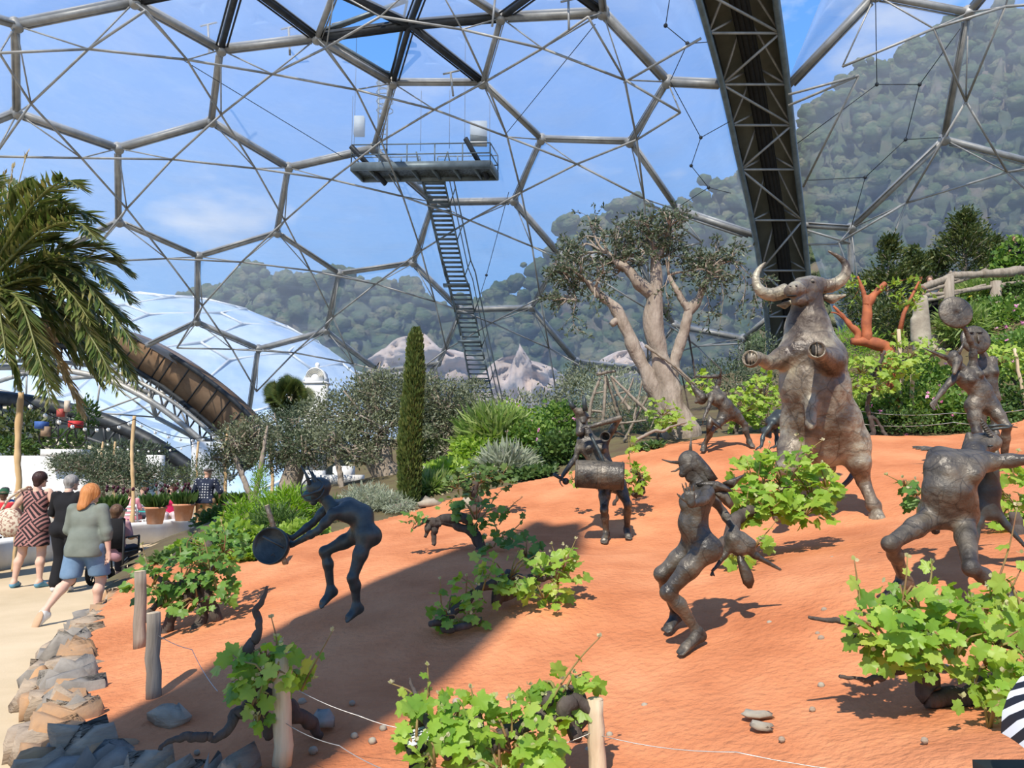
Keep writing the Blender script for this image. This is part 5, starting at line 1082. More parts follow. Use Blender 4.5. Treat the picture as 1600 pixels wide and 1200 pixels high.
for q in ([(1172,430),(1180,450),(1178,490)], [(1150,415),(1165,440),(1160,470)], [(1120,425),(1130,460),(1125,500)], [(1172,430),(1195,440),(1200,470)], [(1100,440),(1108,480),(1104,510)], [(900,470),(895,500),(905,520)], [(890,440),(878,420),(885,400)], [(960,400),(962,370),(965,350)], [(1045,430),(1040,450),(1046,480)]):
    P = catmull([K(x, y, D - .1) for x, y in q], 4); tw.tube(P, [.012, .004], 4)
    for i in range(1, len(P), 2): tips.append((P[i], nrm(P[i] - P[i - 1])))
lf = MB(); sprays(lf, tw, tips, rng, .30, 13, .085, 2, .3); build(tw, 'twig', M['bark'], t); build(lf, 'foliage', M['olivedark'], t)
# ---- olive trees in the middle distance
def olive(label, D, trunks, blobs, seed, lm='olive', size=.075, stemn=10):
    rng = np.random.default_rng(seed); t = thing('olive_tree', label, 'olive tree', ground_at(K(*trunks[0][0][0], D)), 'olive trees behind the bank'); mb = MB(); lf = MB(); tw = MB()
    for pl, r in trunks: P, rr = gnarl([K(x, y, D) for x, y in pl], r, rng, 5, .22); mb.tube(P, rr, 10)
    build(mb, 'trunk', M['bark'], t, smooth=True)
    end = K(*trunks[0][0][-1], D)
    for px, py, dd, rx, rz, n in blobs:
        c = K(px, py, D + dd); n = int(n * 2.0)
        for i in range(stemn):
            e = c + rdir(rng, 1)[0] * A(rx, rx * .8, rz) * rng.uniform(.5, .95); a = end + (c - end) * .3; tw.tube([a, (a + c) / 2 + rng.normal(size=3) * .08, c + rng.normal(size=3) * rx * .3, e], [.035, .006], 5)
        u = rdir(rng, n) * rng.uniform(.2, 1, n)[:, None] ** .4; P = c + u * A(rx, rx * .85, rz) * (1 + .18 * rng.normal(size=(n, 1)))
        leaves(lf, P, u * .8 + rng.normal(size=(n, 3)) * .7 + A(0, 0, .25), rng.normal(size=(n, 3)) + A(0, -.2, .5), rng.uniform(.7, 1.3, n) * size, 'blade')
    build(tw, 'branch', M['bark'], t); build(lf, 'foliage', M[lm], t); return t
olive('wide old olive tree with a fluted trunk, left of the tall cypress', 15.5, [([(620,772),(610,748),(602,725),(600,700),(590,680)], [.30,.26,.24,.2,.14]), ([(608,760),(590,735),(575,712),(560,695)], [.2,.16,.13,.09]), ([(625,765),(640,730),(652,700)], [.16,.15,.1])],
      [(560,640,0,.85,.55,1500),(610,620,.3,.9,.55,1500),(520,650,0,.7,.5,1200),(600,672,-.3,.9,.35,1000),(545,690,-.2,.6,.25,600),(640,640,.2,.5,.55,700),(585,600,.4,.6,.3,600)], 31)
olive('olive tree with a leaning forked trunk, right of the tall cypress', 16, [([(672,775),(675,750),(688,720),(700,690),(705,660)], [.32,.28,.24,.18,.1]), ([(680,750),(710,725),(735,700),(745,680)], [.26,.22,.15,.08])],
      [(690,625,0,.7,.5,1300),(720,650,.2,.6,.55,1200),(680,670,-.2,.5,.45,800),(735,690,0,.4,.35,600),(655,600,.3,.5,.3,500),(700,710,-.4,.5,.25,500)], 32)
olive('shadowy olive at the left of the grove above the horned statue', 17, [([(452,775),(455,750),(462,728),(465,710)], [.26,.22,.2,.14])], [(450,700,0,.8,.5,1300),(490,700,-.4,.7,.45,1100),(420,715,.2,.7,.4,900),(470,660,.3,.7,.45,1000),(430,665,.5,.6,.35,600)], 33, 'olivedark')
olive('thin young olive in front of the white plinth', 14.5, [([(535,780),(532,745),(525,715),(518,690)], [.06,.05,.045,.03])], [(520,685,0,.4,.3,500),(560,712,0,.45,.2,350)], 34)
olive('slim leaning olive with bare forked stems beside the path', 14, [([(400,800),(390,770),(375,735),(362,700)], [.06,.05,.045,.03]), ([(395,790),(405,745),(412,700),(418,665)], [.05,.045,.04,.02])], [(365,690,0,.4,.35,420),(395,675,.2,.5,.3,420),(345,715,0,.3,.25,260)], 35)
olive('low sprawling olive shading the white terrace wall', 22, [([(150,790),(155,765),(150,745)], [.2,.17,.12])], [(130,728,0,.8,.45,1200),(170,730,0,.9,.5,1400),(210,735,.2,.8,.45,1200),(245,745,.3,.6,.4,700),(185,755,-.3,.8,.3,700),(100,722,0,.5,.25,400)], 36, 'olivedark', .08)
# ---- cypress
rng = np.random.default_rng(4); D = 12.2
t = thing('cypress', 'slender columnar cypress leaning slightly at the back of the orange bank', 'cypress', ground_at(K(638, 797, D)))
ax = catmull([K(x, y, D) for x, y in ((638,797),(640,760),(640,700),(644,640),(648,580),(649,540),(650,522))], 8); mb = MB(); mb.tube(ax, [.05, .01], 8); build(mb, 'trunk', M['bark'], t)
lf = MB(); L_ = len(ax)
for i, p in enumerate(ax[1:]):
    f = (i + 1) / L_; r = np.interp(f, [0, .08, .3, .6, .85, 1], [.12, .15, .17, .14, .09, .02]); n = 330; a = rng.uniform(0, 2 * PI, n); q = p + np.stack([np.cos(a) * r * rng.uniform(.5, 1.1, n), np.sin(a) * r * rng.uniform(.5, 1.1, n), rng.uniform(-.06, .06, n)], 1)
    d = np.stack([np.cos(a) * .4, np.sin(a) * .4, np.ones(n)], 1) + rng.normal(size=(n, 3)) * .15; leaves(lf, q, d, rng.normal(size=(n, 3)), rng.uniform(.05, .10, n), 'blade')
build(lf, 'foliage', M['cypress'], t)
# ---- conifers on the right crest
def conifer(label, D, x, ybase, ytop, w, seed, lm='thuja', n=2600, name='conifer'):
    rng = np.random.default_rng(seed); a, b = K(x, ybase, D), K(x, ytop, D); t = thing(name, label, 'conifer', ground_at(a), 'conifers along the crest'); mb = MB(); mb.tube([np.array(t.location), b], [.09, .01], 7); H = b[2] - a[2]; lf = MB()
    f = rng.uniform(0, 1, n) ** .8; nb = 46; bf = rng.uniform(0, 1, nb) ** .75; ba = rng.uniform(0, 2 * PI, nb)
    for q, an in zip(bf, ba):
        p = a + (b - a) * q; L = w * (1 - q) ** .7 * rng.uniform(.7, 1.1); e = p + A(math.cos(an) * L, math.sin(an) * L, L * .45); mb.tube([p, e], [.02, .006], 5)
        m = n // nb; tt = rng.uniform(.1, 1.05, m)[:, None]; P = p + (e - p) * tt + rng.normal(size=(m, 3)) * .10 * w; leaves(lf, P, (e - p) / L + rng.normal(size=(m, 3)) * .5 + A(0, 0, .3), rng.normal(size=(m, 3)), rng.uniform(.08, .17, m), 'blade')
    build(mb, 'trunk', M['bark'], t); build(lf, 'foliage', M[lm], t); return t
conifer('brown-tinged bushy conifer just right of the bull horns', 20, 1388, 545, 378, 1.0, 41, n=5200)
conifer('brownish conifer behind the red-limbed tree', 21, 1428, 520, 392, .9, 42, n=4200)
conifer('dark green conifer with pointed top behind the rustic pergola', 22, 1508, 450, 338, 1.1, 43, n=4600)
conifer('small conifer between the two taller ones', 23, 1462, 440, 400, .8, 44, n=2000)
conifer('rounded conifer behind the pergola, nearer the right edge', 23, 1552, 430, 376, .9, 45, n=2200)
shrub('broadleaf_tree', 'green broadleaf tree at the top right edge above the pergola', 'tree', [(1595,400,21,.7,.5,900),(1575,420,21,.5,.3,400),(1610,430,21,.6,.5,400)], 'green', .13, 'round', 46)
# ---- red-limbed strawberry tree
rng = np.random.default_rng(12); D = 14.4
t = thing('strawberry_tree', 'tree with bare polished orange-red limbs beside the bull', 'tree', ground_at(K(1392, 600, D + .5)))
for pl, r in (([(1404,650),(1396,610),(1388,570),(1385,545),(1372,538),(1352,534),(1330,533)], [.15,.14,.13,.12,.12,.10,.07]), ([(1355,535),(1354,505),(1355,478),(1354,462)], [.10,.09,.085,.08]), ([(1354,478),(1364,462),(1376,450),(1383,443)], [.08,.07,.06,.05]), ([(1353,470),(1347,450),(1340,432)], [.05,.04,.02]),
              ([(1340,534),(1340,520),(1330,510),(1318,495),(1302,478)], [.07,.065,.05,.035,.02]), ([(1318,497),(1308,490),(1298,488)], [.03,.02,.01])):
    P, rr = gnarl([K(x, y, D) for x, y in pl], r, rng, 5, .08); mb = MB(); mb.tube(P, rr, 10); build(mb, 'limb', M['redbark'], t, smooth=True)
lf = MB(); tw = MB(); tips = [(K(x, y, D) + rng.normal(size=3) * .1, rdir(rng, 1)[0]) for x, y in ((1342,445),(1346,440),(1398,470),(1402,475),(1430,440),(1425,450),(1440,445),(1382,520),(1388,525),(1405,465),(1434,432))]
tw.tube([K(1405,520,D), K(1412,490,D), K(1425,462,D), K(1436,440,D)], [.05, .02], 6); sprays(lf, tw, tips, rng, .25, 12, .11, 3); build(tw, 'twig', M['redbark'], t); build(lf, 'foliage', M['lime'], t)
# ---- trained vines behind the crest, on posts
def trained(label, D, posts, trunks, blobs, seed, lm='lime'):
    rng = np.random.default_rng(seed); t = vine(label, [([(x, y, D) for x, y in pl], r) for pl, r in trunks], [(a, b, D + c, d, e, n) for a, b, c, d, e, n in blobs], [], seed, .15, lm, 'trained_vine')
    return t
trained('vine trained on a twisted stem behind the crest, right of the bull', 13.4, (), [([(1367,690),(1362,660),(1356,635),(1362,605),(1372,575),(1382,548)], [.07,.055,.05,.05,.045,.03]), ([(1385,690),(1375,665),(1362,648)], [.05,.04,.04])],
        [(1345,575,0,.35,.20,90),(1385,570,.2,.35,.22,100),(1370,602,-.1,.4,.15,60),(1335,600,0,.3,.15,50),(1420,550,.5,.35,.25,90),(1410,575,.3,.3,.2,60)], 51)
trained('vine on stakes behind the cymbal dancer', 14.5, (), [([(1600,650),(1592,610),(1580,590)], [.05,.045,.03])], [(1565,560,0,.4,.22,100),(1590,575,0,.35,.25,80),(1580,545,.3,.4,.15,60),(1455,545,.6,.3,.25,70)], 52)
trained('bright vine left of the bull at the crest', 13.8, (), [([(1150,690),(1152,660),(1160,640)], [.05,.045,.03])], [(1165,630,0,.35,.3,140),(1190,610,.2,.35,.3,130),(1200,650,.1,.3,.3,90),(1150,650,0,.25,.2,60)], 53)
trained('low bright vine at the foot of the old olive', 13.4, (), [([(1030,700),(1028,680),(1035,660)], [.04,.035,.02])], [(1035,640,0,.25,.2,60),(1095,600,.3,.2,.2,40),(1055,660,-.2,.3,.12,50),(1110,610,.3,.2,.15,30)], 54)
# ---- flower-studded slope at right
for i, (x, y, D, rx, rz, n, lm, sz, kd, fl, lb, ct) in enumerate([
    (1335,650,14.6,.7,.42,2300,'green',.075,'round',None,'dense mid-green shrub just right of the bull body','shrub'),
    (1425,640,14.4,.85,.50,3600,'green',.075,'round',('pink',14,.05),'rounded green shrub dotted pink, left of the cymbal dancer','shrub'),
    (1490,650,14.2,.7,.42,2600,'green',.075,'round',('pink',9,.05),'green flowering shrub right behind the cymbal dancer','shrub'),
    (1440,600,15.5,.75,.45,2600,'green',.08,'round',('pink',13,.05),'upper green shrub dotted with pink blossoms','shrub'),
    (1590,640,14.5,.8,.55,2600,'midgreen',.075,'round',('yellow',10,.045),'green shrub with yellow flowers at the right edge','shrub'),
    (1560,660,14,.45,.28,1100,'midgreen',.07,'round',None,'low dark green shrub at the right edge of the crest','shrub'),
    (1590,590,16.5,.8,.5,2200,'green',.08,'round',('pink',5,.06),'green shrub above the yellow flowered one','shrub'),
    (1560,510,19,1.1,.75,3200,'green',.09,'round',('pink',12,.06),'large shrub with pink blossoms below the pergola','shrub'),
    (1600,480,19.5,.9,.8,2200,'midgreen',.09,'round',('yellow',10,.05),'dark bank shrub with yellow flowers at the far right','shrub'),
    (1545,468,20.5,1.0,.42,3000,'grass',.34,'needle',('yellow',9,.05),'tall feathery grass clump under the pergola','ornamental grass'),
    (1502,512,18.5,.55,.42,1500,'grass',.32,'needle',None,'grass tussock left of the round cymbal','ornamental grass'),
    (1700,640,14.5,.9,.5,2200,'green',.08,'round',('pink',8,.05),'green shrub just beyond the right edge of the view','shrub'),
    (1780,600,16,1.0,.6,2200,'midgreen',.09,'round',None,'large green shrub farther right on the bank','shrub'),
    (1400,660,13.9,.7,.25,1400,'midgreen',.06,'round',('pink',3,.045),'low ground cover along the crest right of the bull','ground cover'),
    (1510,672,13.9,.7,.16,800,'midgreen',.06,'round',None,'low ground cover behind the dancers on the crest','ground cover'),
    (1335,545,17,.6,.5,1500,'fennel',.14,'needle',None,'bright feathery plant against the bull flank','feathery shrub'),
    (1585,548,17.4,.8,.35,1500,'green',.08,'round',('pink',4,.05),'green shrub filling the bank right of the disc-faced figure','shrub'),
    (1400,500,18,.7,.55,1800,'thuja',.12,'blade',None,'dark conifer foliage behind the red limbs','shrub'),
    (1345,470,21,.6,.7,1500,'thuja',.12,'blade',None,'dark shrub between the bull horn and the red limbs','shrub'),
    (1130,590,19,1.0,.45,1900,'olivedark',.09,'blade',None,'grey-green bush left of the bull behind the vines','shrub'),
    (1190,560,20,.8,.7,1600,'olivedark',.09,'blade',None,'dark olive bush beside the foot of the arch truss','shrub'),
    (970,625,17,.9,.6,2600,'grey',.13,'needle',None,'blue-grey needle shrub behind the wooden tripod','shrub'),
    (1010,660,15.5,.6,.35,1300,'midgreen',.10,'needle',None,'dark green needle shrub under the wooden tripod','shrub'),
    (905,620,18,.7,.6,1700,'olive',.09,'blade',None,'pale olive bush behind the drummer','shrub'),
    (930,590,20,1.0,.35,1500,'olive',.09,'blade',None,'spreading grey foliage behind the wooden frames','shrub'),
    (875,660,15.5,.55,.40,1700,'green',.075,'round',('pink',5,.05),'green bush with a few pink flowers left of the drummer','shrub'),
    (880,705,13.6,.45,.36,1500,'midgreen',.08,'round',None,'dark green bush at the left hand of the drummer','shrub'),
    (835,690,14.5,.6,.40,2400,'green',.07,'round',('pink',9,.05),'green bush spotted with pink at the back of the bank','shrub'),
    (790,665,16,.75,.45,2000,'lime',.07,'round',('pink',7,.05),'pale green bush with pink flowers at the stair foot','shrub'),
    (775,690,14.8,.55,.45,2300,'grass',.42,'needle',None,'tall pale grass clump right of the cypress','ornamental grass'),
    (790,735,13.4,.42,.28,1600,'grey',.30,'needle',None,'straw-grey grass tuft at the edge of the bank','ornamental grass'),
    (745,715,14.3,.5,.40,1900,'lime',.08,'round',None,'bright green leafy bush right of the cypress','shrub'),
    (700,745,13.6,.55,.28,1700,'lime',.08,'round',('whitefl',6,.04),'yellow-green low bush near the cypress foot','shrub'),
    (672,770,12.9,.35,.22,1100,'grass',.26,'needle',None,'green grass tuft beside the cypress foot','ornamental grass'),
    (830,745,12.9,.4,.16,900,'midgreen',.07,'round',None,'low dark creeper along the top of the bank','ground cover'),
    (575,785,12.2,.42,.26,2300,'grey',.10,'needle',None,'rounded silver-grey lavender bush behind the stooping statue','lavender'),
    (610,790,12.0,.30,.18,1300,'grey',.10,'needle',None,'low silver-grey lavender bush left of the cypress','lavender'),
    (625,808,11.7,.22,.10,600,'grey',.08,'needle',None,'small lavender tuft at the bank edge','lavender'),
    (450,800,11.5,.40,.32,1700,'fennel',.16,'needle',None,'feathery green herb between path and stooping statue','herb'),
    (430,825,10.8,.35,.25,1200,'midgreen',.15,'needle',None,'darker feathery herb above the round drum','herb'),
    (405,790,12,.13,.62,1500,'fennel',.09,'needle',None,'narrow upright bright green conifer by the path','conifer'),
    (378,820,11,.25,.35,1000,'fennel',.14,'needle',None,'feathery bright green plant beside the path','herb'),
    (365,850,10.3,.35,.28,900,'lime',.09,'round',None,'light green leafy plant next to the path','shrub'),
    (520,800,11.6,.35,.18,900,'midgreen',.10,'needle',None,'green herb behind the stooping statue back','herb'),
    (300,868,10.6,.35,.14,500,'lime',.11,'vine',None,'leafy creeper at the path edge behind the dense vine','creeper'),
    (275,880,10.2,.3,.12,500,'midgreen',.09,'round',None,'low green weeds at the path edge by the short pale stake','weed'),
    (345,815,16,.5,.3,900,'midgreen',.09,'round',None,'low green bush beside the man in the patterned shirt','shrub'),
    (470,835,10.6,.30,.12,500,'lime',.11,'vine',None,'leafy creeper at the bank edge under the statue arms','creeper'),
    (395,885,9.3,.28,.10,400,'lime',.10,'vine',None,'low leafy creeper left of the round drum','creeper'),
    (680,705,16,.5,.28,900,'midgreen',.09,'round',None,'dark bush in the shade of the right olive','shrub'),
    (330,735,24,.8,.5,1300,'olivedark',.09,'blade',None,'dark bush behind the man in the patterned shirt','shrub'),
    (290,745,27,.9,.35,900,'thuja',.10,'blade',None,'dark shrub at the end of the terrace','shrub'),
    (100,690,38,.9,.5,500,'midgreen',.3,'blade',None,'spiky plant beside the display on the plinth','shrub'),
    (35,675,38,1.4,1.1,900,'thuja',.35,'blade',None,'dark banana-like plants left behind the terrace wall','shrub'),
    (15,700,37,1.3,.5,700,'midgreen',.3,'blade',None,'low dark green planting on top of the terrace wall','shrub'),
    (200,705,40,2.2,.5,900,'olivedark',.25,'blade',None,'dark hedge behind the pale poles','shrub'),
    (135,650,41,.6,.9,350,'midgreen',.3,'blade',None,'tall cactus-like plant behind the display','cactus'),
    (820,640,24,1.6,.6,1800,'olive',.13,'blade',None,'hazy grey-green bush in front of the dome wall','shrub'),
    (740,610,24,.5,.4,500,'olive',.12,'blade',None,'thin grey bush beside the stair','shrub'),
    (1012,712,13.0,.25,.12,300,'midgreen',.08,'round',None,'small weed cluster by the fallen branches','weed'),
]): shrub('grass_clump' if 'grass' in ct else ct.replace(' ', '_'), lb, ct, [(x, y, D, rx, rz, n)], lm, sz, kd, 100 + i, 5, flowers=fl)
# ---- fan palm behind the grove
rng = np.random.default_rng(21); t = thing('fan_palm', 'dark fan palm rising left of the white bell turret', 'fan palm', ground_at(K(452, 740, 24))); mb = MB(); mb.tube([np.array(t.location), K(452, 620, 24)], [.14, .12], 8); build(mb, 'trunk', M['bark'], t)
for i in range(46):
    a = rng.uniform(0, 2 * PI); el = rng.uniform(-1.1, 1.3); d = nrm(A(math.cos(a) * math.cos(el), math.sin(a) * math.cos(el), math.sin(el))); c = K(452, 618, 24); e = c + d * rng.uniform(.04, .42); mb = MB(); mb.tube([c, e], .012, 4); n = 30; sd = nrm(np.cross(d, rdir(rng, 1)[0])); ang = np.linspace(-1.3, 1.3, n)
    dd = np.cos(ang)[:, None] * d + np.sin(ang)[:, None] * sd; leaves(mb, np.tile(e, (n, 1)), dd, np.tile(np.cross(sd, d), (n, 1)), .50, 'needle'); build(mb, 'fan_leaf', M['thuja'], t)
# ---- date palm at the left edge
rng = np.random.default_rng(22); D = 12.2; c = K(-38, 462, D); t = thing('date_palm', 'large date palm leaning in from the left edge with arching feathery fronds', 'palm tree', (c[0], c[1], 0)); mb = MB(); mb.tube([A(c[0], c[1], 0), c], [.34, .30], 12); build(mb, 'trunk', M['bark'], t)
tipl = [(125,292),(105,320),(150,345),(185,400),(150,372),(205,425),(208,470),(210,510),(213,545),(205,585),(214,600),(190,560),(175,520),(130,645),(80,630),(85,600),(185,610),(160,600),(60,300),(30,290),(-20,280),(-60,290),(70,350),(95,380),(120,420),(145,455),(160,480),(150,530),(120,560),(30,600),(10,560),(55,575),(100,500),(180,450),(-120,500),(-160,420),(-150,560),(-100,330),(75,545),(35,520),(170,575),(110,345),(140,500),(195,500),(150,565),(90,440)]
for i, (x, y) in enumerate(tipl):
    off = rng.normal() * .9 - .3; tip = K(x, y, D + off); L = np.linalg.norm(tip - c); mid = (c + tip) / 2 + A(0, 0, .16 * L + .10 * L * (y > 450)) ; q2 = c + (tip - c) * .82 + A(0, 0, .13 * L)
    P = catmull([c, mid, q2, tip], 8); mb = MB(); mb.tube(P, [.03, .008], 5); n = 74; f = np.linspace(.12, 1, n); idx = f * (len(P) - 1.001); i0 = idx.astype(int); fr = (idx - i0)[:, None]; Q = P[i0] * (1 - fr) + P[i0 + 1] * fr; T_ = P[np.minimum(i0 + 1, len(P) - 1)] - P[i0]; T_ /= np.linalg.norm(T_, axis=1, keepdims=True)
    S_ = np.cross(T_, A(0, 0, 1)); S_ /= np.linalg.norm(S_, axis=1, keepdims=True) + 1e-9; ll = np.interp(f, [.1, .35, .8, 1], [.25, .50, .40, .2])
    for sg in (-1, 1): leaves(mb, Q, T_ * 1.15 + S_ * sg * .75 + A(0, 0, -.12) + rng.normal(size=(n, 3)) * .16, np.tile(A(0, 0, 1.), (n, 1)) + rng.normal(size=(n, 3)) * .3, ll, 'needle')
    dry = (x, y) in ((130,645),(80,630),(85,600)); build(mb, 'frond', M['palmdry' if dry and x == 130 else 'palm'], t)
for (x, y) in ((20,262),(42,238),(8,270)):
    mb = MB(); P = catmull([c, K((x - 38) / 2 + 4, y + 130, D), K(x, y, D)], 5); mb.tube(P, [.02, .006], 5); n = 10; leaves(mb, np.tile(P[-1], (n, 1)) - rng.uniform(0, .3, (n, 1)) * nrm(P[-1] - P[-3]), np.tile(nrm(P[-1] - P[-3]), (n, 1)) + rng.normal(size=(n, 3)) * .15, rng.normal(size=(n, 3)), .12, 'blade'); build(mb, 'flower_stalk', M['palmdry'], t)
# ================================================================ access platform, stair and caged ladder under the dome
t = thing('access_platform', 'grey steel maintenance platform hanging high under the dome crown', 'platform', (K(660, 250, 38) * A(1, 1, 0)))
z0 = 17.1
def pl(px, py, D): p = K(px, py, D); p[2] = z0 + (px - 660) / 230 * .12; return p
NL, NR, FL, FR = pl(549, 250, 37.3), pl(766, 236, 37.3), pl(568, 262, 38.9), pl(778, 252, 38.9)
mb = MB(); V = np.array([NL, NR, FR, FL]); mb.add(np.vstack([V, V + A(0, 0, .05)]), np.array([[3, 2, 1, 0], [4, 5, 6, 7]])); M['grating'] = mat('steel_grating', (.16, .19, .20), (.07, .08, .085), scale=9, rough=.5, metal=.4, lo=.45, hi=.55); build(mb, 'deck_grating', M['grating'], t)
mb = MB()
for a, b in ((NL, NR), (NR, FR), (FR, FL), (FL, NL)): mb.beam(a, b, .10, .42)
build(mb, 'deck_frame', M['greysteel'], t)
mb = MB()
for f in np.linspace(.12, .88, 6): mb.beam(NL + (NR - NL) * f - A(0, 0, .12), FL + (FR - FL) * f - A(0, 0, .12), .09, .14)
build(mb, 'cross_beam', M['greysteel'], t)
def rail(a, b, n, nm='guard_rail'):
    mb = MB()
    for f in np.linspace(0, 1, n): q = a + (b - a) * f; mb.tube([q, q + A(0, 0, 1.15)], .035, 6)
    for h in (1.15, .62): mb.tube([a + A(0, 0, h), b + A(0, 0, h)], .032, 6)
    build(mb, nm, M['greysteel'], t)
rail(NL, NR, 6); rail(FL, FL + (FR - FL) * .42, 4); rail(FL + (FR - FL) * .55, FR, 4); rail(NL, FL, 2); rail(NR, FR, 2)
for (a, b), D in ((((548,228),(603,288)), 37), (((727,216),(763,279)), 37)):
    mb = MB(); mb.beam(K(*a, D), K(*b, D + 1.6), .16, .22); build(mb, 'diagonal_beam', M['darksteel'], t)
for (x0, y0, x1, y1), D, nm in (((554,183,569,212), 37.8, 0), ((735,191,761,222), 37.6, 1)):
    a, b = K(x0, y0, D), K(x1, y1, D); mb = MB(); mb.box((a + b) / 2, (abs(b[0] - a[0]), .35, abs(a[2] - b[2]))); build(mb, 'electrical_cabinet', mat('pale_grey_cabinet%d' % nm, (.42, .46, .46), (.36, .40, .41)), t)
mb = MB(); a, b = K(735, 222, 37.6), K(761, 228, 37.6); mb.box((a + b) / 2, (abs(b[0] - a[0]), .3, .16)); build(mb, 'cabinet_base', M['white'], t)
for x, y0, y1 in ((553,55,232),(657,142,236),(702,140,232),(726,40,222),(765,140,238),(549,150,250)):
    mb = MB(); p = K(x, y1, 38); q = p.copy(); q[2] = K(x, y0, 38)[2]; mb.tube([p, q], .014, 5); build(mb, 'hanger_cable', M['darksteel'], t)
# stair
t = thing('access_stair', 'long steep grey steel stair climbing the dome wall to the platform', 'stair', K(762, 655, 45.5) * A(1, 1, 0) + A(0, 0, G(*K(762, 655, 45.5)[:2])))
SP = [((655, 690), 265, 38.8), ((664, 698), 300, 39.4), ((698, 728), 440, 41.8), ((701, 733), 447, 42.0), ((724, 752), 540, 43.6), ((745, 778), 655, 45.5), ((753, 787), 700, 46.2)]
ys = [q[1] for q in SP]; xl = [q[0][0] for q in SP]; xr = [q[0][1] for q in SP]; ds = [q[2] for q in SP]
def sl(y, side, dz=0): return K(np.interp(y, ys, xl if side == 0 else xr), y, np.interp(y, ys, ds)) + A(0, 0, dz)
for side in (0, 1):
    mb = MB(); Pp = [sl(y, side) for y in np.linspace(265, 690, 24)]
    for a, b in zip(Pp[:-1], Pp[1:]): mb.beam(a, b, .09, .30, up=(0, 1, 0))
    build(mb, 'stringer', M['greysteel'], t)
    mb = MB(); off = A(-.1 if side == 0 else .35, -.55, .75); mb.tube([p + off for p in Pp], .04, 6); mb.tube([p + off * .55 for p in Pp], .03, 6)
    for p in Pp[::3]: mb.tube([p, p + off], .03, 5)
    build(mb, 'handrail', M['greysteel'], t)
trs = np.linspace(272, 686, 58)
for y in trs:
    a, b = sl(y, 0), sl(y, 1); mb = MB(); mb.beam(a, b, .30, .05); build(mb, 'tread', M['greysteel'], t)
for y in (284, 446, 534, 596):
    a, b = sl(y, 0), sl(y, 1); mb = MB(); mb.beam(a - (b - a) * .25, b + (b - a) * .05, .5, .12); build(mb, 'landing', M['greysteel'], t)
# caged ladder
t = thing('caged_ladder', 'vertical caged steel ladder above the left end of the platform', 'ladder', K(599, 240, 38.2))
for x in (590, 604):
    mb = MB(); p = K(x, 240, 38.2); q = p.copy(); q[2] = K(x, 112, 38.2)[2]; mb.tube([p, q], .05, 6); build(mb, 'side_rail', M['greysteel'], t)
for y in range(122, 238, 8):
    mb = MB(); a, b = K(590, y, 38.2), K(604, y, 38.2); mb.tube([a, b], .03, 5); build(mb, 'rung', M['greysteel'], t)
for y in (122, 136, 150, 164, 178):
    mb = MB(); c = K(603, y, 37.9); mb.tube([c + A(.42 * math.cos(a), -.35 + .42 * math.sin(a), 0) for a in np.linspace(-2.4, 2.4 + 1.5, 12)], .025, 5); build(mb, 'cage_hoop', M['greysteel'], t)

# ================================================================ stone edging, stakes, wire, signs, loose stones
rng = np.random.default_rng(77)
ed = catmull([A(x, y, 0) for x, y in EDGE[3:]], 14); seg = np.linalg.norm(np.diff(ed, axis=0), axis=1); cum = np.concatenate([[0], np.cumsum(seg)]); q = 0.0; ri = 0
RK = 'slate edging stones between path and soil'
def rock(c, size, R, m, nm='edging_stone', label='slab of rough slate set on edge between the path and the soil', group=RK, cat='stone'):
    V = np.array([(x, y, z) for z in (-1, 0, 1) for x, y in ((-1, -1), (0, -1.15), (1, -1), (1.1, 0), (1, 1), (0, 1.1), (-1, 1), (-1.1, 0))], float)
    V[:, 0] *= size[0] / 2; V[:, 1] *= size[1] / 2; V[:, 2] *= size[2] / 2; V *= rng.uniform(.62, 1.2, V.shape); V[16:, :2] *= rng.uniform(.35, .9); V[16:, 2] *= rng.uniform(.6, 1.1, 8)
    V = V @ R.T + c; k = 8; i = np.arange(k); j = (i + 1) % k
    mb = MB(); mb.add(V, [np.stack([i, j, j + k, i + k], 1), np.stack([i + k, j + k, j + 2 * k, i + 2 * k], 1), np.array([list(range(8))[::-1]]), np.array([list(range(16, 24))])]); return build(mb, nm, M[m], None, label=label, cat=cat, group=group)
def where(y):
    for lim, s_ in ((4.3, 'at the bottom edge of the view'), (5.0, 'just below the nearer grey stake'), (6.2, 'level with the nearer grey stake'), (7.6, 'level with the rear grey stake'), (99, 'nearest the walkers')):
        if y < lim: return 'rough slate slab edging the path, ' + s_
while q < cum[-1]:
    x, y = np.interp(q, cum, ed[:, 0]), np.interp(q, cum, ed[:, 1]); x2, y2 = np.interp(q + .1, cum, ed[:, 0]), np.interp(q + .1, cum, ed[:, 1]); tn = nrm(A(x2 - x, y2 - y, 0)); nn = A(-tn[1], tn[0], 0)
    th = rng.uniform(.055, .13); g = max(.16, G(x - nn[0] * .1, y - nn[1] * .1)); hgt = rng.uniform(.26, .36); lean = rng.uniform(-.05, .45)
    up = nrm(A(0, 0, 1) + tn * lean * -1 + nn * rng.uniform(-.1, .25)); R = np.array([nrm(np.cross(nn, up)), nn, up]).T
    rock(A(x, y, hgt * .42) + nn * rng.uniform(-.04, .06), (th * 1.25, rng.uniform(.26, .42), hgt * rng.uniform(.95, 1.2)), R, rng.choice(['rock', 'rock2', 'rock3', 'rock']), 'edging_stone', where(y))
    if rng.random() < .55: rock(A(x, y, hgt * .3) - nn * rng.uniform(.16, .26) * -1, (rng.uniform(.12, .22), rng.uniform(.16, .28), rng.uniform(.18, .26)), R, rng.choice(['rock', 'rock2', 'rock3']), 'edging_stone', where(y))
    q += th * rng.uniform(.8, 1.15)
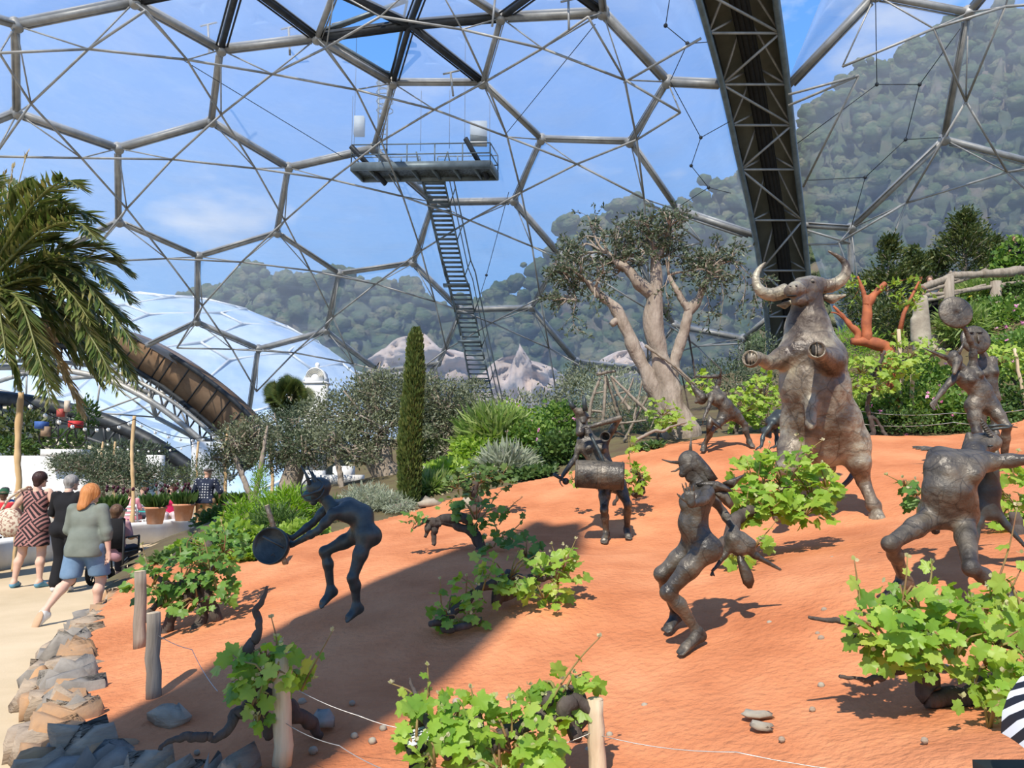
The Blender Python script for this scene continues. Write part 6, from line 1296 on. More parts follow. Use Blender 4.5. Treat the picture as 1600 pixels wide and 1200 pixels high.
def flatrock(px, py, D, s, m, label, tilt=0): p = K(px, py, D); p[2] = G(p[0], p[1]) + s[2] * .3; a = rng.uniform(0, 6); R = np.array([[math.cos(a), -math.sin(a), 0], [math.sin(a), math.cos(a), 0], [0, 0, 1]]); o = rock(p, s, R, m, 'rock', label, None, 'rock')
flatrock(268, 1092, 4.7, (.26, .16, .12), 'rock', 'larger slate lying on the soil just inside the edging')
flatrock(505, 1108, 4.45, (.12, .10, .09), 'rock3', 'small dark stone on the soil right of the split post')
flatrock(672, 795, 11.7, (.32, .2, .16), 'limestone', 'pale stone at the foot of the cypress')
flatrock(735, 782, 11.2, (.30, .22, .28), 'limestone', 'tan boulder behind the dark upright vine')
flatrock(1183, 1160, 3.85, (.14, .08, .03), 'limestone', 'flat pale pebble on the soil at bottom right')
flatrock(1192, 1186, 3.7, (.09, .06, .025), 'limestone', 'small flat pebble nearest the bottom edge')
flatrock(430, 870, 9.6, (.5, .2, .12), 'rock2', 'low reddish rock under the round drum')
for i in range(46):   # crumbs of stone and leaf litter on the soil
    px, py = rng.uniform(300, 1500), rng.uniform(780, 1180); p = hit(px, py); mb = MB(); r_ = rng.uniform(.008, .02); mb.ball(p + A(0, 0, -.018), (r_ * 1.5, r_ * 1.3, r_ * 1.3), 6)
    build(mb, 'pebble', M['rock' if i % 3 else 'limestone'], label='tiny pebble lying on the raked orange soil', cat='pebble', group='pebbles scattered on the soil')
def stake(px0, py0, px1, py1, D, r, m, label, r1=None):
    a = K(px1, py1, D); a[2] = G(a[0], a[1]) - .05 if py1 < 1190 else a[2]; b = K(px0, py0, D); n = 7; P = [a + (b - a) * f + A(rng.normal() * .006, rng.normal() * .006, 0) * (0 < f < 1) for f in np.linspace(0, 1, n)]
    t = thing('wooden_stake', label, 'wooden stake', a); mb = MB(); mb.tube(P, [r * 1.08, r, r * .95], 14); build(mb, 'post', M[m], t); mb = MB(); mb.lathe([(r * .93, 0), (r * .9, .004), (r * .6, .007), (0, .008)], P[-1], 14, nrm(b - a)); build(mb, 'sawn_top', M['stake'], t); return P
s1 = stake(219, 893, 219, 1005, 6.5, .048, 'greystake', 'grey weathered stake at the path edge, the rearmost of the pair by the leafy vine')
s2 = stake(240, 958, 241, 1087, 5.2, .046, 'greystake', 'grey weathered stake just inside the stone edging, the nearer of the pair')
s3 = stake(444, 1019, 440, 1196, 3.95, .044, 'stake', 'pale split wooden post standing in front of the snaking vine')
s4 = stake(930, 1093, 932, 1225, 3.55, .038, 'stake', 'pale sawn post at the bottom centre of the view')
s5 = stake(259, 862, 257, 902, 10.5, .06, 'stake', 'short pale stake left of the dark vine thicket by the path')
stake(417, 790, 447, 904, 8.6, .028, 'bronze', 'brown rusty stake leaning behind the round drum')
stake(1378, 690, 1372, 615, 13.5, .04, 'greystake', 'grey post carrying the twisted trained vine')
stake(1426, 585, 1422, 640, 14, .04, 'stake', 'thin pale stake in the shrubs behind the crest')
stake(1404, 515, 1412, 660, 14.2, .035, 'stake', 'slanting bare stem stake left of the pink-flowered shrub')
stake(1585, 545, 1600, 600, 14.2, .03, 'stake', 'slanting stake at the right edge behind the crest')
def wire(P, label, nm='wire', r=.0022):
    P = [np.array(p) for p in P]; Q = []
    for a, b in zip(P[:-1], P[1:]):
        L_ = np.linalg.norm(b - a)
        for f in np.linspace(0, 1, 8): Q.append(a + (b - a) * f - A(0, 0, .035 * L_ * 4 * f * (1 - f)))
    mb = MB(); mb.tube(Q, r, 4); build(mb, nm, M['wire'], label=label, cat='wire')
wire([K(448, 1068, 3.92), K(560, 1118, 3.85), K(640, 1140, 3.8)], 'upper fence wire running right from the split post')
wire([K(446, 1130, 3.92), K(530, 1165, 3.7), K(640, 1215, 3.4)], 'lower fence wire running right from the split post')
wire([K(930, 1142, 3.52), K(840, 1172, 3.5)], 'wire from the bottom centre post to the looping vine')
wire([K(934, 1148, 3.52), K(1150, 1175, 3.3), K(1600, 1215, 2.9)], 'long wire running right from the bottom centre post')
wire([K(243, 990, 5.2), K(300, 1015, 5), K(340, 1080, 4.6)], 'thin wire sagging from the nearer grey stake')
wire([K(1340, 642, 13.4), K(1490, 645, 13.4), K(1600, 640, 13.4)], 'upper guard wire along the crest', r=.006)
wire([K(1340, 662, 13.4), K(1490, 660, 13.4), K(1600, 662, 13.4)], 'lower guard wire along the crest', r=.006)
# plant label on its post, half hidden by the nearest vine
p = K(654, 1215, 3.35); t = thing('plant_label', 'black post carrying a small tilted white plant label among the nearest vine leaves', 'plant label', p)
mb = MB(); a, b = K(655, 1215, 3.35), K(660, 1160, 3.35); mb.beam(a, b, .09, .05, up=(0, 1, 0)); build(mb, 'post', M['void'], t)
R = frame((1, .3, .25), (-.1, -.6, .8)); mb = MB(); mb.box(K(655, 1150, 3.33), (.07, .11, .012), R); build(mb, 'label_plate', mat('label_plate_white', (.75, .78, .80), (.65, .68, .70), rough=.3), t)
mb = MB(); mb.box(K(656, 1153, 3.33) - A(0, 0, .02), (.08, .12, .025), R); build(mb, 'label_holder', M['void'], t)
mb = MB()
for i in range(4): mb.box(K(655, 1150, 3.33) + R @ A((i - 1.5) * .013, -.005, .0075), (.004, .06 - .012 * (i % 2), .001), R)
build(mb, 'label_text', M['void'], t)
# pushchair hood at the right edge
M['stripe'] = bpy.data.materials.new('black_white_stripe'); M['stripe'].use_nodes = True; nt = M['stripe'].node_tree; b = nt.nodes['Principled BSDF']; tc = N(nt, 'ShaderNodeTexCoord'); wv = N(nt, 'ShaderNodeTexWave', bands_direction='DIAGONAL'); wv.inputs['Scale'].default_value = 9; nt.links.new(tc.outputs['Object'], wv.inputs[0])
cr = N(nt, 'ShaderNodeValToRGB'); cr.color_ramp.interpolation = 'CONSTANT'; cr.color_ramp.elements[0].color = (.015, .015, .02, 1); cr.color_ramp.elements[1].position = .5; cr.color_ramp.elements[1].color = (.8, .8, .8, 1); nt.links.new(wv.outputs[0], cr.inputs[0]); nt.links.new(cr.outputs[0], b.inputs['Base Color'])
c = K(1702, 1225, 2.0); gz = G(c[0], c[1]); t = thing('pushchair', 'pushchair with black and white striped hood cut off by the right edge', 'pushchair', (c[0], c[1], gz))
mb = MB(); n1, n2 = 10, 12; V = []
for i in range(n1):
    f = i / (n1 - 1); a = .15 + f * 1.5
    for j in range(n2): b_ = PI * j / (n2 - 1); V.append(c + A(-.17 * math.cos(b_), -.05 - .20 * math.cos(a) + .1, .18 * math.sin(b_) * 1.0 + .0) + A(0, .0, .10 * math.sin(a)))
i = np.arange(n1 - 1)[:, None] * n2 + np.arange(n2 - 1)[None]; mb.add(np.array(V), np.stack([i, i + 1, i + n2 + 1, i + n2], -1).reshape(-1, 4)); build(mb, 'hood', M['stripe'], t)
M['darkcloth'] = mat('dark_green_cloth', (.03, .04, .035), (.02, .028, .025)); mb = MB(); mb.box(c + A(.0, .05, -.15), (.32, .34, .26), taper=1.0); build(mb, 'seat', M['darkcloth'], t)
for sx in (-1, 1):
    mb = MB(); mb.tube([A(c[0] + sx * .2, c[1] - .02, gz + .42), A(c[0] + sx * .18, c[1] + .1, gz + .36), A(c[0] + sx * .2, c[1] + .35, gz + .12)], .014, 8); build(mb, 'frame_tube', M['void'], t)
    mb = MB(); w_ = A(c[0] + sx * .22, c[1] + .35, G(c[0] + sx * .22, c[1] + .35) + .11); mb.lathe([(.0, -.02), (.09, -.02), (.11, -.012), (.11, .012), (.09, .02), (0, .02)], w_, 20, (1, 0, 0)); build(mb, 'wheel', M['void'], t)
    mb = MB(); w_ = A(c[0] + sx * .22, c[1] - .25, G(c[0] + sx * .22, c[1] - .25) + .11); mb.lathe([(.0, -.02), (.09, -.02), (.11, -.012), (.11, .012), (.09, .02), (0, .02)], w_, 20, (1, 0, 0)); build(mb, 'wheel', M['void'], t)

# ================================================================ rustic timber frames behind the drummer
def sticks(name, label, cat, segs, D, m='greystake', r=.035):
    a = K(*segs[0][0], D); t = thing(name, label, cat, ground_at(a))
    for (x0, y0), (x1, y1), *rest_ in segs:
        dd = rest_[0] if rest_ else 0; rr = rest_[1] if len(rest_) > 1 else r; p, q = K(x0, y0, D + dd), K(x1, y1, D); P, r2 = gnarl([p, (p + q) / 2 + rng.normal(size=3) * .03, q], [rr, rr * .9, rr * .8], rng, 4, .15); mb = MB(); mb.tube(P, r2, 8); build(mb, 'branch', M[m], t, smooth=True)
    return t
sticks('wooden_tripod', 'rough tripod of grey branches standing behind the drummer', 'timber frame', [((920,660),(938,590)), ((942,660),(946,588)), ((975,675),(946,586), .3), ((985,640),(955,588), -.2), ((932,585),(962,580)), ((925,642),(944,644),0,.025), ((930,614),(945,612),0,.02), ((960,618),(985,612),0,.02)], 14.6)
sticks('crossed_poles', 'crossed leaning poles and branches right of the drummer', 'timber frame', [((1065,692),(955,588), -.3, .03), ((975,690),(1020,605), .3, .03), ((965,662),(1040,650),0,.02), ((990,655),(1008,575),0,.02), ((972,630),(990,590),0,.02)], 14.0)
sticks('prop_pole', 'long straight pole propping the old olive tree', 'pole', [((1008,540),(1085,600), 0, .028)], 13.8)
sticks('fallen_branch', 'bleached crooked branch lying on the crest behind the drummer', 'branch', [((990,690),(1025,672),0,.03), ((1025,672),(1045,668),0,.025), ((1045,668),(1072,660),0,.02)], 12.9, 'bark')
sticks('thin_iron_rod', 'two thin dark rods standing by the olive trunk', 'rod', [((1088,600),(1072,500),0,.018), ((1078,650),(1064,580),0,.015)], 14.4, 'vinebark')
# pergola and standing stone on the upper right
t = thing('pergola', 'rustic pergola of rough crooked poles on the upper bank', 'pergola', ground_at(K(1480, 470, 19.4)))
for (x0, y0), (x1, y1), r in (((1440,450),(1490,430),.10), ((1490,430),(1535,428),.10), ((1535,428),(1600,422),.12), ((1445,462),(1600,440),.06), ((1450,442),(1560,425),.06), ((1445,455),(1520,432),.05), ((1448,470),(1540,445),.05), ((1483,425),(1500,438),.06), ((1537,420),(1545,432),.06), ((1590,418),(1606,430),.08)):
    P, r2 = gnarl([K(x0, y0, 19.4), K((x0 + x1) / 2, (y0 + y1) / 2 + 1, 19.4), K(x1, y1, 19.4)], [r, r * .95, r * .9], rng, 4, .12); mb = MB(); mb.tube(P, r2, 9); build(mb, 'roof_pole', M['greystake'], t, smooth=True)
for x, y0, y1 in ((1482, 432, 520), (1556, 440, 520)):
    mb = MB(); p, q = K(x, y1, 19.4), K(x, y0, 19.4); p[2] = min(p[2], G(p[0], p[1])); mb.tube([p, q], [.15, .13], 12); build(mb, 'support_post', M['greystake'], t)
st_ = organic('standing_stone', [cone(K(1438, 545, 17), .16, K(1435, 478, 17), .12, .08), cone(K(1447, 545, 17), .13, K(1444, 466, 17), .08, .08), cone(K(1430, 530, 17), .1, K(1428, 500, 17), .08, .06)], .04, M['limestone'], None, label='rough pale standing stone left of the round cymbal', cat='standing stone')
organic('rock_pile', [ell(K(1452, 548, 18.6), A(.22, .2, .18), None, .04), ell(K(1468, 553, 18.6), A(.2, .2, .16), None, .04), ell(K(1460, 535, 18.8), A(.2, .2, .2), None, .04), ell(K(1475, 540, 18.8), A(.18, .2, .2), None, .04)], .035, M['limestone'], None, label='heap of pale rocks below the standing stone', cat='rocks')
# ================================================================ terrace on the left: walls, pots, poles, people
# low bench wall beside the path
WL = [(-9.3, 9.0), (-8.95, 13.0), (-8.95, 17.3), (-8.45, 19.6), (-8.15, 21.6), (-8.05, 24.5)]
Wc = catmull([A(x, y, 0) for x, y in WL], 6)
def wallband(P, h, th, round_top=.06):
    P = np.asarray(P); mb = MB(); n = len(P); T_ = np.gradient(P, axis=0); T_ /= np.linalg.norm(T_, axis=1, keepdims=True); Nn = np.stack([-T_[:, 1], T_[:, 0], 0 * T_[:, 0]], 1)
    prof = [(0, 0), (0, h - round_top), (round_top * .3, h - round_top * .3), (round_top, h), (th - round_top, h), (th - round_top * .3, h - round_top * .3), (th, h - round_top), (th, 0)]
    V = np.vstack([P + Nn * o + A(0, 0, z) for o, z in prof]); k = len(prof)
    mb.add(V, [np.array([[a * n + i, a * n + i + 1, ((a + 1) % k) * n + i + 1, ((a + 1) % k) * n + i] for a in range(k) for i in range(n - 1)]), np.array([[a * n for a in range(k)], [a * n + n - 1 for a in range(k)][::-1]])]); return mb
o = build(wallband(Wc, .50, .45), 'wall_terrace', M['white'], smooth=False, kind='structure', label='low white bench wall edging the terrace beside the path')
# tall white wall behind terrace
mb = MB(); a, b = K(-60, 712, 24), K(128, 713, 24); mb.box(((a[0] + b[0]) / 2, 24.2, a[2] / 2), (b[0] - a[0], .4, a[2])); build(mb, 'wall_rear', M['white'], kind='structure', label='tall white rendered wall behind the terrace tables')
mb = MB(); a, b = K(60, 720, 23.2), K(120, 790, 23.2); mb.box(((a[0] + b[0]) / 2, 23.6, .75), (b[0] - a[0], .5, 1.5)); build(mb, 'wall_step', M['white'], kind='structure', label='stepped white wall section behind the terrace')
for x0, x1, y0, D, lb in ((68,122,702,23.5,'white plinth block on the wall under the bicycle display'),):
    a, b = K(x0, y0, D), K(x1, 713, D); mb = MB(); mb.box(((a[0] + b[0]) / 2, D + .3, (a[2] + b[2]) / 2), (b[0] - a[0], .9, a[2] - b[2])); build(mb, 'plinth', M['white'], label=lb, cat='plinth')
def wbox(x0, y0, x1, y1, D, dep, lb, nm='white_block', cat='wall block', m='white'):
    a, b = K(x0, y0, D), K(x1, y1, D); zb = G((a[0] + b[0]) / 2, D + dep / 2); mb = MB(); mb.box(((a[0] + b[0]) / 2, D + dep / 2, (a[2] + zb) / 2), (b[0] - a[0], dep, a[2] - zb)); build(mb, nm, M[m], label=lb, cat=cat)
wbox(229, 711, 246, 760, 33, .6, 'narrow white wall end beyond the terrace', 'white_pier', 'pier')
wbox(500, 742, 560, 785, 18.5, .7, 'white block under the grove seen below the olive crowns')
wbox(520, 728, 545, 775, 19.5, .7, 'taller white block right of the horned statue head')
wbox(470, 735, 500, 770, 19, .5, 'small white wall section left among the olive trunks')
wbox(300, 690, 350, 750, 40, .5, 'white wall glimpsed behind the dark shrubs')
# white bell turret
D = 26; a = K(494, 640, D); t = thing('bell_turret', 'white curved gable turret with a ball finial above the grove', 'turret', (a[0], D, G(a[0], D)))
mb = MB(); z0_ = K(494, 600, D)[2]; zb = G(a[0], D); mb.box((a[0], D, (z0_ + zb) / 2), (.68, .6, z0_ - zb)); build(mb, 'shaft', M['white'], t)
mb = MB(); mb.box((a[0], D, z0_ + .02), (.78, .7, .07)); build(mb, 'cornice', M['white'], t)
ol = [a + 0] ; pr = [(-.34, .03), (-.34, .22), (-.30, .24), (-.28, .36), (-.2, .46), (-.1, .52), (.0, .54), (.1, .52), (.2, .46), (.28, .36), (.30, .24), (.34, .22), (.34, .03)]
mb = MB(); mb.prism([A(a[0] + x, D - .3, z0_ + z) for x, z in pr], (0, -1, 0), .6); build(mb, 'gable', M['white'], t)
mb = MB()
for i in range(4): mb.tube([A(a[0] + math.cos(u) * (.30 - i * .05), D - .32, z0_ + .2 + math.sin(u) * (.30 - i * .05)) for u in np.linspace(0, PI, 12)], .012, 5)
build(mb, 'gable_moulding', M['cream'], t)
mb = MB(); mb.lathe([(.05, 0), (.04, .04), (.075, .08), (.085, .13), (.06, .19), (0, .21)], A(a[0], D, z0_ + .53), 14); build(mb, 'finial', M['white'], t)
# laden bicycle display
D = 23.6; c = K(98, 700, D); t = thing('bicycle_display', 'old bicycle laden with red and blue crates displayed on the white plinth', 'bicycle', c)
S_ = lambda dx, dz, dy=0: c + A(dx, dy, dz)
for nm, dx in (('front_wheel', .40), ('rear_wheel', -.45)):
    mb = MB(); mb.tube([S_(dx + .30 * math.cos(u), .32 + .30 * math.sin(u)) for u in np.linspace(0, 2 * PI, 24)], .022, 6)
    for u in np.linspace(0, PI, 6, endpoint=False): mb.tube([S_(dx + .3 * math.cos(u), .32 + .3 * math.sin(u)), S_(dx - .3 * math.cos(u), .32 - .3 * math.sin(u))], .006, 4)
    build(mb, nm, M['void'], t)
mb = MB()
for a_, b_ in (((-.45,.32),(-.15,.3)), ((-.15,.3),(-.2,.75)), ((-.2,.75),(.25,.72)), ((.25,.72),(-.15,.3)), ((-.45,.32),(-.2,.7)), ((.25,.85),(.40,.32)), ((.2,.95),(.32,.98))): mb.tube([S_(*a_), S_(*b_)], .022, 6)
build(mb, 'frame', M['darksteel'], t)
for col, dx, dz, sz, nm in (((.55,.04,.04), .42, .62, (.30,.3,.2), 'red_crate'), ((.05,.12,.35), -.62, .58, (.26,.3,.22), 'blue_crate'), ((.32,.22,.14), -.48, .35, (.2,.2,.3), 'wooden_box'), ((.5,.10,.08), -.05, .95, (.16,.2,.24), 'red_bundle'), ((.6,.5,.38), .12, 1.1, (.12,.12,.35), 'straw_bundle')):
    mb = MB(); mb.box(S_(dx, dz + sz[2] / 2, -.12), sz, taper=1.05); build(mb, nm, mat('display_' + nm, col), t)
mb = MB(); mb.tube([S_(-.2, .75), S_(-.05, .95), S_(.05, 1.2), S_(.2, 1.25)], [.09, .1, .06, .03], 8); build(mb, 'sack', M['grey'] if False else mat('sack_cloth', (.25, .24, .22)), t)
# poles and string lights
PL = [((33,613),(24,890),13.6,.062),((210,650),(207,800),19.0,.05),((356,667),(350,775),24,.055),((310,690),(308,745),29,.05),((180,690),(179,750),29,.05),((161,690),(158,722),31,.05),((425,682),(424,770),19,.045)]
lb = ['tall pale pole nearest, left of the woman in the patterned dress','pale crooked pole rising from the white wall between the terracotta pots','pale pole right of the man in the patterned shirt','pale pole left of the man in the patterned shirt','pale pole above the first planted pot','short pale pole farthest left among the distant ones','thin pale pole in front of the dark grove']
tops = []
for ((x0, y0), (x1, y1), D, r), l_ in zip(PL, lb):
    b = K(x0, y0, D); a = K(x1, y1, D); a[2] = 0 if D > 14 else 0; a = A(a[0], D, G(a[0], D)); P, rr = gnarl([a, a + (b - a) * .35 + A(.03, 0, 0), a + (b - a) * .7 - A(.03, 0, 0), b], [r, r * .9, r * .8], rng, 4, .12); mb = MB(); mb.tube(P, rr, 10); o = build(mb, 'wooden_pole', M['pole'], smooth=True, label=l_, cat='wooden pole', loc=a); tops.append(b)
M['bulb'] = mat('white_bulb', (.85, .84, .78), (.8, .8, .75), rough=.3)
def lights(a, b, n, sag, label):
    t = thing('string_light', label, 'string lights', (a + b) / 2 - A(0, 0, sag)); P = [a + (b - a) * f - A(0, 0, sag * 4 * f * (1 - f)) for f in np.linspace(0, 1, 20)]; mb = MB(); mb.tube(P, .010, 4); build(mb, 'cable', M['void'], t)
    for i in range(n): f = (i + .5) / n; q = a + (b - a) * f - A(0, 0, sag * 4 * f * (1 - f) + .06); mb = MB(); mb.ball(q, .042, 8); build(mb, 'bulb', M['bulb'], t)
lights(K(36, 622, 14), K(210, 655, 18.4), 9, .35, 'string of white bulbs between the nearest pole and the crooked pole')
lights(K(210, 655, 18.4), K(356, 672, 24), 8, .35, 'string of white bulbs from the crooked pole to the pole by the man')
lights(K(161, 690, 31), K(310, 692, 29), 9, .3, 'farther string of white bulbs across the terrace')
lights(K(356, 672, 24), K(425, 686, 19), 6, .3, 'short string of bulbs at the right end of the terrace')
# planted pots on the low wall
def pot(px, D, r, h, m, label, plant='tulip', seed=0):
    c = K(px, 800, D); x = c[0]; y = D; z = .50; rg = np.random.default_rng(seed); t = thing('plant_pot', label, 'plant pot', (x, y, z)); mb = MB()
    mb.lathe([(r * .68, 0), (r * .72, .01), (r * .93, h * .86), (r * 1.04, h * .87), (r * 1.05, h), (r * .95, h), (r * .9, h * .9), (0, h * .9)], A(x, y, z), 26); build(mb, 'pot', M[m], t)
    mb = MB(); n = 170; a = rg.uniform(0, 2 * PI, n); rr = rg.uniform(0, r * .8, n); P = np.stack([x + rr * np.cos(a), y + rr * np.sin(a), np.full(n, z + h * .9)], 1); d = np.stack([np.cos(a) * rg.uniform(.2, .9, n), np.sin(a) * rg.uniform(.2, .9, n), np.ones(n)], 1)
    leaves(mb, P, d, rg.normal(size=(n, 3)), rg.uniform(.25, .42, n), 'blade'); build(mb, 'foliage', M['midgreen'], t)
    if plant:
        sm = MB(); fl = MB()
        for i in range(9): q = A(x, y, z + h) + A(rg.normal() * r * .6, rg.normal() * r * .5, rg.uniform(.32, .5)); sm.tube([A(x, y, z + h * .9), q], .006, 4); fl = MB(); fl.ball(q, (.035, .035, .045), 8); build(fl, 'flower_head', M['purple'], t)
        build(sm, 'stem', M['midgreen'], t); 
pot(177, 16.6, .25, .42, 'palepot', 'lime-stained pot of dark tulips on the wall behind the women', seed=1)
pot(243, 18.2, .24, .40, 'terracotta', 'orange terracotta pot of leafy tulips at the middle of the wall', seed=2)
pot(287, 19.4, .26, .42, 'terracotta', 'terracotta pot with pale base nearest the man in the patterned shirt', seed=3)
pot(340, 21.0, .22, .36, 'terracotta', 'smaller planted pot right of the man', None, 4)
pot(375, 21.8, .24, .36, 'palepot', 'pale pot with white flowers at the end of the wall', None, 5)
# white folding chairs and tables
def chair_proto(loc, rz, label, group='white slatted chairs on the terrace'):
    t = thing('folding_chair', label, 'chair', (0, 0, 0), group); W = M['white']
    for sx in (-1, 1):
        mb = MB(); mb.beam(A(sx * .2, -.22, 0), A(sx * .2, .12, .46), .03, .04); build(mb, 'leg', W, t)
        mb = MB(); mb.beam(A(sx * .2, .22, 0), A(sx * .2, -.22, .88), .03, .04); build(mb, 'leg', W, t)
    mb = MB()
    for i in range(6): mb.box((0, -.12 + i * .065, .46), (.42, .05, .02))
    build(mb, 'seat', W, t); mb = MB()
    for i in range(3): mb.box((0, -.16 - i * .03, .62 + i * .10), (.40, .02, .06))
    build(mb, 'backrest', W, t); t.location = loc; t.rotation_euler = (0, 0, rz); return t
cx = lambda px, D: tuple(K(px, 738, D)[:2])
c1 = chair_proto((*cx(8, 15.4), 0), .3, 'white slatted chair at the left edge, nearest the path')
for px, D, rz, l_ in ((30, 16.4, -2.6, 'white slatted chair just behind the nearest tall pole'), (4, 17.4, 1.2, 'white slatted chair under the person in red'), (206, 20.0, .2, 'white slatted chair under the person in the pink striped top'), (190, 19.3, -.6, 'white slatted chair left of the pink striped top'), (222, 20.4, 2.8, 'white slatted chair behind the middle pot'), (14, 18.6, 2.9, 'white slatted chair under the person in blue')):
    dup(c1, (*cx(px, D), 0), rz, l_)
def table(px, D, label):
    x, y = cx(px, D); t = thing('cafe_table', label, 'table', (x, y, 0), 'wooden terrace tables'); mb = MB(); mb.box((x, y, .73), (1.2, .75, .04)); build(mb, 'tabletop', M['greystake'], t)
    for sx in (-1, 1):
        for sy in (-1, 1): mb = MB(); mb.box((x + sx * .52, y + sy * .3, .355), (.05, .05, .71)); build(mb, 'leg', M['greystake'], t)
table(-8, 16.6, 'brown wooden table at the left edge of the terrace'); table(245, 22.5, 'wooden table behind the planted pots')
# ---------------------------------------------------------------- people
SK = mat('skin', (.62, .36, .25), (.56, .31, .21), scale=8, rough=.55); SKL = mat('pale_skin', (.70, .45, .34), (.62, .37, .27), scale=8, rough=.55)
def cloth(n, a, b=None, **k): return mat(n, a, b or tuple(v * .8 for v in a), scale=k.pop('scale', 6), rough=.9, bump=k.pop('bump', .3), bscale=k.pop('bscale', 9), **k)
def pose(x, y, z=0, H=1.7, w=1.0, **o):
    """standing figure facing away (+y); every joint may be overridden with an offset"""
    s = H / 1.7; J = dict(hipL=(-.10*w,0,.91), hipR=(.10*w,0,.91), waist=(0,.0,1.08), chest=(0,.01,1.27), shL=(-.18*w,0,1.40), shR=(.185*w,0,1.40), neck=(0,.0,1.47), head=(0,.02,1.585), elL=(-.25*w,-.02,1.13), elR=(.25*w,-.02,1.13), wrL=(-.27*w,.07,.88), wrR=(.27*w,.07,.88),
        knL=(-.11*w,.02,.49), knR=(.11*w,.02,.49), anL=(-.11*w,-.03,.09), anR=(.11*w,-.03,.09), toeL=(-.13*w,.14,.03), toeR=(.13*w,.14,.03))
    for k, v in o.items():
        if k in J: J[k] = v
    J = {k: A(*v) * s + A(x, y, z) for k, v in J.items()}; J['face'] = A(*o.get('face', (0, 1, 0))); J['headup'] = A(0, 0, 1)
    for q, sx in (('L', -1), ('R', 1)): J['hd' + q] = nrm(J['wr' + q] - J['el' + q] + A(0, .0, -.1)); J['pn' + q] = A(-sx, 0, 0); J['th' + q] = A(0, 1, 0)
    J.update({k: v for k, v in o.items() if k[:2] in ('hd', 'pn', 'th')}); return J
def person(label, J, s, ll=1.0, la=1.0, skin=SKL, h=.013, belly=0., female=True, group=None, face=True):
    t = thing('person', label, 'person', (J['hipL'][0], J['hipL'][1], min(J['toeL'][2], J['toeR'][2]) - .03), group); organic('body', figure(J, s, female, ll=ll, la=la, belly=belly, face=face), h, skin, t); return t
def P_torso(J, s, g, belly=0, female=True): return torso_prims(J, s, female, g / s, belly)
def P_sleeves(J, s, g, upto=1.0, la=1.0):
    P = []
    for q in 'LR':
        a, b, c = J['sh' + q], J['el' + q], J['wr' + q]
        if upto <= 1: P.append(cone(a, .055 * s * la + g, a + (b - a) * upto, .046 * s * la + g, .03))
        else: P += [cone(a, .055 * s * la + g, b, .045 * s * la + g, .03), cone(b, .045 * s * la + g, b + (c - b) * (upto - 1), .038 * s * la + g, .03)]
    return P
def P_legs(J, s, g, upto, ll=1.0, flare=0.):
    P = [cone(J['hipL'], .11 * s * ll + g, J['hipR'], .11 * s * ll + g, .04)]
    for q in 'LR':
        a, b, c = J['hip' + q], J['kn' + q], J['an' + q]
        if upto <= 1: P.append(cone(a, .098 * s * ll + g, a + (b - a) * upto, .075 * s * ll + g + flare, .03))
        else: P += [cone(a, .098 * s * ll + g, b, .062 * s * ll + g, .03), cone(b, .062 * s * ll + g, b + (c - b) * (upto - 1), .05 * s + g + flare, .02)]
    return P
def shoe(J, q, s, m, t, nm='shoe'):
    an, toe = J['an' + q], J['toe' + q]; heel = an + A(0, 0, -.045) - nrm((toe - an) * A(1, 1, 0)) * .03; organic(nm, [cone(heel, .043 * s, toe, .036 * s, .02), cone(an + A(0, 0, -.02), .044 * s, heel, .043 * s, .02), cone(an, .038 * s, an + (toe - an) * .6, .036 * s, .03)], .010, m, t)
def hairm(J, s, m, t, kind='short'):
    c = J['head']; f = nrm(J['face']); P = [ell(c + A(0, 0, .035) * s - f * .02, A(.092, .100, .092) * s, frame(f, (0, 0, 1)), .02), cone(c - f * .045 * s, .075 * s, c - f * .05 * s - A(0, 0, .06) * s, .055 * s, .03)]
    if kind == 'long': P += [cone(c - f * .06 * s, .08 * s, c - f * .09 * s - A(0, 0, .16) * s, .075 * s, .03), cone(c - f * .09 * s - A(0, 0, .16) * s, .075 * s, c - f * .10 * s - A(.02, 0, .26) * s, .035 * s, .03), cone(c - f * .02 * s + A(.06, 0, 0), .05 * s, c - f * .03 * s + A(.07, 0, -.16), .035 * s, .03), cone(c - f * .02 * s - A(.06, 0, 0), .05 * s, c - f * .03 * s + A(-.07, 0, -.16), .035 * s, .03)]
    clip = [(c + f * .035 * s, nrm(f + A(0, 0, -.9)))]
    organic('hair', P, .010, m, t, clip)
def hairmat(n, a, b): return mat(n, a, b, scale=40, rough=.45, bump=.6, bscale=60, stretch=(1, 1, .12))
# woman in patterned dress
x, y = K(60, 738, 11.7)[:2]
J = pose(x, y, H=1.70, w=.98, knL=(-.16,.0,.49), anL=(-.22,-.05,.09), toeL=(-.24,.10,.03), knR=(.13,.0,.49), anR=(.14,-.02,.09), toeR=(.20,.13,.03), elL=(-.30,-.05,1.16), wrL=(-.26,.12,1.05), elR=(.33,.02,1.15), wrR=(.42,.15,.98), head=(.03,.03,1.59), face=(.35, .93, -.05), hipL=(-.13,0,.91), hipR=(.11,0,.91))
t = person('woman with short dark hair in a brown geometric dress, bag on her shoulder', J, .97, ll=1.12, la=1.15)
M['dress'] = bpy.data.materials.new('geometric_dress'); M['dress'].use_nodes = True; nt = M['dress'].node_tree; b_ = nt.nodes['Principled BSDF']; b_.inputs['Roughness'].default_value = .9
tc = N(nt, 'ShaderNodeTexCoord'); mp = N(nt, 'ShaderNodeMapping'); mp.inputs['Rotation'].default_value = (0, .75, 0); mp.inputs['Scale'].default_value = (1, 1, 1); nt.links.new(tc.outputs['Object'], mp.inputs[0])
ck = N(nt, 'ShaderNodeTexChecker'); ck.inputs['Scale'].default_value = 5.0; nt.links.new(mp.outputs[0], ck.inputs[0])
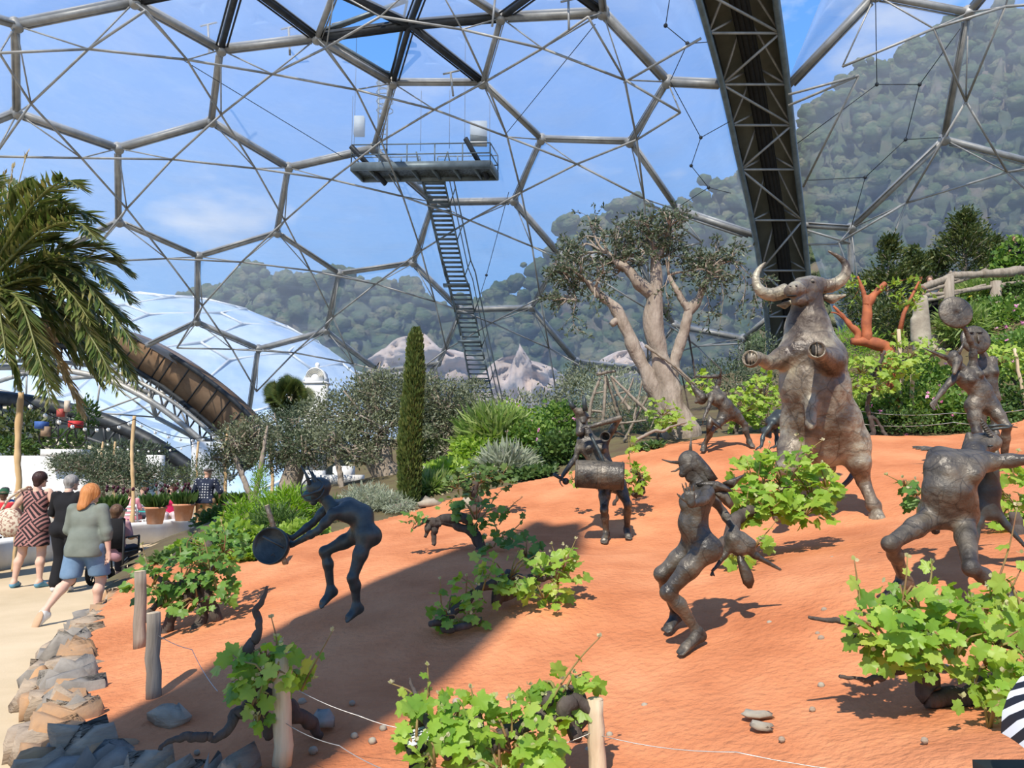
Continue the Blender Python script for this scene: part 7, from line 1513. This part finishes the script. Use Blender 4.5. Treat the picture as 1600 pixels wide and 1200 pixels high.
w1 = N(nt, 'ShaderNodeTexWave', bands_direction='X'); w1.inputs['Scale'].default_value = 5.5; w1.inputs['Distortion'].default_value = 1.5; nt.links.new(mp.outputs[0], w1.inputs[0]); w2 = N(nt, 'ShaderNodeTexWave', bands_direction='Z'); w2.inputs['Scale'].default_value = 5.5; w2.inputs['Distortion'].default_value = 1.5; nt.links.new(mp.outputs[0], w2.inputs[0])
mx = N(nt, 'ShaderNodeMix', data_type='FLOAT'); nt.links.new(ck.outputs[1], mx.inputs[0]); nt.links.new(w1.outputs[1], mx.inputs[2]); nt.links.new(w2.outputs[1], mx.inputs[3]); cr = N(nt, 'ShaderNodeValToRGB'); cr.color_ramp.elements[0].position = .45; cr.color_ramp.elements[0].color = (.018, .010, .012, 1); cr.color_ramp.elements[1].position = .62; cr.color_ramp.elements[1].color = (.36, .17, .15, 1); nt.links.new(mx.outputs[0], cr.inputs[0]); nt.links.new(cr.outputs[0], b_.inputs['Base Color'])
c = (J['hipL'] + J['hipR']) / 2
organic('dress', P_torso(J, .97, .016, .01) + [cone(c + A(-.05, 0, .04), .155, c + A(-.06, -.02, -.26), .18, .05), cone(c + A(.05, 0, .04), .155, c + A(.06, -.02, -.26), .18, .05)], .013, M['dress'], t, [(J['neck'] + A(0, -.03, -.045), (0, -.45, 1)), (c + A(0, 0, -.30), (0, 0, -1))])
hairm(J, 1.05, hairmat('dark_brown_hair', (.03, .014, .012), (.05, .02, .018)), t)
for q in 'LR': shoe(J, q, .95, cloth('blue_sandal', (.16, .38, .52)), t, 'sandal')
M['bagc'] = mat('flowered_bag', (.60, .50, .38), (.30, .16, .12), scale=28, rough=.9, lo=.42, hi=.56, c3=(.62, .55, .42), detail=3)
bc = J['chest'] + A(-.34, -.10, -.28); bg_ = thing('shoulder_bag', 'large pale floral fabric bag hanging at the dress woman side', 'bag', bc - A(0, 0, .24))
organic('bag_body', [ell(bc + A(0, 0, -.02), A(.19, .12, .20), None, .03), ell(bc + A(.04, 0, -.08), A(.19, .12, .17), None, .03)], .013, M['bagc'], bg_)
mb = MB(); mb.tube(catmull([bc + A(-.1, -.03, .14), bc + A(.03, -.04, .34), J['shL'] + A(.06, -.03, .08), J['shL'] + A(.07, .08, -.02)], 6), .02, 6); build(mb, 'strap', M['bagc'], bg_)
# woman in black
x, y = K(109, 738, 11.3)[:2]
J = pose(x, y, H=1.66, w=1.0, knL=(-.08,.05,.49), anL=(-.09,-.02,.09), toeL=(-.08,.13,.03), knR=(.12,.05,.50), anR=(.14,-.10,.13), toeR=(.12,.02,.03), elR=(.28,.12,1.15), wrR=(.30,.33,1.0), elL=(-.27,.08,1.14), wrL=(-.28,.3,1.0), head=(.02,.05,1.585), face=(.4, .9, 0))
t = person('grey-haired woman dressed all in black with white trainers, pushing the wheelchair', J, .96, ll=1.0, la=1.05)
BK = cloth('black_cloth', (.012, .012, .014)); organic('top', P_torso(J, .96, .016, .01) + P_sleeves(J, .96, .013, 1.1), .013, BK, t, [(J['neck'] + A(0, 0, -.01), (0, -.2, 1))])
organic('trousers', P_legs(J, .98, .026, 1.9, 1.0, .02), .013, BK, t); hairm(J, 1.0, hairmat('grey_hair', (.20, .19, .18), (.34, .32, .30)), t)
WH = cloth('white_shoe', (.72, .70, .66))
for q in 'LR': shoe(J, q, 1.0, WH, t)
# woman in grey-green shirt and denim shorts, walking
x, y = K(141, 738, 9.1)[:2]
J = pose(x, y, H=1.54, w=1.02, hipL=(-.11,0,.91), hipR=(.11,0,.91), knL=(-.14,-.06,.52), anL=(-.30,-.30,.17), toeL=(-.33,-.36,.03), knR=(.16,.12,.50), anR=(.14,.10,.09), toeR=(.22,.24,.03), elL=(-.25,.04,1.14), wrL=(-.22,.22,1.0), elR=(.27,-.02,1.12), wrR=(.30,.0,.86), head=(.02,.05,1.60), face=(.45, .88, -.1), hdR=nrm(A(-.1, .1, -1)), pnR=A(-.3, -1, 0), thR=A(-1, 0, 0))
t = person('red-haired woman in grey-green top and denim shorts walking, nearest of the group', J, .90, ll=1.15, la=1.1, h=.011)
organic('top', P_torso(J, .90, .022, .02) + P_sleeves(J, .92, .015, 1.3, 1.1) + [cone((J['hipL'] + J['hipR']) / 2 + A(-.05, 0, .1), .148, (J['hipL'] + J['hipR']) / 2 + A(-.06, 0, -.06), .158, .05), cone((J['hipL'] + J['hipR']) / 2 + A(.05, 0, .1), .148, (J['hipL'] + J['hipR']) / 2 + A(.06, 0, -.06), .158, .05)], .012, cloth('grey_green_top', (.19, .21, .175), (.15, .17, .14)), t, [(J['neck'] + A(0, 0, .005), (0, -.15, 1)), ((J['hipL'] + J['hipR']) / 2 + A(0, 0, -.09), (0, 0, -1))])
organic('denim_shorts', P_legs(J, .90, .026, .85, 1.05, .02), .012, cloth('denim', (.12, .20, .30), (.17, .26, .37)), t, [(J['knR'] + A(0, 0, .06), (0, .1, -1))]); hairm(J, 1.0, hairmat('copper_hair', (.42, .15, .04), (.56, .24, .08)), t, 'long')
shoe(J, 'R', 1.0, WH, t); shoe(J, 'L', 1.0, WH, t); mb = MB(); an, toe = J['anL'], J['toeL']; cc = (an + toe) / 2 + A(-.01, -.045, -.03); mb.ball(cc, (.045, .018, .12), 12, R=frame(A(0, -1, .35), nrm(an - toe))); build(mb, 'shoe_sole', cloth('tan_sole', (.55, .36, .22)), t)
# wheelchair with its occupant
x, y = K(186, 738, 12.0)[:2]; t = thing('wheelchair', 'black wheelchair pushed by the women, half hidden behind the red-haired walker', 'wheelchair', (x, y, 0)); C_ = lambda dx, dy, z: A(x + dx, y + dy, z)
for sx in (-1, 1):
    mb = MB(); mb.tube([C_(sx * .27, -.05 + .19 * math.cos(u), .20 + .19 * math.sin(u)) for u in np.linspace(0, 2 * PI, 22)], .032, 8)
    for u in np.linspace(0, PI, 5, endpoint=False): mb.tube([C_(sx * .27, -.05 + .17 * math.cos(u), .2 + .17 * math.sin(u)), C_(sx * .27, -.05 - .17 * math.cos(u), .2 - .17 * math.sin(u))], .012, 5)
    build(mb, 'rear_wheel', M['void'], t); mb = MB(); mb.lathe([(0, -.02), (.08, -.02), (.10, 0), (.08, .02), (0, .02)], C_(sx * .24, .42, .10), 16, (1, 0, 0)); build(mb, 'front_wheel', M['void'], t)
    mb = MB()
    for a_, b_ in (((sx*.25,-.2,.5),(sx*.25,.35,.5)), ((sx*.25,-.22,.25),(sx*.25,-.25,1.0)), ((sx*.25,-.25,1.0),(sx*.25,-.36,1.02)), ((sx*.25,.35,.5),(sx*.25,.45,.15)), ((sx*.25,-.2,.25),(sx*.25,.35,.25)), ((sx*.27,-.2,.72),(sx*.27,.2,.72)), ((sx*.27,.2,.72),(sx*.27,.2,.5))): mb.tube([C_(*a_), C_(*b_)], .016, 6)
    build(mb, 'frame', M['darksteel'], t)
mb = MB(); mb.box(C_(0, .08, .52), (.46, .45, .05)); build(mb, 'seat', BK, t); mb = MB(); mb.box(C_(0, -.2, .78), (.46, .04, .45)); build(mb, 'backrest', BK, t)
def seated(x, y, z, rz, H, w, **o):
    J = pose(0, 0, 0, H, w); c_, s_ = math.cos(rz), math.sin(rz); dz = .91 - .5
    J2 = dict(hipL=(-.1,0,.50), hipR=(.1,0,.50), waist=(0,-.02,.68), chest=(0,.0,.87), shL=(-.18*w,0,1.0), shR=(.18*w,0,1.0), neck=(0,.01,1.07), head=(0,.04,1.19), elL=(-.24*w,.06,.76), elR=(.24*w,.06,.76), wrL=(-.2,.28,.74), wrR=(.2,.28,.74), knL=(-.12,.44,.52), knR=(.12,.44,.52), anL=(-.12,.46,.10), anR=(.12,.46,.10), toeL=(-.13,.62,.03), toeR=(.13,.62,.03))
    rot = lambda v: A(v[0] * c_ - v[1] * s_, v[0] * s_ + v[1] * c_, v[2]); K_ = {k: rot(v) * H / 1.7 * A(1, 1, 1) + A(x, y, z) for k, v in J2.items()}; K_['face'] = rot(o.get('face', (0, 1, 0))); K_['headup'] = A(0, 0, 1)
    for q, sx in (('L', -1), ('R', 1)): K_['hd' + q] = nrm(K_['wr' + q] - K_['el' + q]); K_['pn' + q] = A(0, 0, -1); K_['th' + q] = rot((-sx, 0, 0))
    return K_
def seated_person(label, x, y, z, rz, top, hair, low=(.06, .06, .08), H=1.68, w=1.0, hat=None, female=True, group=None):
    J = seated(x, y, z, rz, H, w); t = person(label, J, .98, h=.018, female=female); organic('top', P_torso(J, .98, .016) + P_sleeves(J, .98, .014, .8), .018, top, t, [(J['neck'] + A(0, 0, -.03), (0, 0, 1))]); organic('trousers', P_legs(J, .98, .018, 1.8), .018, cloth('seat_trousers', low), t); hairm(J, 1.0, hair, t)
    if hat:
        mb = MB(); c = J['head'] + A(0, 0, .05); mb.lathe([(.15, 0), (.155, .01), (.095, .02), (.09, .08), (.06, .11), (0, .115)], c, 18); build(mb, 'hat', cloth('hat_cloth', hat), t)
    for q in 'LR': shoe(J, q, .95, BK, t)
    return t
BRH = hairmat('brown_hair', (.09, .045, .025), (.14, .08, .045))
seated_person('person sitting in the black wheelchair, hidden but for an arm', x, y - .02, .04, 0, cloth('pink_top', (.45, .25, .28)), BRH, H=1.5)
gx, gy = K(9, 738, 19.0)[:2]; seated_person('seated person in a bright blue top with a dark hat', gx, gy, 0, -2.2, cloth('blue_top', (.03, .16, .42)), BRH, hat=(.03, .03, .035), female=False)
gx, gy = K(8, 738, 17.5)[:2]; seated_person('seated person in a red vest and green cap', gx, gy, 0, .4, cloth('red_vest', (.65, .04, .05)), BRH, hat=(.03, .10, .05), female=False)
gx, gy = K(206, 738, 20.2)[:2]; pk = mat('pink_striped', (.75, .22, .27), (.80, .36, .40), scale=6); seated_person('seated person in a pink striped top behind the crooked pole', gx, gy, 0, .2, pk, BRH, (.7, .2, .2))
gx, gy = K(228, 738, 21.6)[:2]; seated_person('seated person in a turquoise top behind the middle pot', gx, gy, 0, 2.6, cloth('turquoise_top', (.05, .40, .36)), BRH)
gx, gy = K(268, 738, 22.0)[:2]; seated_person('seated person in crimson between the two orange pots', gx, gy, 0, -2.7, cloth('crimson_top', (.60, .02, .10)), BRH, (.6, .5, .5))
gx, gy = K(33, 738, 20.5)[:2]; seated_person('seated person in olive green partly behind the tall pole', gx, gy, 0, 2.4, cloth('olive_top', (.08, .09, .04)), BRH, female=False)
# man in patterned navy shirt
x, y = K(323, 738, 19.6)[:2]
J = pose(x, y, H=1.80, w=1.05, knL=(-.13,.0,.49), anL=(-.17,-.03,.09), toeL=(-.18,.12,.03), knR=(.10,.05,.50), anR=(.02,.02,.09), toeR=(.04,.18,.03), elL=(-.30,.05,1.15), wrL=(-.2,.28,1.05), elR=(.32,.05,1.15), wrR=(.22,.3,1.05), head=(.02,.03,1.59), face=(.6, .8, -.1), female=False)
t = person('bald man in flat cap, navy dotted shirt and tan trousers seen from behind', J, 1.0, skin=SK, female=False, h=.018)
M['dots'] = bpy.data.materials.new('dotted_navy'); M['dots'].use_nodes = True; nt = M['dots'].node_tree; b_ = nt.nodes['Principled BSDF']; tc = N(nt, 'ShaderNodeTexCoord'); vo = N(nt, 'ShaderNodeTexVoronoi'); vo.inputs['Scale'].default_value = 15; vo.inputs['Randomness'].default_value = .15; nt.links.new(tc.outputs['Object'], vo.inputs[0]); cr = N(nt, 'ShaderNodeValToRGB'); cr.color_ramp.interpolation = 'CONSTANT'; cr.color_ramp.elements[0].color = (.55, .55, .55, 1); cr.color_ramp.elements[1].position = .26; cr.color_ramp.elements[1].color = (.012, .018, .04, 1); nt.links.new(vo.outputs[0], cr.inputs[0]); nt.links.new(cr.outputs[0], b_.inputs['Base Color']); b_.inputs['Roughness'].default_value = .9
organic('shirt', P_torso(J, 1.0, .03, .01, False) + P_sleeves(J, 1.0, .022, 1.2), .018, M['dots'], t, [(J['neck'] + A(0, 0, .01), (0, 0, 1)), ((J['hipL'] + J['hipR']) / 2 + A(0, 0, -.04), (0, 0, -1))]); organic('trousers', P_legs(J, 1.0, .026, 1.9), .018, cloth('tan_trousers', (.42, .26, .12)), t)
organic('cap', [ell(J['head'] + A(0, .0, .07), A(.115, .125, .05), None, .02), ell(J['head'] + A(.05, .09, .05), A(.08, .07, .02), None, .02)], .012, cloth('cap_cloth', (.12, .10, .09)), t)
for q in 'LR': shoe(J, q, 1.05, cloth('grey_shoe', (.12, .12, .13)), t)
# farther walkers
def walker(px, D, label, top, low, hair, rz=0, H=1.7, back=None):
    x, y = K(px, 738, D)[:2]; J = pose(x, y, G(x, y), H=H, knL=(-.11,.08,.49), anR=(.11,-.12,.1), toeR=(.12,.04,.03)); t = person(label, J, 1.05, h=.022, female=False); organic('top', P_torso(J, 1.05, .02, 0, False) + P_sleeves(J, 1.05, .015, 1.1), .022, top, t, [(J['neck'], (0, 0, 1))]); organic('trousers', P_legs(J, 1.05, .02, 1.9), .022, low, t); hairm(J, 1.0, hair, t)
    for q in 'LR': shoe(J, q, 1, BK, t)
    if back: organic('small_backpack' if False else 'backpack', [ell(J['chest'] + A(0, -.17, -.12), A(.13, .09, .18), None, .02)], .02, back, None, label='dark red rucksack on the white-shirted walker back', cat='rucksack')
walker(275, 27.5, 'white-haired walker in a white shirt beyond the terrace', cloth('white_shirt', (.72, .72, .74)), BK, hairmat('white_hair', (.7, .66, .6), (.6, .56, .5)), back=cloth('dark_red_bag', (.10, .02, .03)))
walker(234, 27, 'walker in a blue-grey top beyond the terrace', cloth('bluegrey_top', (.10, .16, .22)), cloth('jeans', (.10, .16, .25)), BRH)
x_, y_ = K(1462, 520, 18.9)[:2]
def upper(px, py, D, label, top, hair, skin=SK):
    h = K(px, py, D); z = G(h[0], h[1]); H = max(1.2, (h[2] - z) / 1.585 * 1.7); J = pose(h[0], h[1], z, H=min(H, 1.75), face=(-.4, -.9, 0)); t = person(label, J, .98, skin=skin, h=.02, female=False); organic('top', P_torso(J, .98, .02, 0, False) + P_sleeves(J, .98, .014, .7), .02, top, t, [(J['neck'] + A(0, 0, -.02), (0, 0, 1))]); organic('trousers', P_legs(J, .98, .02, 1.9), .02, BK, t); hairm(J, 1.0, hair, t)
upper(1456, 483, 20.0, 'visitor glimpsed in the rocks left of the round cymbal', cloth('slate_top', (.10, .13, .16)), BRH)
upper(1593, 465, 21.0, 'visitor in dark clothes at the right edge on the upper bank', cloth('dark_top', (.02, .02, .03)), BRH)
